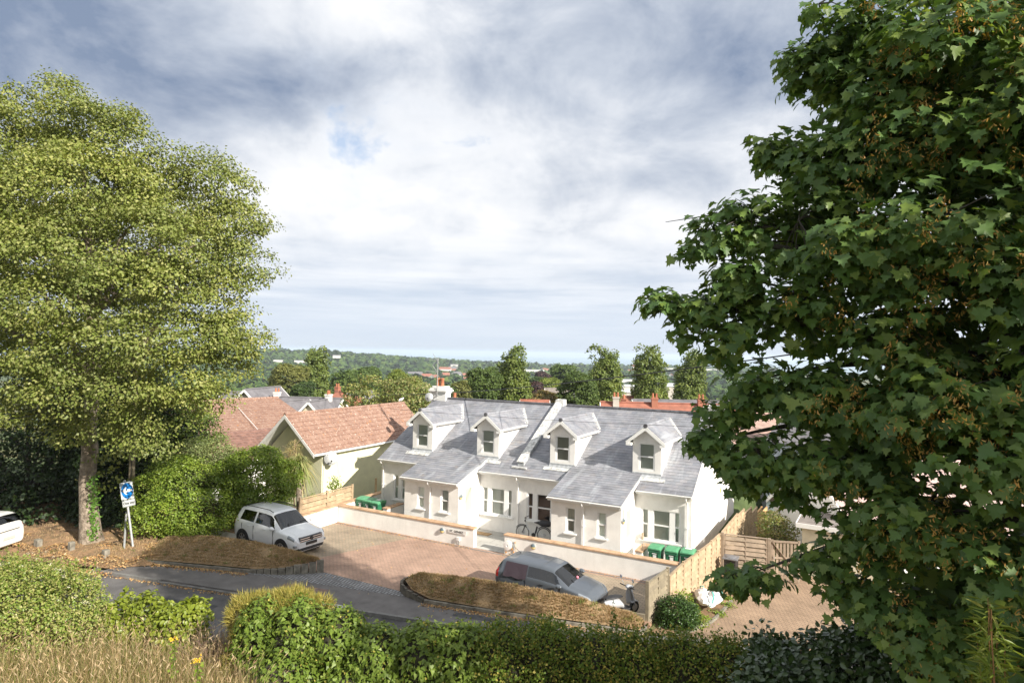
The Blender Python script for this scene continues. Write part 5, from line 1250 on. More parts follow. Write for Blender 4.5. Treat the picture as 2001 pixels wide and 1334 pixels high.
# ---- scooter
hat.scale = (1.04, 1.0, .95)
scs = thing('motor_scooter', 'white and grey motor scooter with round mirrors parked between the hatchback and the mossy fence', 'scooter', (-.95, -6.5, 0), math.radians(62)); scs.scale = (.95, .95, .95)
def bl(prof, mat, name, n=12, smooth=True):
    mb = MB(); pts = [p[:3] for p in prof]; V = []; F = []
    for (x, y, z, ry, rz_) in prof:
        for k in range(n): a = 6.2832 * k / n; V.append((x, y + ry * math.cos(a), z + rz_ * math.sin(a)))
    for i in range(len(prof) - 1):
        for k in range(n): F.append((i * n + k, i * n + (k + 1) % n, (i + 1) * n + (k + 1) % n, (i + 1) * n + k))
    F += [tuple(range(n)), tuple(range((len(prof) - 1) * n, len(prof) * n))[::-1]]; mb.add(V, F); return loc(scs, mb, name, mat, smooth=smooth)
for x in (-.62, .62):
    mb = MB(); mb.lathe((x, 0, .22), [(.12, -.04), (.2, -.05), (.22, 0), (.2, .05), (.12, .04)], 24, 'y'); w_ = loc(scs, mb, 'wheel', MT['rubber'], smooth=True)
    mb = MB(); mb.lathe((x, 0, .22), [(.13, -.045), (.13, .045)], 16, 'y'); mb.build('rim', MT['alloy'], w_, local=True)
MT['scooter'] = pmat('scooter_paint', (.50, .51, .54), .25, .1, coat=.7)
bl([(-.85, 0, .62, .05, .06), (-.7, 0, .60, .16, .14), (-.4, 0, .55, .19, .17), (-.15, 0, .50, .15, .16), (0, 0, .40, .13, .10)], MT['scooter'], 'tail_body')
bl([(-.80, 0, .77, .06, .03), (-.55, 0, .79, .15, .06), (-.2, 0, .77, .15, .05), (-.02, 0, .74, .08, .03)], MT['black'], 'seat')
mb = MB(); mb.box(-.05, .38, -.17, .17, .24, .30); loc(scs, mb, 'footboard', MT['black'], bevel=.03)
mb = MB(); V = []; n1, n2 = 9, 9
for i in range(n1):
    z = .30 + .62 * i / (n1 - 1); wv = .24 * math.sin(math.pi * (.35 + .5 * i / (n1 - 1))); xc = .40 - .10 * i / (n1 - 1) + .06
    for j in range(n2): y = -wv + 2 * wv * j / (n2 - 1); V.append((xc + .13 * (1 - (y / max(wv, .01)) ** 2), y, z))
mb.add(V, [(i * n2 + j, (i + 1) * n2 + j, (i + 1) * n2 + j + 1, i * n2 + j + 1) for i in range(n1 - 1) for j in range(n2 - 1)]); ap_ = loc(scs, mb, 'leg_shield', MT['scooter'], smooth=True); ap_.modifiers.new('s', 'SOLIDIFY').thickness = .02
bl([(.22, 0, 1.0, .05, .04), (.32, 0, 1.0, .13, .09), (.42, 0, .97, .11, .09), (.48, 0, .95, .05, .05)], MT['scooter'], 'handlebar_cowl')
mb = MB(); mb.tube([(.25, -.36, 1.03), (.30, -.12, 1.0), (.30, .12, 1.0), (.25, .36, 1.03)], .02, 8); loc(scs, mb, 'handlebar', MT['black'])
mb = MB(); mb.lathe((.49, 0, .95), [(.08, -.03), (.075, .02), (.0, .03)], 16, 'x'); loc(scs, mb, 'headlight', MT['headl'], smooth=True)
bl([(.48, 0, .40, .08, .02), (.62, 0, .46, .09, .05), (.78, 0, .38, .08, .03)], MT['scooter'], 'front_mudguard')
mb = MB(); mb.tube([(.36, 0, .9), (.62, 0, .22)], .035, 8); mb.tube([(-.1, .12, .25), (-.15, .22, .02)], .015, 6); loc(scs, mb, 'fork', MT['galv'])
for s in (-1, 1):
    mb = MB(); mb.tube([(.28, s * .2, 1.02), (.26, s * .27, 1.18), (.24, s * .30, 1.26)], .008, 6); mr = loc(scs, mb, 'mirror_stem', MT['chrome'])
    mb = MB(); mb.lathe((.24, s * .31, 1.31), [(.0, -.02), (.055, -.012), (.065, .0), (.0, .004)], 16, 'x'); mb.build('mirror', MT['chrome'], mr, local=True, smooth=True)
# ---- bicycle with black pannier
bk = thing('bicycle', 'white step-through electric bicycle with a black covered seat leaning on the terrace wall', 'bicycle', (-7.35, -.45, .012), math.radians(3))
def bw(x, name='wheel'):
    n = 32; V = []; F = []
    mb = MB(Matrix.Translation((x, 0, .35)))
    for k in range(n):
        a = 6.2832 * k / n
        for q in range(6): b_ = 6.2832 * q / 6; r = .335 + .022 * math.cos(b_); V.append((r * math.cos(a), .022 * math.sin(b_), r * math.sin(a)))
    for k in range(n):
        for q in range(6): F.append((k * 6 + q, k * 6 + (q + 1) % 6, ((k + 1) % n) * 6 + (q + 1) % 6, ((k + 1) % n) * 6 + q))
    mb.add(V, F); w_ = loc(bk, mb, name, MT['rubber'], smooth=True)
    mb = MB()
    for k in range(18): a = 6.2832 * k / 18; mb.tube([(x, 0, .35), (x + .32 * math.cos(a), 0, .35 + .32 * math.sin(a))], .0025, 4)
    mb.lathe((x, 0, .35), [(.04, -.05), (.04, .05)], 10, 'y'); mb.lathe((x, .03, .35), [(.08, -.002), (.08, .002)], 16, 'y'); mb.build('spokes', MT['alloy'], w_, local=True)
bw(-.56); bw(.56)
MT['bike'] = pmat('pale_frame', (.66, .68, .69), .35)
mb = MB(); mb.tube([(-.38, 0, .86), (-.30, 0, .60), (-.10, 0, .38), (.02, 0, .30)], .026, 8); mb.tube([(.02, 0, .30), (.22, 0, .72)], .02, 8); mb.tube([(.02, 0, .30), (.56, 0, .35)], .013, 6); mb.tube([(.18, 0, .62), (.56, 0, .35)], .011, 6); loc(bk, mb, 'frame', MT['bike'], smooth=True)
mb = MB(); mb.tube([(.20, 0, .72), (.12, 0, .40)], .045, 8); loc(bk, mb, 'battery', MT['black'])
for s in (-.05, .05): mb = MB(); mb.tube([(-.42, s, .72), (-.56, s, .35)], .014, 6); loc(bk, mb, 'fork_blade', MT['black'])
mb = MB(); mb.tube([(-.38, 0, .82), (-.44, 0, 1.05)], .018, 6); mb.tube([(-.22, -.28, 1.10), (-.34, -.2, 1.12), (-.46, 0, 1.06), (-.34, .2, 1.12), (-.22, .28, 1.10)], .014, 8); loc(bk, mb, 'handlebar', MT['black'], smooth=True)
mb = MB(); mb.tube([(.22, 0, .72), (.26, 0, .86)], .014, 6); loc(bk, mb, 'seat_post', MT['alloy'])
mb = MB(); mb.tube([(.05, 0, .90), (.14, 0, .90), (.28, 0, .91), (.36, 0, .92)], [.02, .04, .08, .06], 8); loc(bk, mb, 'saddle', MT['black'], smooth=True)
mb = MB(); mb.lathe((.02, 0, .30), [(.10, -.04), (.10, .04)], 18, 'y'); mb.tube([(.02, -.09, .30), (.13, -.09, .18)], .01, 6); mb.box(.09, .17, -.16, -.08, .165, .185); loc(bk, mb, 'crank', MT['black'])
mb = MB(); mb.tube([(.56 + .40 * math.cos(a), 0, .35 + .40 * math.sin(a)) for a in np.linspace(.05, 2.4, 12)], .022, 6); mb.tube([(-.56 + .39 * math.cos(a), 0, .35 + .39 * math.sin(a)) for a in np.linspace(.9, 2.6, 8)], .018, 6); loc(bk, mb, 'mudguard', MT['black'])
mb = MB(); mb.lathe((-.42, -.03, .93), [(.035, -.03), (.035, .03)], 10, 'x'); loc(bk, mb, 'front_lamp', MT['trim'])
pb_ = thing('pannier_bag', 'bulky black bag strapped on the rear rack of the bicycle', 'bag', (-6.75, -.42, .78), math.radians(3))
mb = MB(); rs = RS(3); V = []; F = []; n = 14; pr = [(-.30, .04), (-.27, .13), (-.15, .19), (.05, .20), (.2, .18), (.29, .12), (.31, .03)]
for x, r in pr:
    for k in range(n): a = 6.2832 * k / n; V.append((x, .95 * r * math.cos(a) + rs.uniform(-.01, .01), .15 + .75 * r * math.sin(a) + rs.uniform(-.012, .012)))
for i in range(len(pr) - 1):
    for k in range(n): F.append((i * n + k, i * n + (k + 1) % n, (i + 1) * n + (k + 1) % n, (i + 1) * n + k))
F += [tuple(range(n)), tuple(range((len(pr) - 1) * n, len(pr) * n))[::-1]]
mb.add(V, F); mb.build('bag_body', pmat('black_nylon', (.018, .018, .022), .5, bump=.4, bscale=12), pb_, local=True, smooth=True)
mb = MB(); mb.tube([(-.1, -.18, 0), (-.1, -.2, .15), (-.1, 0, .30), (-.1, .2, .15), (-.1, .18, 0)], .008, 5); mb.build('strap', MT['black'], pb_, local=True)
# ================================================================ vegetation
def nrmz(a): return a / np.maximum(np.linalg.norm(a, axis=1, keepdims=True), 1e-9)
DIAMOND = (np.array([(0, 0, 0), (.5, .38, .10), (1, 0, -.02), (.5, -.38, .10)]), [(0, 1, 2, 3)])
OVAL = (np.array([(0, 0, 0), (.25, .30, .06), (.65, .30, .05), (1, 0, -.08), (.65, -.30, .05), (.25, -.30, .06)]), [(0, 1, 2, 3), (0, 3, 4, 5)])
BLADE = (np.array([(0, .10, 0), (0, -.10, 0), (1, 0, .0)]), [(0, 1, 2)])
def lobed():
    P = [(.0, .0), (.10, .20), (-.04, .46), (.22, .42), (.38, .58), (.50, .34), (.60, .24), (.80, .30), (.74, .14), (1.02, .0)]
    P = P + [(x, -y) for x, y in P[-2:0:-1]]
    V = [(.36, 0, -.03)] + [(x, y, .22 * abs(y) - .42 * max(0, x - .3) ** 2 - .25 * y * y) for x, y in P]
    n = len(P); return np.array(V), [(0, i + 1, (i + 1) % n + 1) for i in range(n)]
MAPLE = lobed()
IVY = (lambda P: (np.array([(.35, 0, -.02)] + [(x, y, .08 * abs(y)) for x, y in P]), [(0, i + 1, (i + 1) % len(P) + 1) for i in range(len(P))]))([(0, 0), (-.10, .34), (.22, .42), (.40, .24), (1.0, 0), (.40, -.24), (.22, -.42), (-.10, -.34)])
def leaves(C, N, size, shape, rs, tang=None, wob=.0):
    """place leaf templates at centres C with normals N"""
    TV, TF = shape; n = len(C); N = nrmz(N)
    if tang is None: tang = rs.randn(n, 3)
    t = nrmz(tang - (tang * N).sum(1, keepdims=True) * N); b = np.cross(N, t)
    size = np.broadcast_to(size, (n,)) * rs.uniform(.72, 1.25, n)
    V = C[:, None, :] + size[:, None, None] * (TV[None, :, 0:1] * t[:, None, :] + TV[None, :, 1:2] * b[:, None, :] + TV[None, :, 2:3] * N[:, None, :])
    V = V.reshape(-1, 3); k = len(TV); TFa = np.array(TF)
    F = (np.arange(n)[:, None, None] * k + TFa[None]).reshape(-1, TFa.shape[1]); return V, F
def merge(parts):
    V = []; F = []; o = 0
    for v, f in parts: V.append(v); F.append(f + o); o += len(v)
    return np.concatenate(V), np.concatenate(F)
def rdir(rs, n): return nrmz(rs.randn(n, 3))
def shell(blobs, n, rs, inner=.35, cull=.72, flat=1.0):
    """cluster centres near the outside of a union of ellipsoids; blob = (x,y,z,rx,ry,rz)"""
    B = np.array([b if len(b) == 6 else tuple(b[:3]) + (b[3],) * 3 for b in blobs], float)
    w = (B[:, 3] * B[:, 4] * B[:, 5]) ** (2 / 3.); w /= w.sum()
    bi = rs.choice(len(B), n, p=w); d = rdir(rs, n); f = 1 - inner * rs.rand(n) ** 1.6
    C = B[bi, :3] + d * B[bi, 3:] * f[:, None]; N = nrmz(d / B[bi, 3:])
    keep = np.ones(n, bool)
    for j in range(len(B)):
        q = (((C - B[j, :3]) / B[j, 3:]) ** 2).sum(1); keep &= ~((q < cull ** 2) & (bi != j))
    return C[keep], N[keep]
def clumps(blobs, nsub, rs, r0, inner=.3, cull=.7, flat=.5):
    """small flattened clumps sitting on the surface of big blobs"""
    C, N = shell(blobs, nsub, rs, inner, cull); r = r0 * rs.uniform(.65, 1.35, len(C))
    return np.column_stack([C, r, r, r * flat]), N
def sprays(C, N, per, cr, size, shape, rs, up=.55, flat=.4, outw=.4, rnd=.6, droop=.25):
    n = len(C); i = np.repeat(np.arange(n), per); m = len(i)
    off = rs.randn(m, 3) * cr * .55; off[:, 2] *= flat
    P = C[i] + off; NN = N[i] * outw + np.array([0, 0, up]) + rs.randn(m, 3) * rnd
    tg = off + N[i] * cr * .6 + np.array([0, 0, -droop * cr]) + rs.randn(m, 3) * cr * .3
    return leaves(P, NN, size, shape, rs, tg)
def foliage(name, parent, mat, parts):
    V, F = merge(parts); return npmesh(name, V, F, mat, parent)
def limbs(mb, base, ends, r0, rs, bend=.15, n=6, sub=2, tip=.02):
    for e in ends:
        a = Vector(base); b = Vector(e); L = (b - a).length; pts = []; rr = []
        kx = Vector(rs.uniform(-1, 1, 3)) * L * bend
        for k in range(n + 1):
            t_ = k / n; pts.append(a.lerp(b, t_) + kx * math.sin(t_ * math.pi) + Vector((0, 0, L * .06 * math.sin(t_ * math.pi)))); rr.append(r0 * (1 - t_) ** .8 + tip)
        mb.tube(pts, rr, 7)
        for q in range(sub):
            k = rs.randint(2, n); d = Vector(rs.uniform(-1, 1, 3)); d.z = abs(d.z) * .6; s = pts[k]; e2 = s + d.normalized() * L * rs.uniform(.2, .4)
            mb.tube([s, s.lerp(e2, .5) + Vector((0, 0, .04 * L)), e2], [rr[k] * .6, rr[k] * .4, tip * .6], 5)
def tree(name, label, base, blobs, ncl, per, cr, size, mat, trunk_r, bark='bark_dark', seed=1, group=None, shape=DIAMOND, tops=None, cat='tree', inner=.35, up=.55, flat=.4, crown_name='crown', limbs_n=8, rnd=.6, outw=.4, two=False, cull=.72):
    rs = RS(seed); t_ = thing(name, label, cat, base, group=group)
    if two:
        CB, CN = clumps(blobs, int(ncl / 3.5), rs, cr * 1.5, inner, cull, min(1.0, flat + .3)); m_ = int(per * 3.0); i = np.repeat(np.arange(len(CB)), m_)
        d = rdir(rs, len(i)); d[:, 2] = np.abs(d[:, 2]) * 1.15 - .25; d = nrmz(d + CN[i] * .6)
        C = CB[:, :3]; N = CN; PC = CB[i, :3] + d * CB[i, 3:] * rs.uniform(.6, 1.08, (len(i), 1))
        foliage(crown_name, t_, mat, [leaves(PC, d * .9 + np.array([0, 0, up * .5]) + rs.randn(len(i), 3) * .4, size, shape, rs, d + rs.randn(len(i), 3) * .6)])
    else:
        C, N = shell(blobs, ncl, rs, inner, cull)
        foliage(crown_name, t_, mat, [sprays(C, N, per, cr, size, shape, rs, up=up, flat=flat, rnd=rnd, outw=outw)])
    mb = MB(); B = np.array([b[:3] for b in blobs]); ctr = B.mean(0); top = tops if tops else (ctr[0], ctr[1], ctr[2])
    zb = base[2]; mid = (base[0] * .6 + top[0] * .4, base[1] * .6 + top[1] * .4, zb + (top[2] - zb) * .5)
    mb.tube([(base[0], base[1], zb - .3), (base[0], base[1], zb + .3), mid, top], [trunk_r * 1.35, trunk_r * 1.05, trunk_r * .8, trunk_r * .4], 10)
    ends = [tuple(C[i]) for i in rs.choice(len(C), min(limbs_n, len(C)), replace=False)]; limbs(mb, mid, ends, trunk_r * .35, rs)
    mb.build('trunk', MT[bark], t_, smooth=True)
    return t_
# ---------------- the lime on the left
MT['lime'] = leafmat('lime_leaves', [(.15, .20, .04), (.215, .255, .065), (.175, .225, .05), (.33, .34, .14), (.26, .29, .09), (.12, .17, .03)], .5, .26, noise=.35)
LD = 27.9; lb_ = on(175, 1072, .15)
def px(pts, D): return [tuple(at(x, y, D + dd)) + ((r / FPX * (D + dd)) * ax, (r / FPX * (D + dd)) * ay, (r / FPX * (D + dd)) * az) for x, y, r, dd, ax, ay, az in pts]
lime_b = px([(95, 240, 82, 0, 1, 1, .95), (170, 265, 72, -1, 1, 1, .9), (235, 285, 66, -1, 1, 1, .9), (20, 290, 90, -1, 1, 1, .9), (290, 345, 66, 0, 1, 1, .9), (190, 370, 85, -2.5, 1, 1, .8), (90, 380, 85, -3, 1, 1, .8), (335, 420, 62, -1, 1, 1, .8), (412, 375, 62, 0, 1, 1, .95), (-10, 420, 90, -3.2, 1, 1, .8),
    (455, 440, 52, 0, 1, 1, .8), (60, 500, 80, -4.2, 1, 1, .7), (170, 490, 80, -4, 1, 1, .7), (275, 480, 80, -3.2, 1, 1, .7), (390, 495, 68, -2, 1, 1, .7), (475, 515, 46, -.4, 1, 1, .7), (330, 575, 78, -3, 1, 1, .65), (220, 590, 80, -4.2, 1, 1, .6), (110, 600, 72, -4.6, 1, 1, .6), (0, 590, 70, -4.2, 1, 1, .6),
    (430, 585, 58, -1.8, 1, 1, .65), (465, 650, 44, -1.2, 1, 1, .7), (390, 665, 70, -2.5, 1, 1, .6), (290, 680, 74, -3.6, 1, 1, .55), (180, 690, 70, -4.4, 1, 1, .55), (95, 690, 50, -4.2, 1, 1, .6), (35, 745, 62, -3.8, 1, 1, .5), (445, 710, 42, -1.4, 1, 1, .6), (350, 750, 58, -2.8, 1, 1, .55), (250, 760, 58, -3.6, 1, 1, .5), (140, 770, 50, -4, 1, 1, .5), (400, 780, 34, -1.8, 1, 1, .6), (310, 815, 44, -2.4, 1, 1, .6), (265, 850, 26, -2.6, 1, 1, .8), (215, 815, 44, -2.4, 1, 1, .6), (300, 862, 26, -2.2, 1, 1, .8), (150, 838, 30, -1.6, 1, 1, .7), (60, 812, 46, -3, 1, 1, .5), (240, 862, 22, -1.8, 1, 1, .8), (345, 835, 24, -2, 1, 1, .7),
    (-110, 400, 150, 0, 1, 1, 1), (-80, 640, 100, -2, 1, 1, .7), (90, 420, 140, 4, 1, 1, 1.1), (280, 500, 130, 4, 1, 1, 1.0), (200, 650, 100, 3, 1, 1, .8)], LD)
rs = RS(21); lt = thing('lime_tree', 'big sunlit lime tree with a thick grey trunk beside the road on the left', 'tree', tuple(lb_))
CB, CN = clumps(lime_b, 2500, rs, .84, .5, .66, .66)
kp = (np.sin(CB[:, 0] * 2.1 + 1) + np.sin(CB[:, 1] * 1.9) + np.sin(CB[:, 2] * 2.6 + 2) + rs.randn(len(CB)) * .5) > -1.25
CB, CN = CB[kp], CN[kp]
m_ = 120; i = np.repeat(np.arange(len(CB)), m_); d = rdir(rs, len(i)); d[:, 2] = np.abs(d[:, 2]) * 1.1 - .25; d = nrmz(d + CN[i] * .55)
PC = CB[i, :3] + d * CB[i, 3:] * rs.uniform(.55, 1.08, (len(i), 1)) + rs.randn(len(i), 3) * .05
foliage('crown', lt, MT['lime'], [leaves(PC, d * .8 + np.array([0, 0, .35]) + rs.randn(len(i), 3) * .45, .122, DIAMOND, rs, d + np.array([0, 0, -.7]) + rs.randn(len(i), 3) * .4)])
mb = MB(); tr_pts = [(182, 1095, .85), (180, 1072, .58), (177, 1045, .45), (174, 1000, .38), (170, 940, .32), (176, 880, .33), (172, 840, .31), (178, 800, .29), (184, 740, .27), (182, 660, .25), (178, 560, .20), (170, 420, .12), (160, 300, .05)]
mb.tube([tuple(at(x, y, LD)) for x, y, r in tr_pts], [r for *_, r in tr_pts], 16)
base_f = at(184, 700, LD)
limbs(mb, tuple(at(183, 760, LD)), [tuple(at(*q)) for q in ((420, 640, 27), (330, 560, 26), (40, 520, 27), (-60, 620, 27))], .15, rs, .08)
limbs(mb, tuple(at(180, 620, LD)), [tuple(at(*q)) for q in ((440, 420, 28), (300, 400, 27), (280, 480, 24.5), (60, 360, 27), (110, 470, 24), (380, 520, 26))], .12, rs, .08, sub=4)
limbs(mb, tuple(at(260, 560, 27)), [tuple(at(*q)) for q in ((470, 500, 27.6), (460, 560, 27.4), (400, 470, 26.5))], .07, rs, .08, sub=4)
mb.build('trunk', MT['bark'], lt, smooth=True)
rs = RS(31); ivc = np.array([at(x, y, LD - .42) for x, y in zip(rs.normal(184, 6, 260), rs.uniform(930, 1055, 260))])
MT['ivy_bright'] = leafmat('bright_ivy', [(.10, .22, .03), (.16, .30, .05), (.07, .17, .025)], .4, .25)
V_, F_ = leaves(ivc, np.tile(-FW, (260, 1)) + rs.randn(260, 3) * .5, .11, IVY, rs); iv = npmesh('trunk_ivy', V_, F_, MT['ivy_bright'], lt)
# epicormic leaves around the trunk
rs = RS(33); ep = px([(140, 850, 34, -.8, 1, 1, .9), (215, 880, 34, -.2, 1, 1, .9), (205, 940, 28, .4, 1, 1, 1), (150, 830, 26, -1, 1, 1, .7)], LD)
C, N = shell(ep, 70, rs, .5); foliage('shoot_foliage', lt, MT['lime'], [sprays(C, N, 8, .35, .16, OVAL, rs)])
# ---------------- dark evergreen mass behind the lime, clipped hedge and shrubs
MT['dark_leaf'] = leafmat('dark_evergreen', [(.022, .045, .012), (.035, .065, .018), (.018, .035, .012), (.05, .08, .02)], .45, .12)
MT['mid_leaf'] = leafmat('mid_green', [(.09, .15, .03), (.13, .19, .04), (.17, .23, .05), (.08, .13, .025), (.14, .18, .045)], .45, .3, noise=.8)
MT['bright_leaf'] = leafmat('bright_green', [(.17, .27, .03), (.24, .34, .05), (.12, .20, .03), (.31, .38, .08), (.20, .29, .05)], .4, .32, noise=.8)
MT['pale_leaf'] = leafmat('pale_grey_green', [(.20, .26, .11), (.28, .33, .15), (.15, .21, .08), (.34, .36, .20)], .5, .3, noise=.8)
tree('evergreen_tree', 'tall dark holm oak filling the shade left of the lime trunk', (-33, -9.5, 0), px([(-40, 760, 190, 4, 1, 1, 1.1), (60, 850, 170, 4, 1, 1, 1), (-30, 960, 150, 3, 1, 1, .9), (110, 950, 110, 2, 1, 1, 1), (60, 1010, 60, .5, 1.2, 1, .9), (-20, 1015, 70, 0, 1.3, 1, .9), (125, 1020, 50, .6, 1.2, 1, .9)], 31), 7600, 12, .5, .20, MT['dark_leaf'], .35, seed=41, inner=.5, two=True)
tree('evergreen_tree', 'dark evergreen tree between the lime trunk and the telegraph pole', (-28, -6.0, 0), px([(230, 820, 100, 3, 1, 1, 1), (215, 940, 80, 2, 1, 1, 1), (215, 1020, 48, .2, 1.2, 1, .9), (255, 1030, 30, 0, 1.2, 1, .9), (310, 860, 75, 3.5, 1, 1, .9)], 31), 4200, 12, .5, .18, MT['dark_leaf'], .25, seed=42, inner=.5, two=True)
tree('yew_tree', 'feathery dark conifer in front of the white bungalow wall', (-27, -3.5, 0), px([(335, 790, 55, 2, 1, 1, 1), (375, 845, 52, 2, 1, 1, .9), (320, 890, 62, 1.5, 1, 1, .9), (370, 800, 30, 2, 1, 1, .8)], 32), 1000, 13, .38, .13, MT['mid_leaf'], .12, seed=43, inner=.5, flat=.3)
def bush(name, label, base, blobs, ncl, per, cr, size, mat, seed, shape=OVAL, cat='bush', stems=6, **k):
    return tree(name, label, base, blobs, ncl, per, cr, size, mat, .045, bark='twig', seed=seed, shape=shape, cat=cat, limbs_n=stems, crown_name='foliage', **k)
bush('hedge', 'loose sunlit mixed hedge right of the one way sign', tuple(on(330, 1035, .1)), px([(300, 970, 42, 0, 1.1, 1, 1), (330, 1000, 50, -.6, 1.1, 1, .8), (375, 950, 58, .2, 1.1, 1, .9), (400, 1000, 52, -.5, 1.1, 1, .8), (425, 960, 45, .4, 1.1, 1, .9), (290, 1020, 30, -.9, 1.1, 1, .8), (360, 1020, 34, -.9, 1.1, 1, .6), (340, 925, 40, .8, 1, 1, .9), (385, 985, 60, .8, 1.3, 1, .9), (350, 960, 50, .5, 1.2, 1, 1)], 29.5), 5200, 12, .26, .09, MT['bright_leaf'], 44, two=True)
bush('bush', 'pale silvery shrub above the mixed hedge, in front of the bungalow', tuple(on(400, 1000, .1)), px([(400, 905, 36, 0, 1, 1, .9), (430, 875, 22, .3, 1, 1, 1), (385, 880, 20, .5, 1, 1, 1.2), (455, 895, 22, 0, 1, 1, .9), (395, 925, 34, .2, 1.3, 1, 1), (440, 920, 30, .2, 1, 1, 1)], 31), 1300, 11, .26, .085, MT['pale_leaf'], 45, flat=.8)
bush('bush', 'rounded bright green bush behind the silver car', tuple(on(510, 1030, .1)), px([(505, 925, 52, 0, 1.1, 1, .9), (455, 925, 30, .2, 1.1, 1, .9), (545, 935, 35, .4, 1, 1, 1), (480, 965, 38, -.3, 1, 1, .8), (530, 965, 36, -.2, 1, 1, .7), (500, 950, 50, .5, 1.2, 1, 1)], 30.5), 3600, 12, .24, .10, MT['bright_leaf'], 46, two=True)
bush('bush', 'low leafy shrub by the slatted fence left of the wall corner', tuple(on(620, 1010, .1)), px([(612, 985, 20, 0, 1, 1, .9), (640, 985, 14, .3, 1, 1, 1.2), (600, 1000, 14, -.3, 1, 1, .8), (655, 945, 7, .6, 1, 1, 2)], 33.5), 260, 10, .22, .10, MT['bright_leaf'], 47)
bush('bush', 'shaded low ground shrub under the hedge behind the silver car', tuple(on(450, 1030, .1)), px([(430, 1020, 18, -.2, 1.6, 1, .6), (455, 1030, 12, -.2, 1, 1, .8)], 30.5), 160, 10, .2, .09, MT['mid_leaf'], 48)
# cabbage palm
cp_ = thing('cabbage_palm', 'cabbage palm with drooping sword leaves against the green gable', 'palm', tuple(on(585, 1040, 0)))
rs = RS(50); pc = at(583, 905, 33.0); n = 420; d = rdir(rs, n); d[:, 2] = d[:, 2] * .9 + .15; d = nrmz(d); V = []; F = []
for i in range(n):
    L = rs.uniform(.9, 1.55); s = np.cross(d[i], [0, 0, 1.]); s = s / (np.linalg.norm(s) + 1e-6) * .042; k0 = len(V)
    for q in range(5):
        t_ = q / 4; p = pc + d[i] * L * t_ + np.array([0, 0, -.75 * L * t_ ** 2.2]); ww = s * (1 - t_ * .95); V += [p - ww, p + ww]
    for q in range(4): F.append((k0 + 2 * q, k0 + 2 * q + 1, k0 + 2 * q + 3, k0 + 2 * q + 2))
MT['palm'] = leafmat('palm_swords', [(.26, .30, .11), (.36, .36, .14), (.18, .24, .08), (.50, .42, .19), (.24, .28, .10)], .45, .25)
npmesh('leaves', V, F, MT['palm'], cp_)
mb = MB(); g0 = on(585, 1040, 0); mb.tube([(g0[0], g0[1], 0), tuple(pc * .5 + np.array([g0[0], g0[1], 0]) * .5), tuple(pc)], [.16, .12, .10], 10); mb.build('trunk', MT['bark'], cp_, smooth=True)
V = []; F = []
for i in range(160):
    a = rs.uniform(0, 6.28); r = rs.uniform(.1, .35); L = rs.uniform(.6, 1.4); z0 = pc[2] - rs.uniform(.2, 1.3); k0 = len(V); s = np.array([-math.sin(a), math.cos(a), 0]) * .03
    p0 = np.array([pc[0] + math.cos(a) * .1, pc[1] + math.sin(a) * .1, z0]); p1 = p0 + np.array([math.cos(a) * r, math.sin(a) * r, -L * .4]); p2 = p0 + np.array([math.cos(a) * r * 1.2, math.sin(a) * r * 1.2, -L])
    V += [p0 - s, p0 + s, p1 - s, p1 + s, p2]; F.append((k0, k0 + 1, k0 + 3, k0 + 2)); F.append((k0 + 2, k0 + 3, k0 + 4, k0 + 4))
F = [f for f in F if len(set(f)) == 4]; npmesh('dead_skirt', V, F, pmat('dead_palm_leaf', (.42, .30, .19), .9, nscale=6), cp_)
bush('bush', 'yellowish feathery shrub rising behind the cabbage palm', tuple(on(575, 1000, 0)), px([(575, 878, 14, .5, 1, 1, 1.4), (562, 890, 11, .3, 1, 1, 1.2)], 33.6), 160, 12, .16, .07, leafmat('yellow_feathery', [(.45, .38, .16), (.55, .45, .20), (.36, .32, .13)], .6, .3), 51, shape=BLADE)
bush('shrub', 'round dark shrub at the foot of the pale woven fence', (.75, -5.75, -.25), [(.80, -5.75, .25, .62, .55, .52), (.60, -5.9, .0, .45, .4, .35), (1.05, -5.6, .1, .4, .4, .4)], 800, 11, .15, .065, leafmat('dark_shrub', [(.03, .06, .015), (.05, .10, .02), (.07, .13, .03)], .35, .2), 52)
bush('shrub', 'bright leafy sapling between the round dark shrub and the pale fence', (.85, -4.9, -.3), [(.80, -4.95, .35, .28, .3, .35), (1.0, -5.1, .05, .35, .3, .3)], 160, 10, .16, .07, MT['bright_leaf'], 53)
def weeds(name, pts, n, size, mat, seed, label=None, h=.12):
    rs = RS(seed); i = rs.randint(0, len(pts), n); P = np.array(pts)[i]; C = np.column_stack([P[:, 0] + rs.randn(n) * P[:, 2], P[:, 1] + rs.randn(n) * P[:, 2], np.zeros(n)]); C[:, 2] = T(C[:, 0], C[:, 1]) + .12 + rs.rand(n) * h
    V, F = leaves(C, rs.randn(n, 3) * .6 + np.array([0, 0, 1]), size, OVAL, rs); return tag(npmesh(name, V, F, mat), kind='stuff')
weeds('weeds', [(1.1, -4.6, .18), (1.15, -4.0, .2), (1.1, -3.4, .16), (1.5, -2.2, .14), (1.65, -1.2, .15), (1.6, -.5, .12), (1.2, -3.1, .12)], 1500, .075, MT['bright_leaf'], 54)
slab('fence_bed', [(.25, -7.0), (.93, -7.2), (1.65, -1.2), (1.8, 2.3), (.7, 2.3), (.55, -.9)], -.45, MT['soil'], .1)
bpy.data.objects['fence_bed'].hide_render = False
V = []; 
bx_ = np.linspace(0, 1, 8); by_ = np.linspace(-7.2, 2.2, 20); BX, BY = np.meshgrid(bx_, by_); XX = .22 + BX * (.78 + (BY + 7.2) * .115 - .06); ZZ = T(np.full_like(XX, .95), BY) + .16 + RS(3).rand(*XX.shape) * .04
bpy.data.objects.remove(bpy.data.objects['fence_bed'])
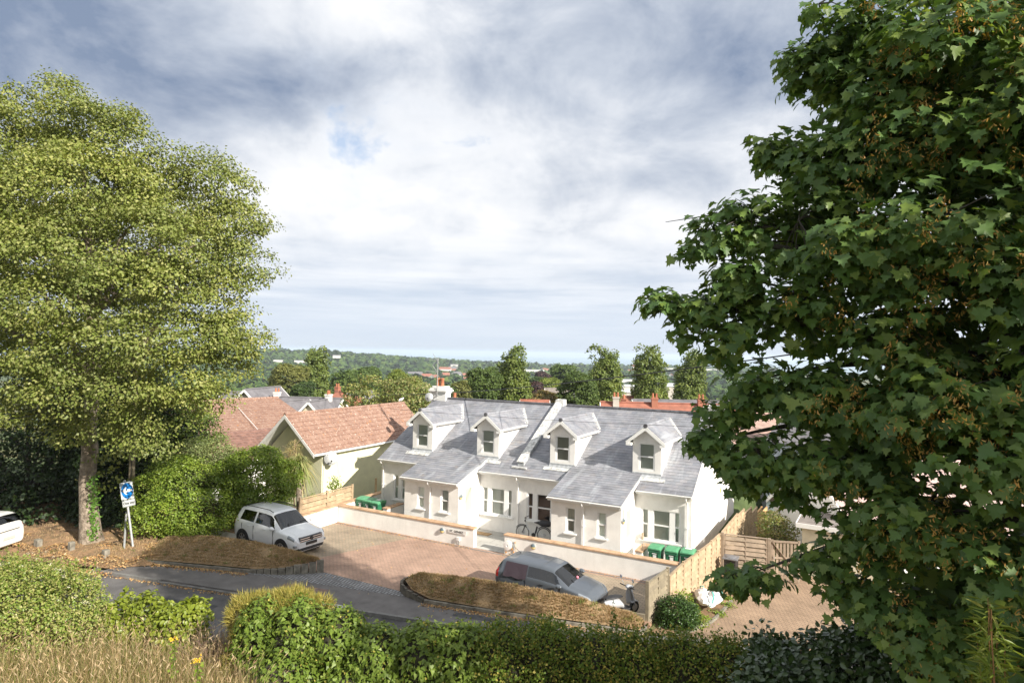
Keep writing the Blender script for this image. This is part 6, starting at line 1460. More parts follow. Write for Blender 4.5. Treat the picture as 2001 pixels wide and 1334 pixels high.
ii = np.arange(160).reshape(20, 8); tag(npmesh('fence_bed', np.stack([XX, BY, ZZ], -1).reshape(-1, 3), np.stack([ii[:-1, :-1], ii[:-1, 1:], ii[1:, 1:], ii[1:, :-1]], -1).reshape(-1, 4), MT['soil'], smooth=True), kind='structure')
bush('climber', 'sunlit climbing shrub between the stepped fence and the garage', (3.0, 6.2, -1.4), [(2.9, 6.4, .2, .8, .8, .9), (3.2, 5.8, -.5, .7, .7, .8), (2.5, 7.4, .3, .6, .8, .8)], 700, 10, .25, .10, leafmat('climber_leaf', [(.10, .17, .03), (.20, .22, .05), (.28, .22, .12), (.08, .13, .03)], .5, .3), 55)
# ---------------- dry turf on the mounds
MT['dry'] = leafmat('dry_grass', [(.44, .30, .17), (.52, .37, .22), (.36, .24, .13), (.58, .43, .27), (.30, .21, .11), (.22, .22, .09)], .8, .25)
def turf(name, V, L, n, count, seed, h=.085, wid=.012, ground=None, parent=None):
    rs = RS(seed); m = len(V) // L; i = rs.randint(0, m - 1, count); j = rs.randint(0, L, count); a = V[i * L + j]; b = V[(i + 1) * L + (j + 1) % L]; c = V[(i + 1) * L + j]
    u = rs.rand(count, 1); v = rs.rand(count, 1) * (1 - u); P = a + (b - a) * u + (c - a) * v
    kq = (np.sin(P[:, 0] * 5.1) + np.sin(P[:, 1] * 6.3 + 1) + np.sin(P[:, 0] * 2.3 + P[:, 1] * 3.1) + rs.randn(len(P)) * .9) > -1.35; P = P[kq]; count = len(P)
    hh = h * rs.uniform(.4, 1.5, count)[:, None]; lean = rs.randn(count, 3) * .5; lean[:, 2] = .75; lean = nrmz(lean); ang = rs.uniform(0, 6.28, count); s = np.column_stack([np.cos(ang), np.sin(ang), np.zeros(count)]) * wid
    tip = P + lean * hh; VV = np.stack([P - s, P + s, tip], 1).reshape(-1, 3); return tag(npmesh(name, VV, np.arange(len(VV)).reshape(-1, 3), MT['dry'], parent), kind='stuff')
turf('dry_grass', VGV, VGL, VGn, 30000, 63, .08, .012); turf('dry_grass', B1V, B1L, B1n, 42000, 61); turf('dry_grass', B2V, B2L, B2n, 46000, 62)
def tufts(name, V, L, n, cnt, seed):
    rs = RS(seed); idx_ = rs.randint(L, len(V) - L, cnt); i = np.repeat(idx_, 26); P = V[i] + rs.randn(len(i), 3) * np.array([.07, .07, .01]); d = rs.randn(len(i), 3) * .5 + np.array([0, 0, 1.0]); v, f = leaves(P, rs.randn(len(i), 3), .11, BLADE, rs, d); v2, f2 = leaves(P[::3], rs.randn(len(P[::3]), 3) * .5 + np.array([0, 0, 1.]), .05, OVAL, rs); tag(npmesh(name, v, f, MT['tuft']), kind='stuff'); tag(npmesh(name, v2, f2, MT['tuft']), kind='stuff')
MT['tuft'] = leafmat('green_tufts', [(.14, .20, .04), (.20, .24, .06), (.26, .24, .09), (.10, .15, .03)], .6, .3)
tufts('weed_tufts', B1V, B1L, B1n, 34, 161); tufts('weed_tufts', B2V, B2L, B2n, 50, 162); tufts('weed_tufts', VGV, VGL, VGn, 40, 163)
weeds_b = RS(8)
# ---------------- foreground bank: rough grass
def Tz(x, y): return T(x, y)
def blades(name, n, region, seed, h, wid, mat, heads=False, bendr=.35):
    rs = RS(seed); pxs = rs.uniform(region[0], region[1], n); dep = region[2] + (region[3] - region[2]) * rs.rand(n) ** .7
    a = (pxs - 1000.5) / FPX; X_ = CAM[0] + dep * FWD0[0] + a * dep * RIGHT[0]; Y_ = CAM[1] + dep * FWD0[1] + a * dep * RIGHT[1]; Z_ = T(X_, Y_)
    P = np.column_stack([X_, Y_, Z_]); hh = h * rs.uniform(.5, 1.25, n)[:, None]; az = rs.uniform(0, 6.28, n); bend = rs.uniform(.05, bendr, n)[:, None]
    ld = np.column_stack([np.cos(az), np.sin(az), np.zeros(n)]); s = np.cross(ld, [0, 0, 1.]) * wid; s = nrmz(s + rs.randn(n, 3) * wid * .5) * wid
    p1 = P + np.array([0, 0, 1.]) * hh * .55 + ld * bend * hh * .3; p2 = P + np.array([0, 0, 1.]) * hh * .92 + ld * bend * hh; 
    tipv = p2 + (ld * .12 + np.array([0, 0, -.01])) * hh
    parts = []
    VV = np.stack([P - s, P + s, p1 + s * .8, p1 - s * .8], 1).reshape(-1, 3); F1 = np.arange(len(VV)).reshape(-1, 4)
    V2 = np.stack([p1 - s * .8, p1 + s * .8, p2 + s * .4, p2 - s * .4], 1).reshape(-1, 3); F2 = np.arange(len(V2)).reshape(-1, 4)
    parts = [(VV, F1), (V2, F2)]
    if heads:
        ax = nrmz(ld * (.4 + bend * 2) + np.array([0, 0, .8]) + rs.randn(n, 3) * .15); L = rs.uniform(.05, .10, n)[:, None]; s2 = nrmz(s) * .0065
        V3 = np.stack([p2, p2 + ax * L * .4 + s2, p2 + ax * L, p2 + ax * L * .4 - s2], 1).reshape(-1, 3); parts.append((V3, np.arange(len(V3)).reshape(-1, 4)))
    V, F = merge(parts); return tag(npmesh(name, V, F, mat), kind='stuff')
MT['grassgreen'] = leafmat('green_grass', [(.13, .17, .035), (.19, .22, .055), (.30, .24, .09), (.10, .14, .03), (.34, .24, .12), (.24, .15, .08)], .6, .3)
MT['grassdry'] = leafmat('seeding_grass', [(.42, .30, .16), (.50, .38, .22), (.34, .22, .12), (.58, .46, .30), (.28, .20, .09)], .7, .3)
blades('bank_grass', 52000, (-260, 620, 5.2, 12.0), 71, .55, .0042, MT['grassgreen'])
blades('seeding_grass', 6500, (-260, 520, 5.2, 11.5), 72, .82, .0020, MT['grassdry'], True, .5)
blades('bank_grass', 9000, (450, 2100, 7.0, 13.0), 73, .4, .006, MT['grassgreen'])
# ---------------- privet bush, laurels, bramble, ragwort
def ell(pxx, pyy, D, rx, ry, rz): p = at(pxx, pyy, D); return (p[0], p[1], p[2], rx, ry, rz)
def gbase(pxx, D):
    p = at(pxx, 700, D); return (p[0], p[1], float(T(p[0], p[1])))
MT['privet'] = leafmat('privet_leaves', [(.13, .21, .03), (.20, .28, .045), (.28, .32, .08), (.42, .38, .16), (.16, .24, .04), (.36, .33, .11)], .4, .28)
bush('privet_bush', 'large sunlit privet bush with cream blossom at the lower left corner', gbase(60, 10.6), [ell(20, 1190, 10.2, .80, .8, .52), (lambda p: (p[0], p[1], p[2], .50, .6, .48))(at(115, 1195, 10.6)), ell(-70, 1170, 10, .8, .8, .6), ell(55, 1145, 10.8, .50, .5, .28), ell(155, 1172, 10.9, .24, .3, .30), ell(10, 1240, 10, 1.0, .8, .5), ell(110, 1240, 10.4, .6, .6, .45)], 9000, 9, .13, .038, MT['privet'], 81, up=.4, flat=.9, inner=.55, two=True)
rs = RS(80); sq = []
for k in range(95):
    x = rs.uniform(-30, 195); y = 1112 + abs(x - 50) * .16 + rs.uniform(-12, 30); b0 = at(x, y, 10.4 + rs.uniform(-.5, .5)); q = np.linspace(0, 1, 14)[:, None]; sq.append(b0 + q * np.array([rs.uniform(-.06, .06), rs.uniform(-.06, .06), rs.uniform(.12, .34)]))
sq = np.repeat(np.concatenate(sq), 2, 0); V, F = leaves(sq, rs.randn(len(sq), 3) * .5 + np.array([0, 0, .5]), .038, DIAMOND, rs, rs.randn(len(sq), 3) + np.array([0, 0, .8])); npmesh('shoots', V, F, MT['privet'], [o for o in bpy.data.objects if o.name.startswith('privet_bush')][0])
rs = RS(82); fl = np.array([at(x, y, 10.0 + rs.uniform(-.2, .4)) for x, y in zip(rs.uniform(-10, 190, 60), rs.uniform(1075, 1200, 60))]); V, F = sprays(fl, rdir(rs, 60), 14, .035, .012, DIAMOND, rs)
pv_ = [o for o in bpy.data.objects if o.name.startswith('privet_bush')][0]; npmesh('blossom', V, F, pmat('cream_blossom', (.75, .70, .52), .7), pv_)
MT['laurel'] = leafmat('laurel_leaves', [(.17, .22, .02), (.23, .28, .03), (.12, .17, .02), (.30, .34, .06), (.19, .24, .02)], .38, .28, spec=.4)
bush('laurel_bush', 'yellow-green laurel bush left of centre on the grass bank, the larger of two', gbase(265, 11.6), [ell(262, 1222, 11.4, .50, .45, .42), ell(238, 1205, 11.5, .3, .3, .35), ell(292, 1205, 11.3, .32, .3, .36), ell(215, 1225, 11.3, .25, .25, .35), ell(265, 1245, 11.3, .5, .4, .35)], 760, 9, .10, .078, MT['laurel'], 83, up=.5, flat=1.0, two=True)
bush('laurel_bush', 'smaller laurel bush next to the bare bramble twigs', gbase(350, 11.3), [ell(345, 1228, 11.1, .34, .35, .36), ell(375, 1213, 11.2, .20, .25, .36), ell(325, 1220, 11.2, .25, .25, .3), ell(350, 1245, 11.1, .4, .35, .3)], 600, 9, .10, .075, MT['laurel'], 84, up=.5, flat=1.0, two=True)
br = thing('bramble', 'tangle of bare brown bramble twigs left of the ivy hedge', 'bramble', gbase(430, 10.5)); mb = MB(); rs = RS(85)
for k in range(85):
    b0 = Vector(gbase(rs.uniform(400, 480), rs.uniform(9.9, 10.8))); d = Vector((rs.uniform(-1, 1), rs.uniform(-1, 1), rs.uniform(1.0, 2.6))).normalized(); L = rs.uniform(.5, 1.15); p1 = b0 + d * L * .5; p2 = p1 + (d + Vector(rs.uniform(-.5, .5, 3))).normalized() * L * .5; mb.tube([b0, p1, p2], [.006, .004, .002], 4, cap=False)
    for q in range(4): s = p1.lerp(p2, rs.rand()); mb.tube([s, s + Vector(rs.uniform(-.16, .16, 3))], [.003, .0015], 3, cap=False)
mb.build('twigs', pmat('bramble_twig', (.20, .13, .10), .9, nscale=5), br)
for (x, y, D, lab) in ((385, 1290, 7.6, 'yellow-flowered ragwort standing tallest at the bottom left of the ivy hedge'), (340, 1250, 8.6, 'smaller yellow ragwort head in front of the laurel bush')):
    p = at(x, y, D); g0 = float(T(p[0], p[1])); t_ = thing('ragwort', lab, 'flower', (p[0], p[1], g0)); mb = MB(); mb.tube([(p[0], p[1], g0), (p[0] + .02, p[1], p[2])], .006, 6); mb.build('stem', MT['grassgreen'], t_)
    rs = RS(int(x)); c = np.array([[p[0], p[1], p[2]]]) + rs.randn(26, 3) * np.array([.035, .035, .012]); V, F = leaves(c, np.tile([0, 0, 1.], (26, 1)) + rs.randn(26, 3) * .4, .022, DIAMOND, rs); V2, F2 = leaves(c, np.tile([0, 0, 1.], (26, 1)) + rs.randn(26, 3) * .5, .022, DIAMOND, rs); V, F = merge([(V, F), (V2, F2)]); npmesh('flower_head', V, F, pmat('ragwort_yellow', (.85, .55, .02), .6), t_)
    c = np.array([[p[0], p[1], 0]]) + rs.randn(60, 3) * .02; c[:, 2] = rs.uniform(max(g0, p[2] - .5), p[2] - .03, 60); V, F = leaves(c, rs.randn(60, 3) + np.array([0, 0, 1]), .05, DIAMOND, rs); npmesh('leaves', V, F, MT['bright_leaf'], t_)
# ---------------- the ivy-clad hedge
MT['ivy'] = leafmat('ivy_leaves', [(.09, .145, .02), (.135, .20, .028), (.18, .25, .04), (.105, .165, .022), (.23, .29, .06)], .45, .22, spec=.3)
MT['privet_dark'] = leafmat('hedge_leaves', [(.09, .145, .02), (.12, .185, .028), (.155, .225, .035), (.095, .15, .02), (.45, .38, .09), (.11, .17, .028)], .55, .22, spec=.2)
MT['golden'] = leafmat('golden_conifer', [(.36, .30, .07), (.46, .38, .11), (.27, .25, .05), (.20, .22, .04)], .6, .3)
hg = thing('hedge', 'long dark hedge overgrown with ivy along the bottom of the view', 'hedge', gbase(1000, 9.2))
def hb_l(lst): return [ell(x, y, D, rx, ry, rz) for x, y, D, rx, ry, rz in lst]
ivy_b = hb_l([(520, 1245, 9.9, .50, .5, .62), (590, 1245, 9.7, .55, .5, .60), (660, 1255, 9.6, .5, .5, .50), (740, 1290, 9.4, .55, .5, .52), (830, 1290, 9.3, .55, .5, .55), (905, 1292, 9.2, .5, .5, .55), (560, 1330, 9.4, .7, .5, .5), (700, 1360, 9.2, .7, .5, .5), (860, 1370, 9, .8, .5, .5)])
prv_b = hb_l([(985, 1298, 9.1, .5, .5, .58), (1070, 1288, 9.1, .5, .5, .55), (1160, 1305, 9.0, .5, .5, .52), (1240, 1312, 8.9, .5, .5, .52), (1330, 1312, 8.9, .5, .5, .50), (1420, 1325, 8.8, .55, .5, .52), (1050, 1385, 8.8, .8, .5, .5), (1200, 1390, 8.7, .8, .5, .5), (1380, 1400, 8.6, .8, .5, .5)])
rs = RS(91)
C, N = shell(ivy_b, 6800, rs, .35, .85); V, F = sprays(C, N, 5, .06, .068, IVY, rs, up=.35, flat=1.0, outw=1.0, rnd=.45, droop=1.0); npmesh('ivy', V, F, MT['ivy'], hg)
C, N = shell(prv_b, 9500, rs, .35, .88); V, F = sprays(C, N, 9, .075, .042, DIAMOND, rs, up=.3, flat=1.4, outw=.6, rnd=.7, droop=-1.0)
C2, N2 = shell([tuple(b[:3]) + tuple(x * .98 for x in b[3:]) for b in ivy_b], 1800, rs, .4, .8); V2, F2 = sprays(C2, N2, 9, .075, .042, DIAMOND, rs, up=.3, flat=1.4, outw=.6, rnd=.7, droop=-1.0)
V, F = merge([(V, F), (V2, F2)]); npmesh('hedge_foliage', V, F, MT['privet_dark'], hg)
# upright shoots on top
sh = []; 
for k in range(120):
    x = rs.uniform(960, 1500); y = 1250 + rs.uniform(-12, 22) + (x - 960) * .045; b0 = at(x, y, 9.0 + rs.uniform(-.3, .3)); L = rs.uniform(.08, .30); q = np.linspace(0, 1, 9)[:, None]; sh.append(b0 + q * np.array([rs.uniform(-.05, .05), rs.uniform(-.05, .05), L]))
for k in range(2):
    b0 = at(1195 + k * 6, 1250, 8.9); sh.append(b0 + np.linspace(0, 1, 22)[:, None] * np.array([.02, 0, .55 - k * .2]))
sh = np.concatenate(sh); sh = np.repeat(sh, 2, 0); V, F = leaves(sh, rs.randn(len(sh), 3) * .5 + np.array([0, 0, .5]), .042, DIAMOND, rs, rs.randn(len(sh), 3) + np.array([0, 0, .8])); npmesh('shoots', V, F, MT['mid_leaf'], hg)
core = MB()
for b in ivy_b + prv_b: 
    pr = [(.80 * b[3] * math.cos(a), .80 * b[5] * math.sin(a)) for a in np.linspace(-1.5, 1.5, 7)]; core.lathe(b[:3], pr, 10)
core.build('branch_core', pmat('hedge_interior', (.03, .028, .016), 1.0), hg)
gd = thing('golden_conifer', 'golden feathery conifer at the left end of the ivy hedge', 'shrub', gbase(500, 10.2))
gb_ = hb_l([(520, 1195, 10.2, .42, .4, .28), (570, 1185, 10.1, .40, .4, .25), (480, 1200, 10.2, .25, .3, .30), (620, 1195, 10.0, .25, .3, .2), (470, 1290, 9.9, .22, .3, .2), (478, 1235, 10.0, .16, .2, .2)])
C, N = shell(gb_, 1500, rs, .25); V, F = sprays(C, N, 12, .05, .085, BLADE, rs, up=.3, flat=1, outw=1.0, rnd=.5); V[:, :] = V; 
i = np.repeat(np.arange(len(C)), 14); tg = N[i] * 1.2 + np.array([0, 0, .8]) + rs.randn(len(i), 3) * .45; V, F = leaves(C[i] + rs.randn(len(i), 3) * .03, rs.randn(len(i), 3), .10, (BLADE[0] * np.array([1, .5, 1]), BLADE[1]), rs, tg)
npmesh('foliage', V, F, MT['golden'], gd); mb = MB(); g0 = gbase(520, 10.2); mb.tube([g0, (g0[0], g0[1], g0[2] + 1.2)], .03, 6); mb.build('stem', MT['twig'], gd)
rs = RS(93); C, N = shell(prv_b[2:6], 120, rs, .1, .8); V, F = sprays(C, N, 10, .07, .035, DIAMOND, rs, flat=1.6, outw=.8); npmesh('yellow_shoots', V, F, leafmat('yellow_shoot', [(.48, .36, .05), (.55, .46, .12), (.38, .33, .06)], .5, .3), hg)
# ---------------- bottom right: viburnum-like shrub and bamboo
MT['vib'] = leafmat('glossy_dark_leaves', [(.035, .07, .02), (.05, .09, .03), (.07, .11, .045), (.03, .06, .018)], .3, .15, spec=.6)
bush('viburnum', 'dark glossy long-leaved shrub under the sycamore at the bottom right', gbase(1640, 8.0), [ell(1530, 1300, 8.2, .32, .35, .32), ell(1620, 1305, 7.8, .45, .5, .40), ell(1700, 1310, 7.2, .55, .5, .45), ell(1790, 1310, 6.8, .5, .5, .45), ell(1560, 1350, 7.6, .7, .5, .4), ell(1492, 1262, 8.4, .13, .15, .20)], 1500, 7, .13, .085, MT['vib'], 101, shape=OVAL, up=.5, flat=.8)
bm_ = thing('bamboo', 'sunlit clump of yellow-green bamboo at the bottom right corner', 'bamboo', gbase(1950, 5.0)); rs = RS(102); mb = MB(); C = []; TG = []
for k in range(9):
    p0 = np.array(gbase(1930 + rs.uniform(-25, 60), 4.9 + rs.uniform(-.2, .4))); top = at(rs.uniform(1905, 1990), rs.uniform(1165, 1260) if k else 1168, 4.9 + rs.uniform(-.2, .3)); pts = [p0 + (top - p0) * t_ + np.array([0, 0, .0]) for t_ in np.linspace(0, 1, 6)]; mb.tube([tuple(p) for p in pts], [.009, .008, .007, .006, .004, .002], 6)
    for q in range(46): t_ = 1 - .45 * rs.rand() ** 1.3; c = p0 + (top - p0) * t_; C.append(c); d = rs.randn(3); d[2] *= .35; d[2] += .12; TG.append(d)
mb.build('canes', pmat('bamboo_cane', (.30, .16, .07), .5), bm_)
C = np.array(C); TG = np.array(TG); V, F = leaves(C + nrmz(TG) * .03, rs.randn(len(C), 3) * .5 + np.array([0, 0, .8]), .15, (np.array([(0, 0, 0), (.22, .06, .012), (.6, .055, .01), (1, 0, -.10), (.6, -.055, .01), (.22, -.06, .012)]), [(0, 1, 2, 3), (0, 3, 4, 5)]), rs, TG)
npmesh('leaves', V, F, leafmat('bamboo_leaves', [(.20, .27, .04), (.28, .34, .06), (.14, .21, .03), (.34, .34, .09)], .4, .35), bm_)
# ---------------- the sycamore on the right
MT['syc'] = leafmat('sycamore_leaves', [(.090, .165, .042), (.115, .205, .048), (.076, .142, .048), (.19, .27, .05), (.095, .175, .058), (.26, .34, .09)], .45, .38, spec=.35)
MT['samara'] = leafmat('sycamore_keys', [(.50, .27, .07), (.60, .36, .12), (.42, .30, .07), (.38, .20, .06)], .6, .3)
sy = thing('sycamore_tree', 'large dark sycamore with orange seed keys filling the right of the view', 'tree', (8.9, -17.2, float(T(8.9, -17.2))))
L_ = [(1600, 130, 70, 7.2), (1555, 105, 36, 7.2), (1680, 60, 85, 7), (1600, 8, 30, 7), (1720, 185, 105, 6.8), (1850, 80, 140, 6.2), (1960, 200, 150, 6), (1800, 260, 130, 6.4), (1540, 300, 62, 7.4), (1500, 280, 34, 7.4), (1640, 320, 95, 7), (1470, 420, 70, 7.2), (1395, 450, 55, 7.4), (1365, 478, 36, 7.4), (1560, 430, 110, 6.9), (1440, 535, 58, 7.3),
      (1305, 590, 42, 7.6), (1270, 582, 22, 7.6), (1365, 600, 46, 7.5), (1340, 640, 24, 7.6), (1445, 620, 70, 7.2), (1410, 680, 30, 7.4), (1550, 600, 95, 6.9), (1700, 480, 130, 6.4), (1850, 420, 140, 6), (1960, 540, 130, 5.8), (1780, 630, 125, 6.3), (1480, 745, 62, 7.3), (1420, 800, 34, 7.5), (1385, 790, 22, 7.6), (1590, 760, 90, 7), (1730, 790, 100, 6.6),
      (1395, 855, 44, 7.5), (1365, 858, 22, 7.6), (1480, 880, 66, 7.2), (1590, 880, 80, 7), (1455, 940, 28, 7.4), (1545, 950, 42, 7.3), (1710, 900, 85, 6.8), (1850, 780, 130, 6), (1950, 890, 125, 5.6), (1800, 1010, 105, 6.2), (1700, 1060, 70, 6.8), (1610, 1085, 50, 7.1), (1495, 1115, 44, 7.4), (1440, 1125, 30, 7.6), (1670, 1150, 50, 7), (1765, 1180, 85, 6.6),
      (1900, 1100, 120, 5.8), (1860, 1250, 100, 6.2), (1990, 1280, 110, 5.8), (1440, 905, 26, 7.4), (1640, 1000, 30, 6.9)]
OUT = [(2250, 300, 300, 7.5), (2280, 800, 300, 7), (1900, -300, 300, 8), (2300, -300, 380, 8.5), (2600, 500, 420, 8), (2200, 1150, 260, 6.5), (2050, -500, 300, 10), (2330, 700, 300, 5.2), (2330, 1200, 300, 5), (2330, 150, 300, 5.6)]  # crown masses beyond the frame, added to darken the right-hand leaves
rs = RS(111)
def symake(lst, dens, per, size, seed, squash=.8, inn=.8):
    rs = RS(seed); bl_ = []
    for x, y, r, D in lst: R_ = r / FPX * D; p = at(x, y, D); bl_.append((p[0], p[1], p[2], R_, R_, R_ * squash))
    tot = sum(b[3] ** 2 for b in bl_); C, N = shell(bl_, int(dens * tot), rs, inn, .55)
    if seed == 5:
        kq = (np.sin(C[:, 0] * 4.3 + 1) + np.sin(C[:, 1] * 3.9 + 2) + np.sin(C[:, 2] * 5.2) + rs.randn(len(C)) * .6) > -1.3; C, N = C[kq], N[kq]
    return C, N, bl_
C, N, SB = symake(L_, 400, 7, .15, 5); 
def syspray(C, N, per, cr, size, rs, shp=MAPLE):
    n = len(C); i = np.repeat(np.arange(n), per); m = len(i); a = rs.uniform(0, 6.28, m); r = cr * np.sqrt(rs.rand(m)); off = np.column_stack([np.cos(a) * r, np.sin(a) * r, -r * .55 + rs.randn(m) * cr * .22])
    toc = nrmz(CAM - C)[i] * 0
    NN = np.array([0, 0, 1.0]) + off / cr * .55 + N[i] * .5 + rs.randn(m, 3) * .32 - FW * .25
    tg = off + np.array([0, 0, -.35 * cr]) + N[i] * cr * .4 + rs.randn(m, 3) * cr * .2; sz = size * (.62 + .62 * rs.rand(m)); return leaves(C[i] + off, NN, sz, shp, rs, tg)
LB = [(x + 40, y, r * .9, D + .9) for x, y, r, D in L_ if r > 60 and x > 1520]; Cb, Nb, _b = symake(LB, 120, 7, .15, 15)
V, F = merge([syspray(C, N, 7, .16, .118, rs), syspray(Cb, Nb, 7, .22, .17, rs)])
nl = len(C) * 7
npmesh('crown', V, F, MT['syc'], sy, smooth=False)
C2, N2, OB = symake(OUT, 48, 6, .2, 6, inn=.9)
C3, N3 = shell([(12.5, -19.0, 13, 3.0), (11, -21.0, 10.8, 2.4), (11.2, -20.6, 8, 2.2), (9.3, -15.5, 11.3, 2.7), (9.8, -14.3, 9.5, 2.4), (9.2, -17.6, 13, 2.6), (11, -18.5, 14, 3), (12.5, -17, 15.5, 3)], 2400, rs, .9, .6); C2 = np.concatenate([C2, C3]); N2 = np.concatenate([N2, N3]); V, F = syspray(C2, N2, 13, .36, .20, rs); npmesh('added_shade_crown', V, F, MT['syc'], sy)  # mostly unseen masses added to the crown to shade leaves, hedge and road
kk = np.argsort(((C - CAM) @ FW))[:int(len(C) * .55)]; k = rs.choice(kk, 380, replace=False); i = np.repeat(k, 26); cc = C[i] + rs.randn(len(i), 3) * np.array([.045, .045, .06]) - np.array([0, 0, .10]) - FW * .26; V, F = leaves(cc, rs.randn(len(i), 3), .042, (np.array([(0, 0, 0), (.5, .16, 0), (1, .08, 0), (.9, -.16, 0), (.4, -.10, 0)]), [(0, 1, 2, 3), (0, 3, 4, 4)][:1]), rs, rs.randn(len(i), 3) * .7 - np.array([0, 0, 1.2])); npmesh('seed_keys', V, F, MT['samara'], sy)
mb = MB(); base = np.array([8.9, -17.2, float(T(8.9, -17.2)) - .3]); sp = at(2060, 700, 6.6)
mb.tube([tuple(base), tuple(base * .4 + sp * .6), tuple(sp), tuple(at(2080, 200, 7)), tuple(at(2100, -400, 7.5))], [.42, .34, .30, .22, .10], 14)
for (x0, y0, d0), ends in ((((2060, 1000, 6.6)), [(1480, 1115, 7.4), (1660, 1150, 7.1), (1700, 1050, 6.8)]), (((2060, 860, 6.6)), [(1400, 860, 7.5), (1560, 900, 7.2), (1720, 900, 6.8)]), (((2060, 780, 6.6)), [(1500, 640, 7.3), (1300, 590, 7.6), (1480, 740, 7.3)]), (((2070, 620, 6.6)), [(1440, 440, 7.2), (1500, 520, 7.2), (1380, 470, 7.4)]), (((2080, 400, 6.9)), [(1520, 300, 7.4), (1640, 330, 7.1)]), (((2080, 250, 7)), [(1560, 110, 7.2), (1640, 60, 7.1)])):
    limbs(mb, tuple(at(x0, y0, d0)), [tuple(at(*e)) for e in ends], .075, rs, .05, n=8, sub=2, tip=.006)
k = rs.choice(len(C), 420, replace=False); SBc = np.array([b[:3] for b in SB])
for q in k:
    j = np.argmin(((SBc - C[q]) ** 2).sum(1)); a = Vector(SBc[j]); b = Vector(C[q]); mb.tube([a, a.lerp(b, .5) + Vector((0, 0, .04)), b], [.010, .007, .003], 4, cap=False)
mb.build('trunk', MT['bark_dark'], sy, smooth=True)
# ================================================================ beyond: houses, trees, woods, haze
def gh(name, label, px_, ridge_y, D, L, W, h, rh, ang, wm, rm, **k):
    p = at(px_, ridge_y, D); return gable_house(name, label, (p[0], p[1], p[2] - h - rh), L, W, h, rh, math.radians(ang) + TH, wm, rm, **k)
MT['cream2'] = pmat('cream_wall', (.66, .60, .44), .9); MT['whitewall'] = pmat('white_wall', (.66, .65, .62), .9); MT['brickwall'] = pmat('red_brick', (.34, .14, .09), .9)
MT['roofpale'] = pmat('pale_metal_roof', (.58, .60, .62), .6); MT['conc2'] = pmat('grey_cladding', (.50, .46, .41), .85, nscale=.6, namt=.1)
gh('house', 'cream house with a purple-grey slate roof and white chimneys beyond the pantile ridge', 600, 779, 72, 8.2, 5.0, 3.8, 1.9, -8, MT['cream2'], MT['roof_grey'], wins=3, chims=((-3.7, 0, MT['whitewall']),))
gh('house', 'cream gable-fronted wing with a white chimney, next to the red hipped roof', 628, 784, 69, 5.0, 3.6, 3.4, 1.9, 78, MT['cream2'], MT['roof_grey'], wins=1, chims=((1.6, 0, MT['whitewall']),))
gh('house', 'cream wing with a low grey slate gable facing the road, left of the cream house', 573, 785, 68, 5.2, 4.2, 3.4, 1.5, 74, MT['cream2'], MT['roof_grey'], wins=1)
gh('house', 'stone gable with white barge boards poking above the left red roof', 514, 760, 74, 7, 4.6, 4.5, 2.4, 80, MT['stone'], MT['roof_grey'])
gh('house', 'slate roofed house mostly hidden by the lime leaves', 492, 768, 80, 7, 5, 4.5, 1.8, 0, MT['stone'], MT['roof_grey'])
hh_ = gh('house', 'brick house with a bright red hipped roof and a white dormer window', 663, 765, 88, 6.6, 7.0, 4.0, 2.4, -20, MT['brickwall'], MT['roof_red'], hip=True, chims=((-.3, 0, MT['brickwall']),))
p = at(669, 787, 83); f = MB(); f.box(p[0] - 1.3, p[0] + 1.3, p[1] - .8, p[1] + 2.4, p[2] - .8, p[2] + .8); o = f.build('dormer', MT['brickwall'], None); o.parent = hh_; o.matrix_parent_inverse = hh_.matrix_world.inverted() if False else Matrix.Rotation(-hh_.rotation_euler.z, 4, 'Z') @ Matrix.Translation(-hh_.location)
f = MB(); f.box(p[0] - .75, p[0] + .75, p[1] - .90, p[1] - .79, p[2] - .5, p[2] + .55); o2 = f.build('window', MT['white'], None); o2.parent = o
f = MB(); f.box(p[0] - .6, p[0] - .05, p[1] - .93, p[1] - .89, p[2] - .35, p[2] + .4); f.box(p[0] + .05, p[0] + .6, p[1] - .93, p[1] - .89, p[2] - .35, p[2] + .4); o3 = f.build('pane', MT['carglass_dark'], None); o3.parent = o
gh('house', 'small white gabled house right of the red hipped roof', 703, 766, 105, 6, 4.5, 3.5, 1.6, 60, MT['whitewall'], MT['roof_grey'])
# terrace of red roofs on the right
gh('terrace', 'red tiled terrace roof with three brick chimneys beyond the slate ridge', 1312, 791, 62, 13.5, 5, 4, 1.9, -5, MT['brickwall'], MT['roof_red'], chims=((-5.5, -.3, MT['conc2']), (-1.7, -.3, MT['brickwall']), (2.8, -.3, MT['brickwall'])))
gh('house', 'small brick house with a tall chimney between two poplars', 1222, 790, 70, 4.5, 4, 4, 1.7, 70, MT['brickwall'], MT['roof_red'], chims=((-1.0, 0, MT['brickwall']),))
gh('house', 'red roof behind the second terrace, under the middle poplar', 1232, 776, 92, 7, 5, 4, 1.8, 0, MT['brickwall'], MT['roof_red'])
gh('house', 'low grey roof between the red terrace and the concrete block', 1330, 784, 80, 12, 5, 4, .8, 0, MT['whitewall'], MT['roof_grey'])
gh('house', 'steep grey-brown roof between the brown tree and the right-hand poplar', 1092, 760, 110, 4.5, 4, 4, 2.0, 5, MT['whitewall'], MT['flatroof'])
gh('house', 'scrap of red roof at the party wall parapet below the poplar', 1045, 784, 75, 3.0, 4, 3, .8, 0, MT['brickwall'], MT['roof_red'])
gh('house', 'pinkish tiled house glimpsed through the sycamore leaves', 1490, 812, 50, 8, 7, 4, 2.2, 10, MT['whitewall'], pmat('faded_pink_tiles', (.36, .24, .20), .8, nscale=3), wins=2)
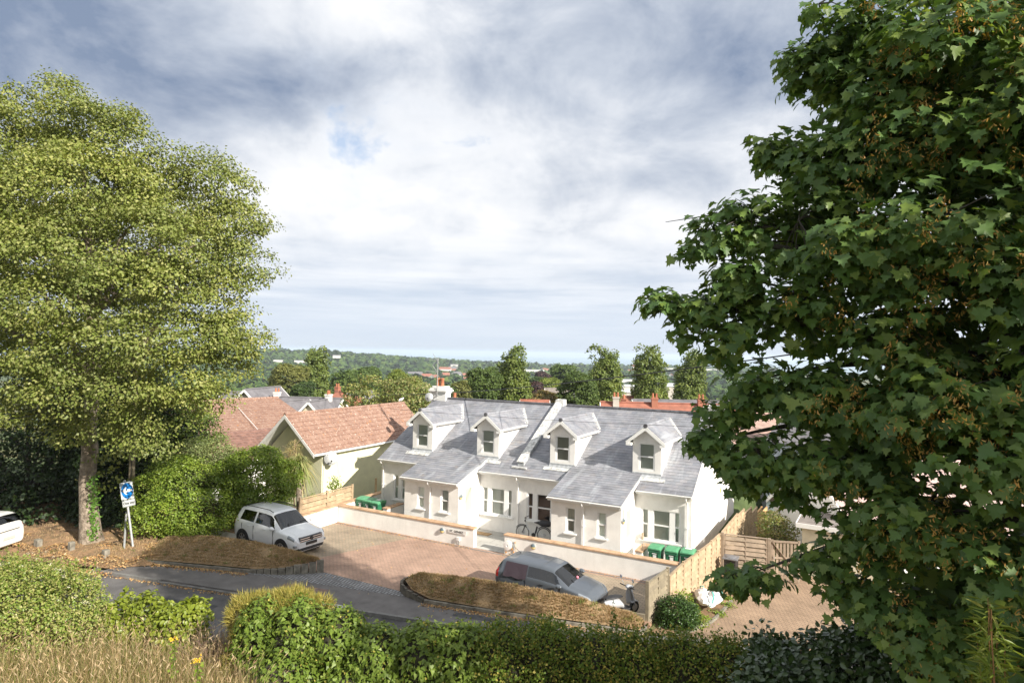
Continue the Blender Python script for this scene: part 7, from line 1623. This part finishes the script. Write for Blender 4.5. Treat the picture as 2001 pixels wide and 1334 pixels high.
gh('house', 'pale pink roofed house behind the garage, seen through leaf gaps', 1800, 900, 33, 12, 8, 4, 3, 5, MT['whitewall'], pmat('pinkish_tiles', (.50, .36, .33), .8, nscale=3), wins=2)
HS = []
def Dfor(x, y, h):
    for D in range(140, 2400, 10):
        p = at(x, y, D)
        if p[2] - h < float(T(p[0], p[1])) + 1.0: return D
    return 2300
def block(label, x, y, D, w_, h_, dep, mat, z_off=0, holes=()):
    p = at(x, y, D); t_ = thing('commercial_building', label, 'building', (p[0], p[1], p[2] - h_), TH)
    mb = MB(); mb.box(-w_ / 2, w_ / 2, 0, dep, -1.5, h_ - .25); mb.build('wall', mat, t_, local=True)
    mb = MB(); mb.box(-w_ / 2 - .15, w_ / 2 + .15, -.15, dep + .15, h_ - .25, h_); mb.build('roof', MT['roofpale'], t_, local=True)
    for (a, b, c, d) in holes: mb = MB(); mb.box(a, b, -.06, -.0, c, d); mb.build('window', MT['carglass_dark'], t_, local=True)
block('grey concrete block with a dark square opening between the right-hand poplars', 1318, 753, 115, 9, 4.2, 10, MT['conc2'], holes=((-2, 1, -3, -1.2), (2.2, 4, 1, 2.2)))
block('small grey concrete tower left of the middle poplar', 1238, 753, 115, 3.8, 4.5, 4, MT['conc2'], holes=((.2, 1.4, 1, 2.4),))
block('low grey concrete wing at the foot of the small concrete tower', 1236, 764, 112, 5.5, 2.5, 4, MT['conc2'])
for (x, y, D, w_, h_, lab) in ((947, 721, 640, 26, 1.4, 'long white warehouse roof left of the central poplar'), (1040, 722, 520, 22, 2.2, 'broad white warehouse right of the central poplar'), (1222, 741, 330, 10, 2.0, 'pale grey shed roof left of the middle poplar'), (1314, 719, 700, 18, 2.2, 'white warehouse between the two right-hand poplars'), (1390, 721, 680, 22, 2.4, 'white warehouse at the sycamore edge'), (587, 704, 900, 20, 2.4, 'white flat building on the wooded hill left of the tall poplar'), (543, 703, 950, 14, 2.0, 'pale hillside building beside the lime leaves')):
    D2 = Dfor(x, y, 8); HS.append((x, D2, w_ / D * FPX / 2, at(x, y, D2)[2] - 5)); block(lab, x, y, D2, w_ / D * D2, min(h_ * 1.6 / D * D2, 9), 12, MT['whitewall'])
for (x, y, D, L, W, a, rm, wm, lab) in ((811, 726, 400, 12, 9, 20, 'roof_grey', 'whitewall', 'white gabled villa with grey roof among the trees left of the aerial'),
    (834, 730, 420, 9, 8, 10, 'roof_red', 'whitewall', 'white house with red roof just left of the chimney aerial'), (849, 732, 430, 8, 7, 60, 'roof_red', 'whitewall', 'tiny red roofed house behind the aerial mast'),
    (870, 717, 560, 14, 8, 0, 'roof_red', 'whitewall', 'distant red and white houses above the chimney pots'), (884, 716, 570, 10, 8, 30, 'roof_grey', 'brickwall', 'distant brick house right of the aerial mast'),
    (871, 728, 440, 7, 6, 30, 'roof_red', 'brickwall', 'small brick house over the chimney pots'), (893, 726, 440, 9, 7, 50, 'roof_grey', 'whitewall', 'small white gabled house in the trees right of the chimney'),
    (918, 736, 330, 9, 7, 15, 'roof_red', 'whitewall', 'white house with red roof left of the central green tree'), (909, 729, 380, 6, 6, 40, 'roof_red', 'whitewall', 'tiny red roof above the white and red house by the central green tree'),
    (1065, 719, 520, 10, 8, 50, 'roof_red', 'whitewall', 'white house with red roof right of the broad warehouse'), (1084, 717, 560, 8, 7, 20, 'roof_grey', 'whitewall', 'small white house near the purple tree'), (1087, 730, 400, 6, 6, 50, 'roof_grey', 'whitewall', 'white gable end peeping from dark trees right of the warehouse'),
    (1234, 722, 560, 12, 8, 30, 'roof_red', 'whitewall', 'pair of red roofs in the woods left of the middle poplar'), (1312, 730, 480, 8, 7, 60, 'roof_red', 'whitewall', 'small red roof between the two right-hand poplars'), (1240, 713, 1200, 14, 9, 20, 'roof_red', 'whitewall', 'far white house by the coast left of the middle poplar'),
    (658, 693, 1450, 22, 14, 10, 'roof_grey', 'whitewall', 'white villa on the crest of the wooded headland'), (888, 711, 1900, 30, 12, 0, 'roof_grey', 'whitewall', 'pale seafront building on the shore right of the aerial')):
    D2 = D if D > 1100 else Dfor(x, y, 8); HS.append((x, D2, L * .45 / D * FPX, at(x, y, D2)[2] - 4)); k_ = .75 * D2 / D; gh('distant_house', lab, x, y, D2, L * k_, W * k_, 2.0 * k_ + 1, 2.2 * k_ + .5, a, MT[wm], MT[rm])
# background trees: one of each kind, then copies
MT['poplar'] = leafmat('poplar_leaves', [(.13, .19, .045), (.18, .23, .06), (.10, .15, .035), (.23, .27, .08)], .5, .28, noise=.5)
MT['far_g'] = leafmat('tree_green', [(.075, .125, .03), (.105, .16, .04), (.06, .10, .026), (.135, .185, .05)], .6, .2, noise=.35)
MT['far_d'] = leafmat('tree_dark_green', [(.045, .08, .022), (.06, .10, .028), (.08, .125, .036)], .6, .15, noise=.35)
MT['far_o'] = leafmat('tree_olive', [(.13, .15, .045), (.18, .19, .06), (.10, .12, .035)], .6, .2, noise=.35)
MT['far_y'] = leafmat('tree_yellow_green', [(.15, .20, .04), (.22, .26, .06), (.11, .17, .03)], .5, .28, noise=.35)
MT['far_c'] = leafmat('tree_fruiting', [(.16, .21, .06), (.24, .28, .09), (.38, .32, .16), (.11, .16, .04), (.20, .24, .08)], .5, .25, noise=.5)
MT['far_p'] = leafmat('tree_copper', [(.06, .035, .035), (.09, .05, .045), (.05, .03, .03)], .6, .15)
MT['far_b'] = leafmat('tree_rusty', [(.30, .18, .06), (.24, .20, .07), (.16, .16, .05)], .6, .2)
def bgtree(label, x, ytop, D, wpx, mat, kind='broad', seed=1, name=None, ybase=None, group=None, leaf=None):
    """tree of its own: crown top at x,ytop seen at distance D, crown width wpx photo pixels"""
    p = at(x, ytop, D); bz = float(T(p[0], p[1])); R_ = wpx / 2 / FPX * D; H = p[2] - bz; rs = RS(seed)
    blobs = []
    if kind == 'poplar':
        nst = 3
        for k in range(26):
            t_ = k / 25.0; z = bz + H * (.10 + .86 * t_); rr = R_ * (.62 * (1 - t_) ** .55 + .16); ang = rs.uniform(0, 6.28); o = (R_ - rr) * rs.uniform(.35, .95) * (1 - .35 * t_)
            blobs.append((p[0] + math.cos(ang) * o, p[1] + math.sin(ang) * o, z, rr, rr, rr * 2.1))
        blobs = [b for b in blobs if b[2] + b[5] < p[2] + .4]; ls = leaf or max(.28, D * .0036); cl = 3000; per = 11; cr = R_ * .17
        return tree(name or 'poplar_tree', label, (p[0], p[1], bz), blobs, cl * 2, per, cr, ls, mat, R_ * .12, seed=seed, group=group, inner=.5, up=.15, flat=1.0, limbs_n=5, outw=.7, two=True, cull=.45)
    hc = min(H, R_ * 2.4) / 2; cz = p[2] - hc
    blobs.append((p[0], p[1], cz, R_ * .72, R_ * .72, hc * .85))
    for k in range(9):
        a = rs.uniform(0, 6.28); el = rs.uniform(-.5, .95); rr = R_ * rs.uniform(.34, .5); blobs.append((p[0] + math.cos(a) * (R_ - rr), p[1] + math.sin(a) * (R_ - rr), cz + el * (hc - rr * .8), rr, rr, rr * .8))
    ls = leaf or max(.2, D * .0028)
    return tree(name or 'broadleaf_tree', label, (p[0], p[1], bz), blobs, 2400, 11, R_ * .13, ls, mat, R_ * .09, seed=seed, group=group, inner=.3, limbs_n=4, outw=.6, two=True, cull=.8)
G_ = 'poplars standing in a row beyond the terrace'
bgtree('tall lone poplar left of the red hipped roof', 615, 684, 118, 62, MT['poplar'], 'poplar', 201)
bgtree('tall poplar rising behind the slate ridge, nearest the chimney aerial', 1003, 687, 84, 80, MT['poplar'], 'poplar', 202, group=G_)
bgtree('broad poplar directly behind the party wall parapet, right of the brown tree', 1182, 687, 84, 84, MT['poplar'], 'poplar', 203, group=G_)
bgtree('twin-topped poplar between the small concrete tower and the concrete block', 1270, 684, 92, 76, MT['poplar'], 'poplar', 204, group=G_)
bgtree('poplar nearest the sycamore, right of the concrete block', 1348, 690, 96, 74, MT['poplar'], 'poplar', 205, group=G_)
bgtree('mid green tree leaning against the poplar nearest the aerial', 950, 716, 80, 66, MT['far_g'], seed=206)
bgtree('dark green tree filling the space left of the broad poplar', 1128, 722, 78, 72, MT['far_g'], seed=207)
bgtree('big flowering chestnut behind the pantile ridge', 765, 733, 58, 165, MT['far_c'], seed=208, leaf=.22, name='chestnut_tree')
bgtree('bright yellow-green tree showing above the flowering chestnut', 785, 718, 84, 86, MT['far_y'], seed=209)
bgtree('dark olive tree between the lime and the lone poplar', 560, 708, 104, 84, MT['far_o'], seed=210)
bgtree('blackish evergreen just left of the lone poplar foot', 592, 745, 96, 44, MT['far_d'], seed=211)
bgtree('loose green tree right of the lone poplar', 668, 722, 135, 76, MT['far_g'], seed=212)
bgtree('rounded green tree above the red hipped roof', 712, 716, 150, 66, MT['far_g'], seed=213)
bgtree('green tree between the chestnut and the wooded hill', 735, 736, 125, 54, MT['far_d'], seed=214)
bgtree('grey-green willowy tree right of the chimney pots', 905, 742, 120, 62, MT['far_o'], seed=215)
bgtree('grey-green tree just behind the chimney pots', 868, 750, 110, 44, MT['far_g'], seed=216)
bgtree('rusty brown tree in front of the copper tree', 1060, 760, 92, 52, MT['far_b'], seed=217)
bgtree('dark copper-leaved tree right of the poplar nearest the aerial', 1046, 746, 130, 30, MT['far_p'], seed=218)
bgtree('yellowish tree behind the rusty brown tree', 1078, 738, 150, 46, MT['far_y'], seed=219)
bgtree('wide dark tree crowning the woods right of the warehouse', 1105, 712, 230, 60, MT['far_g'], seed=220)
bgtree('purple-leaved tree below the broad warehouse', 1062, 728, 330, 26, MT['far_p'], seed=221)
bgtree('dark tree below the warehouse beside the purple-leaved tree', 1050, 735, 260, 30, MT['far_d'], seed=222)
bgtree('garden tree in front of the brick house between poplars', 1240, 787, 66, 26, MT['far_g'], seed=223)
bgtree('dark tree behind the middle poplar by the shed roof', 1232, 748, 180, 34, MT['far_d'], seed=224)
bgtree('umbrella-shaped pine on the headland crest', 640, 684, 1500, 13, MT['far_d'], seed=225, name='pine_tree')
bgtree('second rounded pine on the headland crest', 656, 685, 1500, 10, MT['far_d'], seed=226, name='pine_tree')
# woodland reaching to the coast
rs = RS(301); Cs = []; Ns = []; Sz = []
def lump(x, y, R_, s, nq):
    z = float(T(x, y)) + R_ * .55; d = rdir(rs, nq); d[:, 2] = np.abs(d[:, 2]) * 1.0 - .12; lob = 1 + .28 * np.sin(d[:, 0] * 5 + x) * np.cos(d[:, 1] * 5 + y)
    c = np.array([x, y, z]) + d * np.array([R_, R_, R_ * .85]) * lob[:, None] * rs.uniform(.82, 1.03, (nq, 1)); Cs.append(c); Ns.append(d + rs.randn(nq, 3) * .18); Sz.append(np.full(nq, R_ * (3.4 / math.sqrt(nq))))
s = 118.0; cnt = 0
while s < 2420:
    R0_ = np.interp(s, [118, 400, 1000, 2400], [4.6, 7.0, 9.5, 12]); gap = R0_ * np.interp(s, [118, 500, 2400], [1.5, 2.1, 3.4]); r = -s * .60
    while r < s * .42:
        r += R0_ * rs.uniform(1.2, 2.1)
        x = CAM[0] + s * FWD0[0] + r * RIGHT[0]; y = CAM[1] + s * FWD0[1] + r * RIGHT[1]
        dens = math.sin(x * .011 + 1.3) + math.sin(y * .013 + x * .004) + rs.uniform(-1.2, 1.2)
        if dens < -1.5 : continue
        R_ = R0_ * rs.uniform(.55, 1.5); j = rs.uniform(-gap, gap) * .5; x += FWD0[0] * j; y += FWD0[1] * j
        if float(T(x, y)) < -49.4: continue
        s_ = (x - CAM[0]) * FWD0[0] + (y - CAM[1]) * FWD0[1]; pxl = 1000.5 + ((x - CAM[0]) * RIGHT[0] + (y - CAM[1]) * RIGHT[1]) / s_ * FPX; tz = float(T(x, y)) + R_ * 1.25
        if any(abs(pxl - hx) < hw + R_ / s_ * FPX * .8 and s_ < hD + 12 and tz > 9 + (hz - 9) * s_ / hD for hx, hD, hw, hz in HS): continue
        lump(x, y, R_, s, int(np.clip(30000 / s, 26, 190))); cnt += 1
    s += gap
C = np.concatenate(Cs); N = np.concatenate(Ns); SZ = np.concatenate(Sz)
def woodmat2():
    m = leafmat('woodland_canopy', [(.040, .074, .023), (.056, .094, .028), (.032, .060, .020), (.08, .118, .034), (.048, .083, .026)], .9, .0, spec=.1); t = NT(m.node_tree); b = m.node_tree.nodes['Principled BSDF']
    src = b.inputs['Base Color'].links[0].from_socket; tc = t.new('ShaderNodeTexCoord').outputs['Object']
    v = t.new('ShaderNodeTexVoronoi'); v.inputs['Scale'].default_value = .055; t.link(tc, v.inputs[0])
    sp = t.new('ShaderNodeSeparateColor'); t.link(v.outputs['Color'], sp.inputs[0])
    c = t.mix(1.0, src, t.ramp(sp.outputs[0], [(0, (.55, .62, .6)), (.4, (.9, .95, .9)), (.75, (1.5, 1.35, 1.0)), (1, (1.0, 1.1, 1.0))]), 'MULTIPLY'); t.link(c, b.inputs['Base Color']); return m
V, F = leaves(C, N, SZ, (np.array([(-.5, -.4, 0), (.5, -.5, .1), (.45, .45, 0), (-.4, .5, .1)]), [(0, 1, 2, 3)]), rs)
tag(npmesh('woodland', V, F, woodmat2()), kind='stuff')
print('WOOD', cnt, len(F))
# haze
hz = MB(); c = (CAM + FWD0 * 5500); 
x0, x1, y0, y1 = -18000, 18000, -400, 14500
def wp(r, s): p = CAM + RIGHT * r + FWD0 * s; return p[0], p[1]
q = [wp(-12500, -300), wp(12500, -300), wp(12500, 13900), wp(-12500, 13900)]
hz.prism([(x, y, -58.0) for x, y in q], (0, 0, 58 + 30.0)); ho = hz.build('haze', None); tag(ho, kind='stuff')
m = bpy.data.materials.new('haze_air'); m.use_nodes = True; m.node_tree.nodes.clear(); t = NT(m.node_tree); vol = t.new('ShaderNodeVolumePrincipled'); vol.inputs['Color'].default_value = (.80, .88, 1.0, 1); vol.inputs['Density'].default_value = HAZE; vol.inputs['Anisotropy'].default_value = .2
oo = t.new('ShaderNodeOutputMaterial'); t.link(vol.outputs[0], oo.inputs[1]); ho.data.materials.append(m)

GP = {'bulkhead_lamp': 'round half-hooded wall lamps', 'boundary_wall': 'white boundary walls with sandstone coping', 'bin_store_wall': 'short piers beside the bins', 'wooden_fence': 'wooden garden fences', 'block_edging': 'edging around the grass mounds',
      'distant_house': 'small houses scattered in the wooded valley', 'parked_car': 'parked cars', 'marker_stone': 'stones along the verge', 'evergreen_tree': 'dark evergreens behind the lime', 'broadleaf_tree': 'broadleaf trees beyond the terrace', 'overhead_wire': 'overhead wires',
      'laurel_bush': 'laurel bushes on the bank', 'ragwort': 'ragwort flowers in the grass', 'tap': 'garden taps on the piers', 'satellite_dish': 'satellite dishes', 'commercial_building': 'commercial buildings in the valley', 'house': 'houses beyond the terrace', 'bush': 'garden bushes', 'shrub': 'shrubs by the fence', 'pine_tree': 'pines on the headland', 'hedge': 'hedges', 'poplar_tree': 'poplars beyond the terrace'}
tops = [o for o in bpy.data.objects if o.parent is None and 'label' in o.keys() and 'group' not in o.keys()]
for o in tops:
    st_ = o.name.split('.')[0]
    if st_ in GP and sum(q.name.split('.')[0] == st_ for q in tops) > 1: o['group'] = GP[st_]
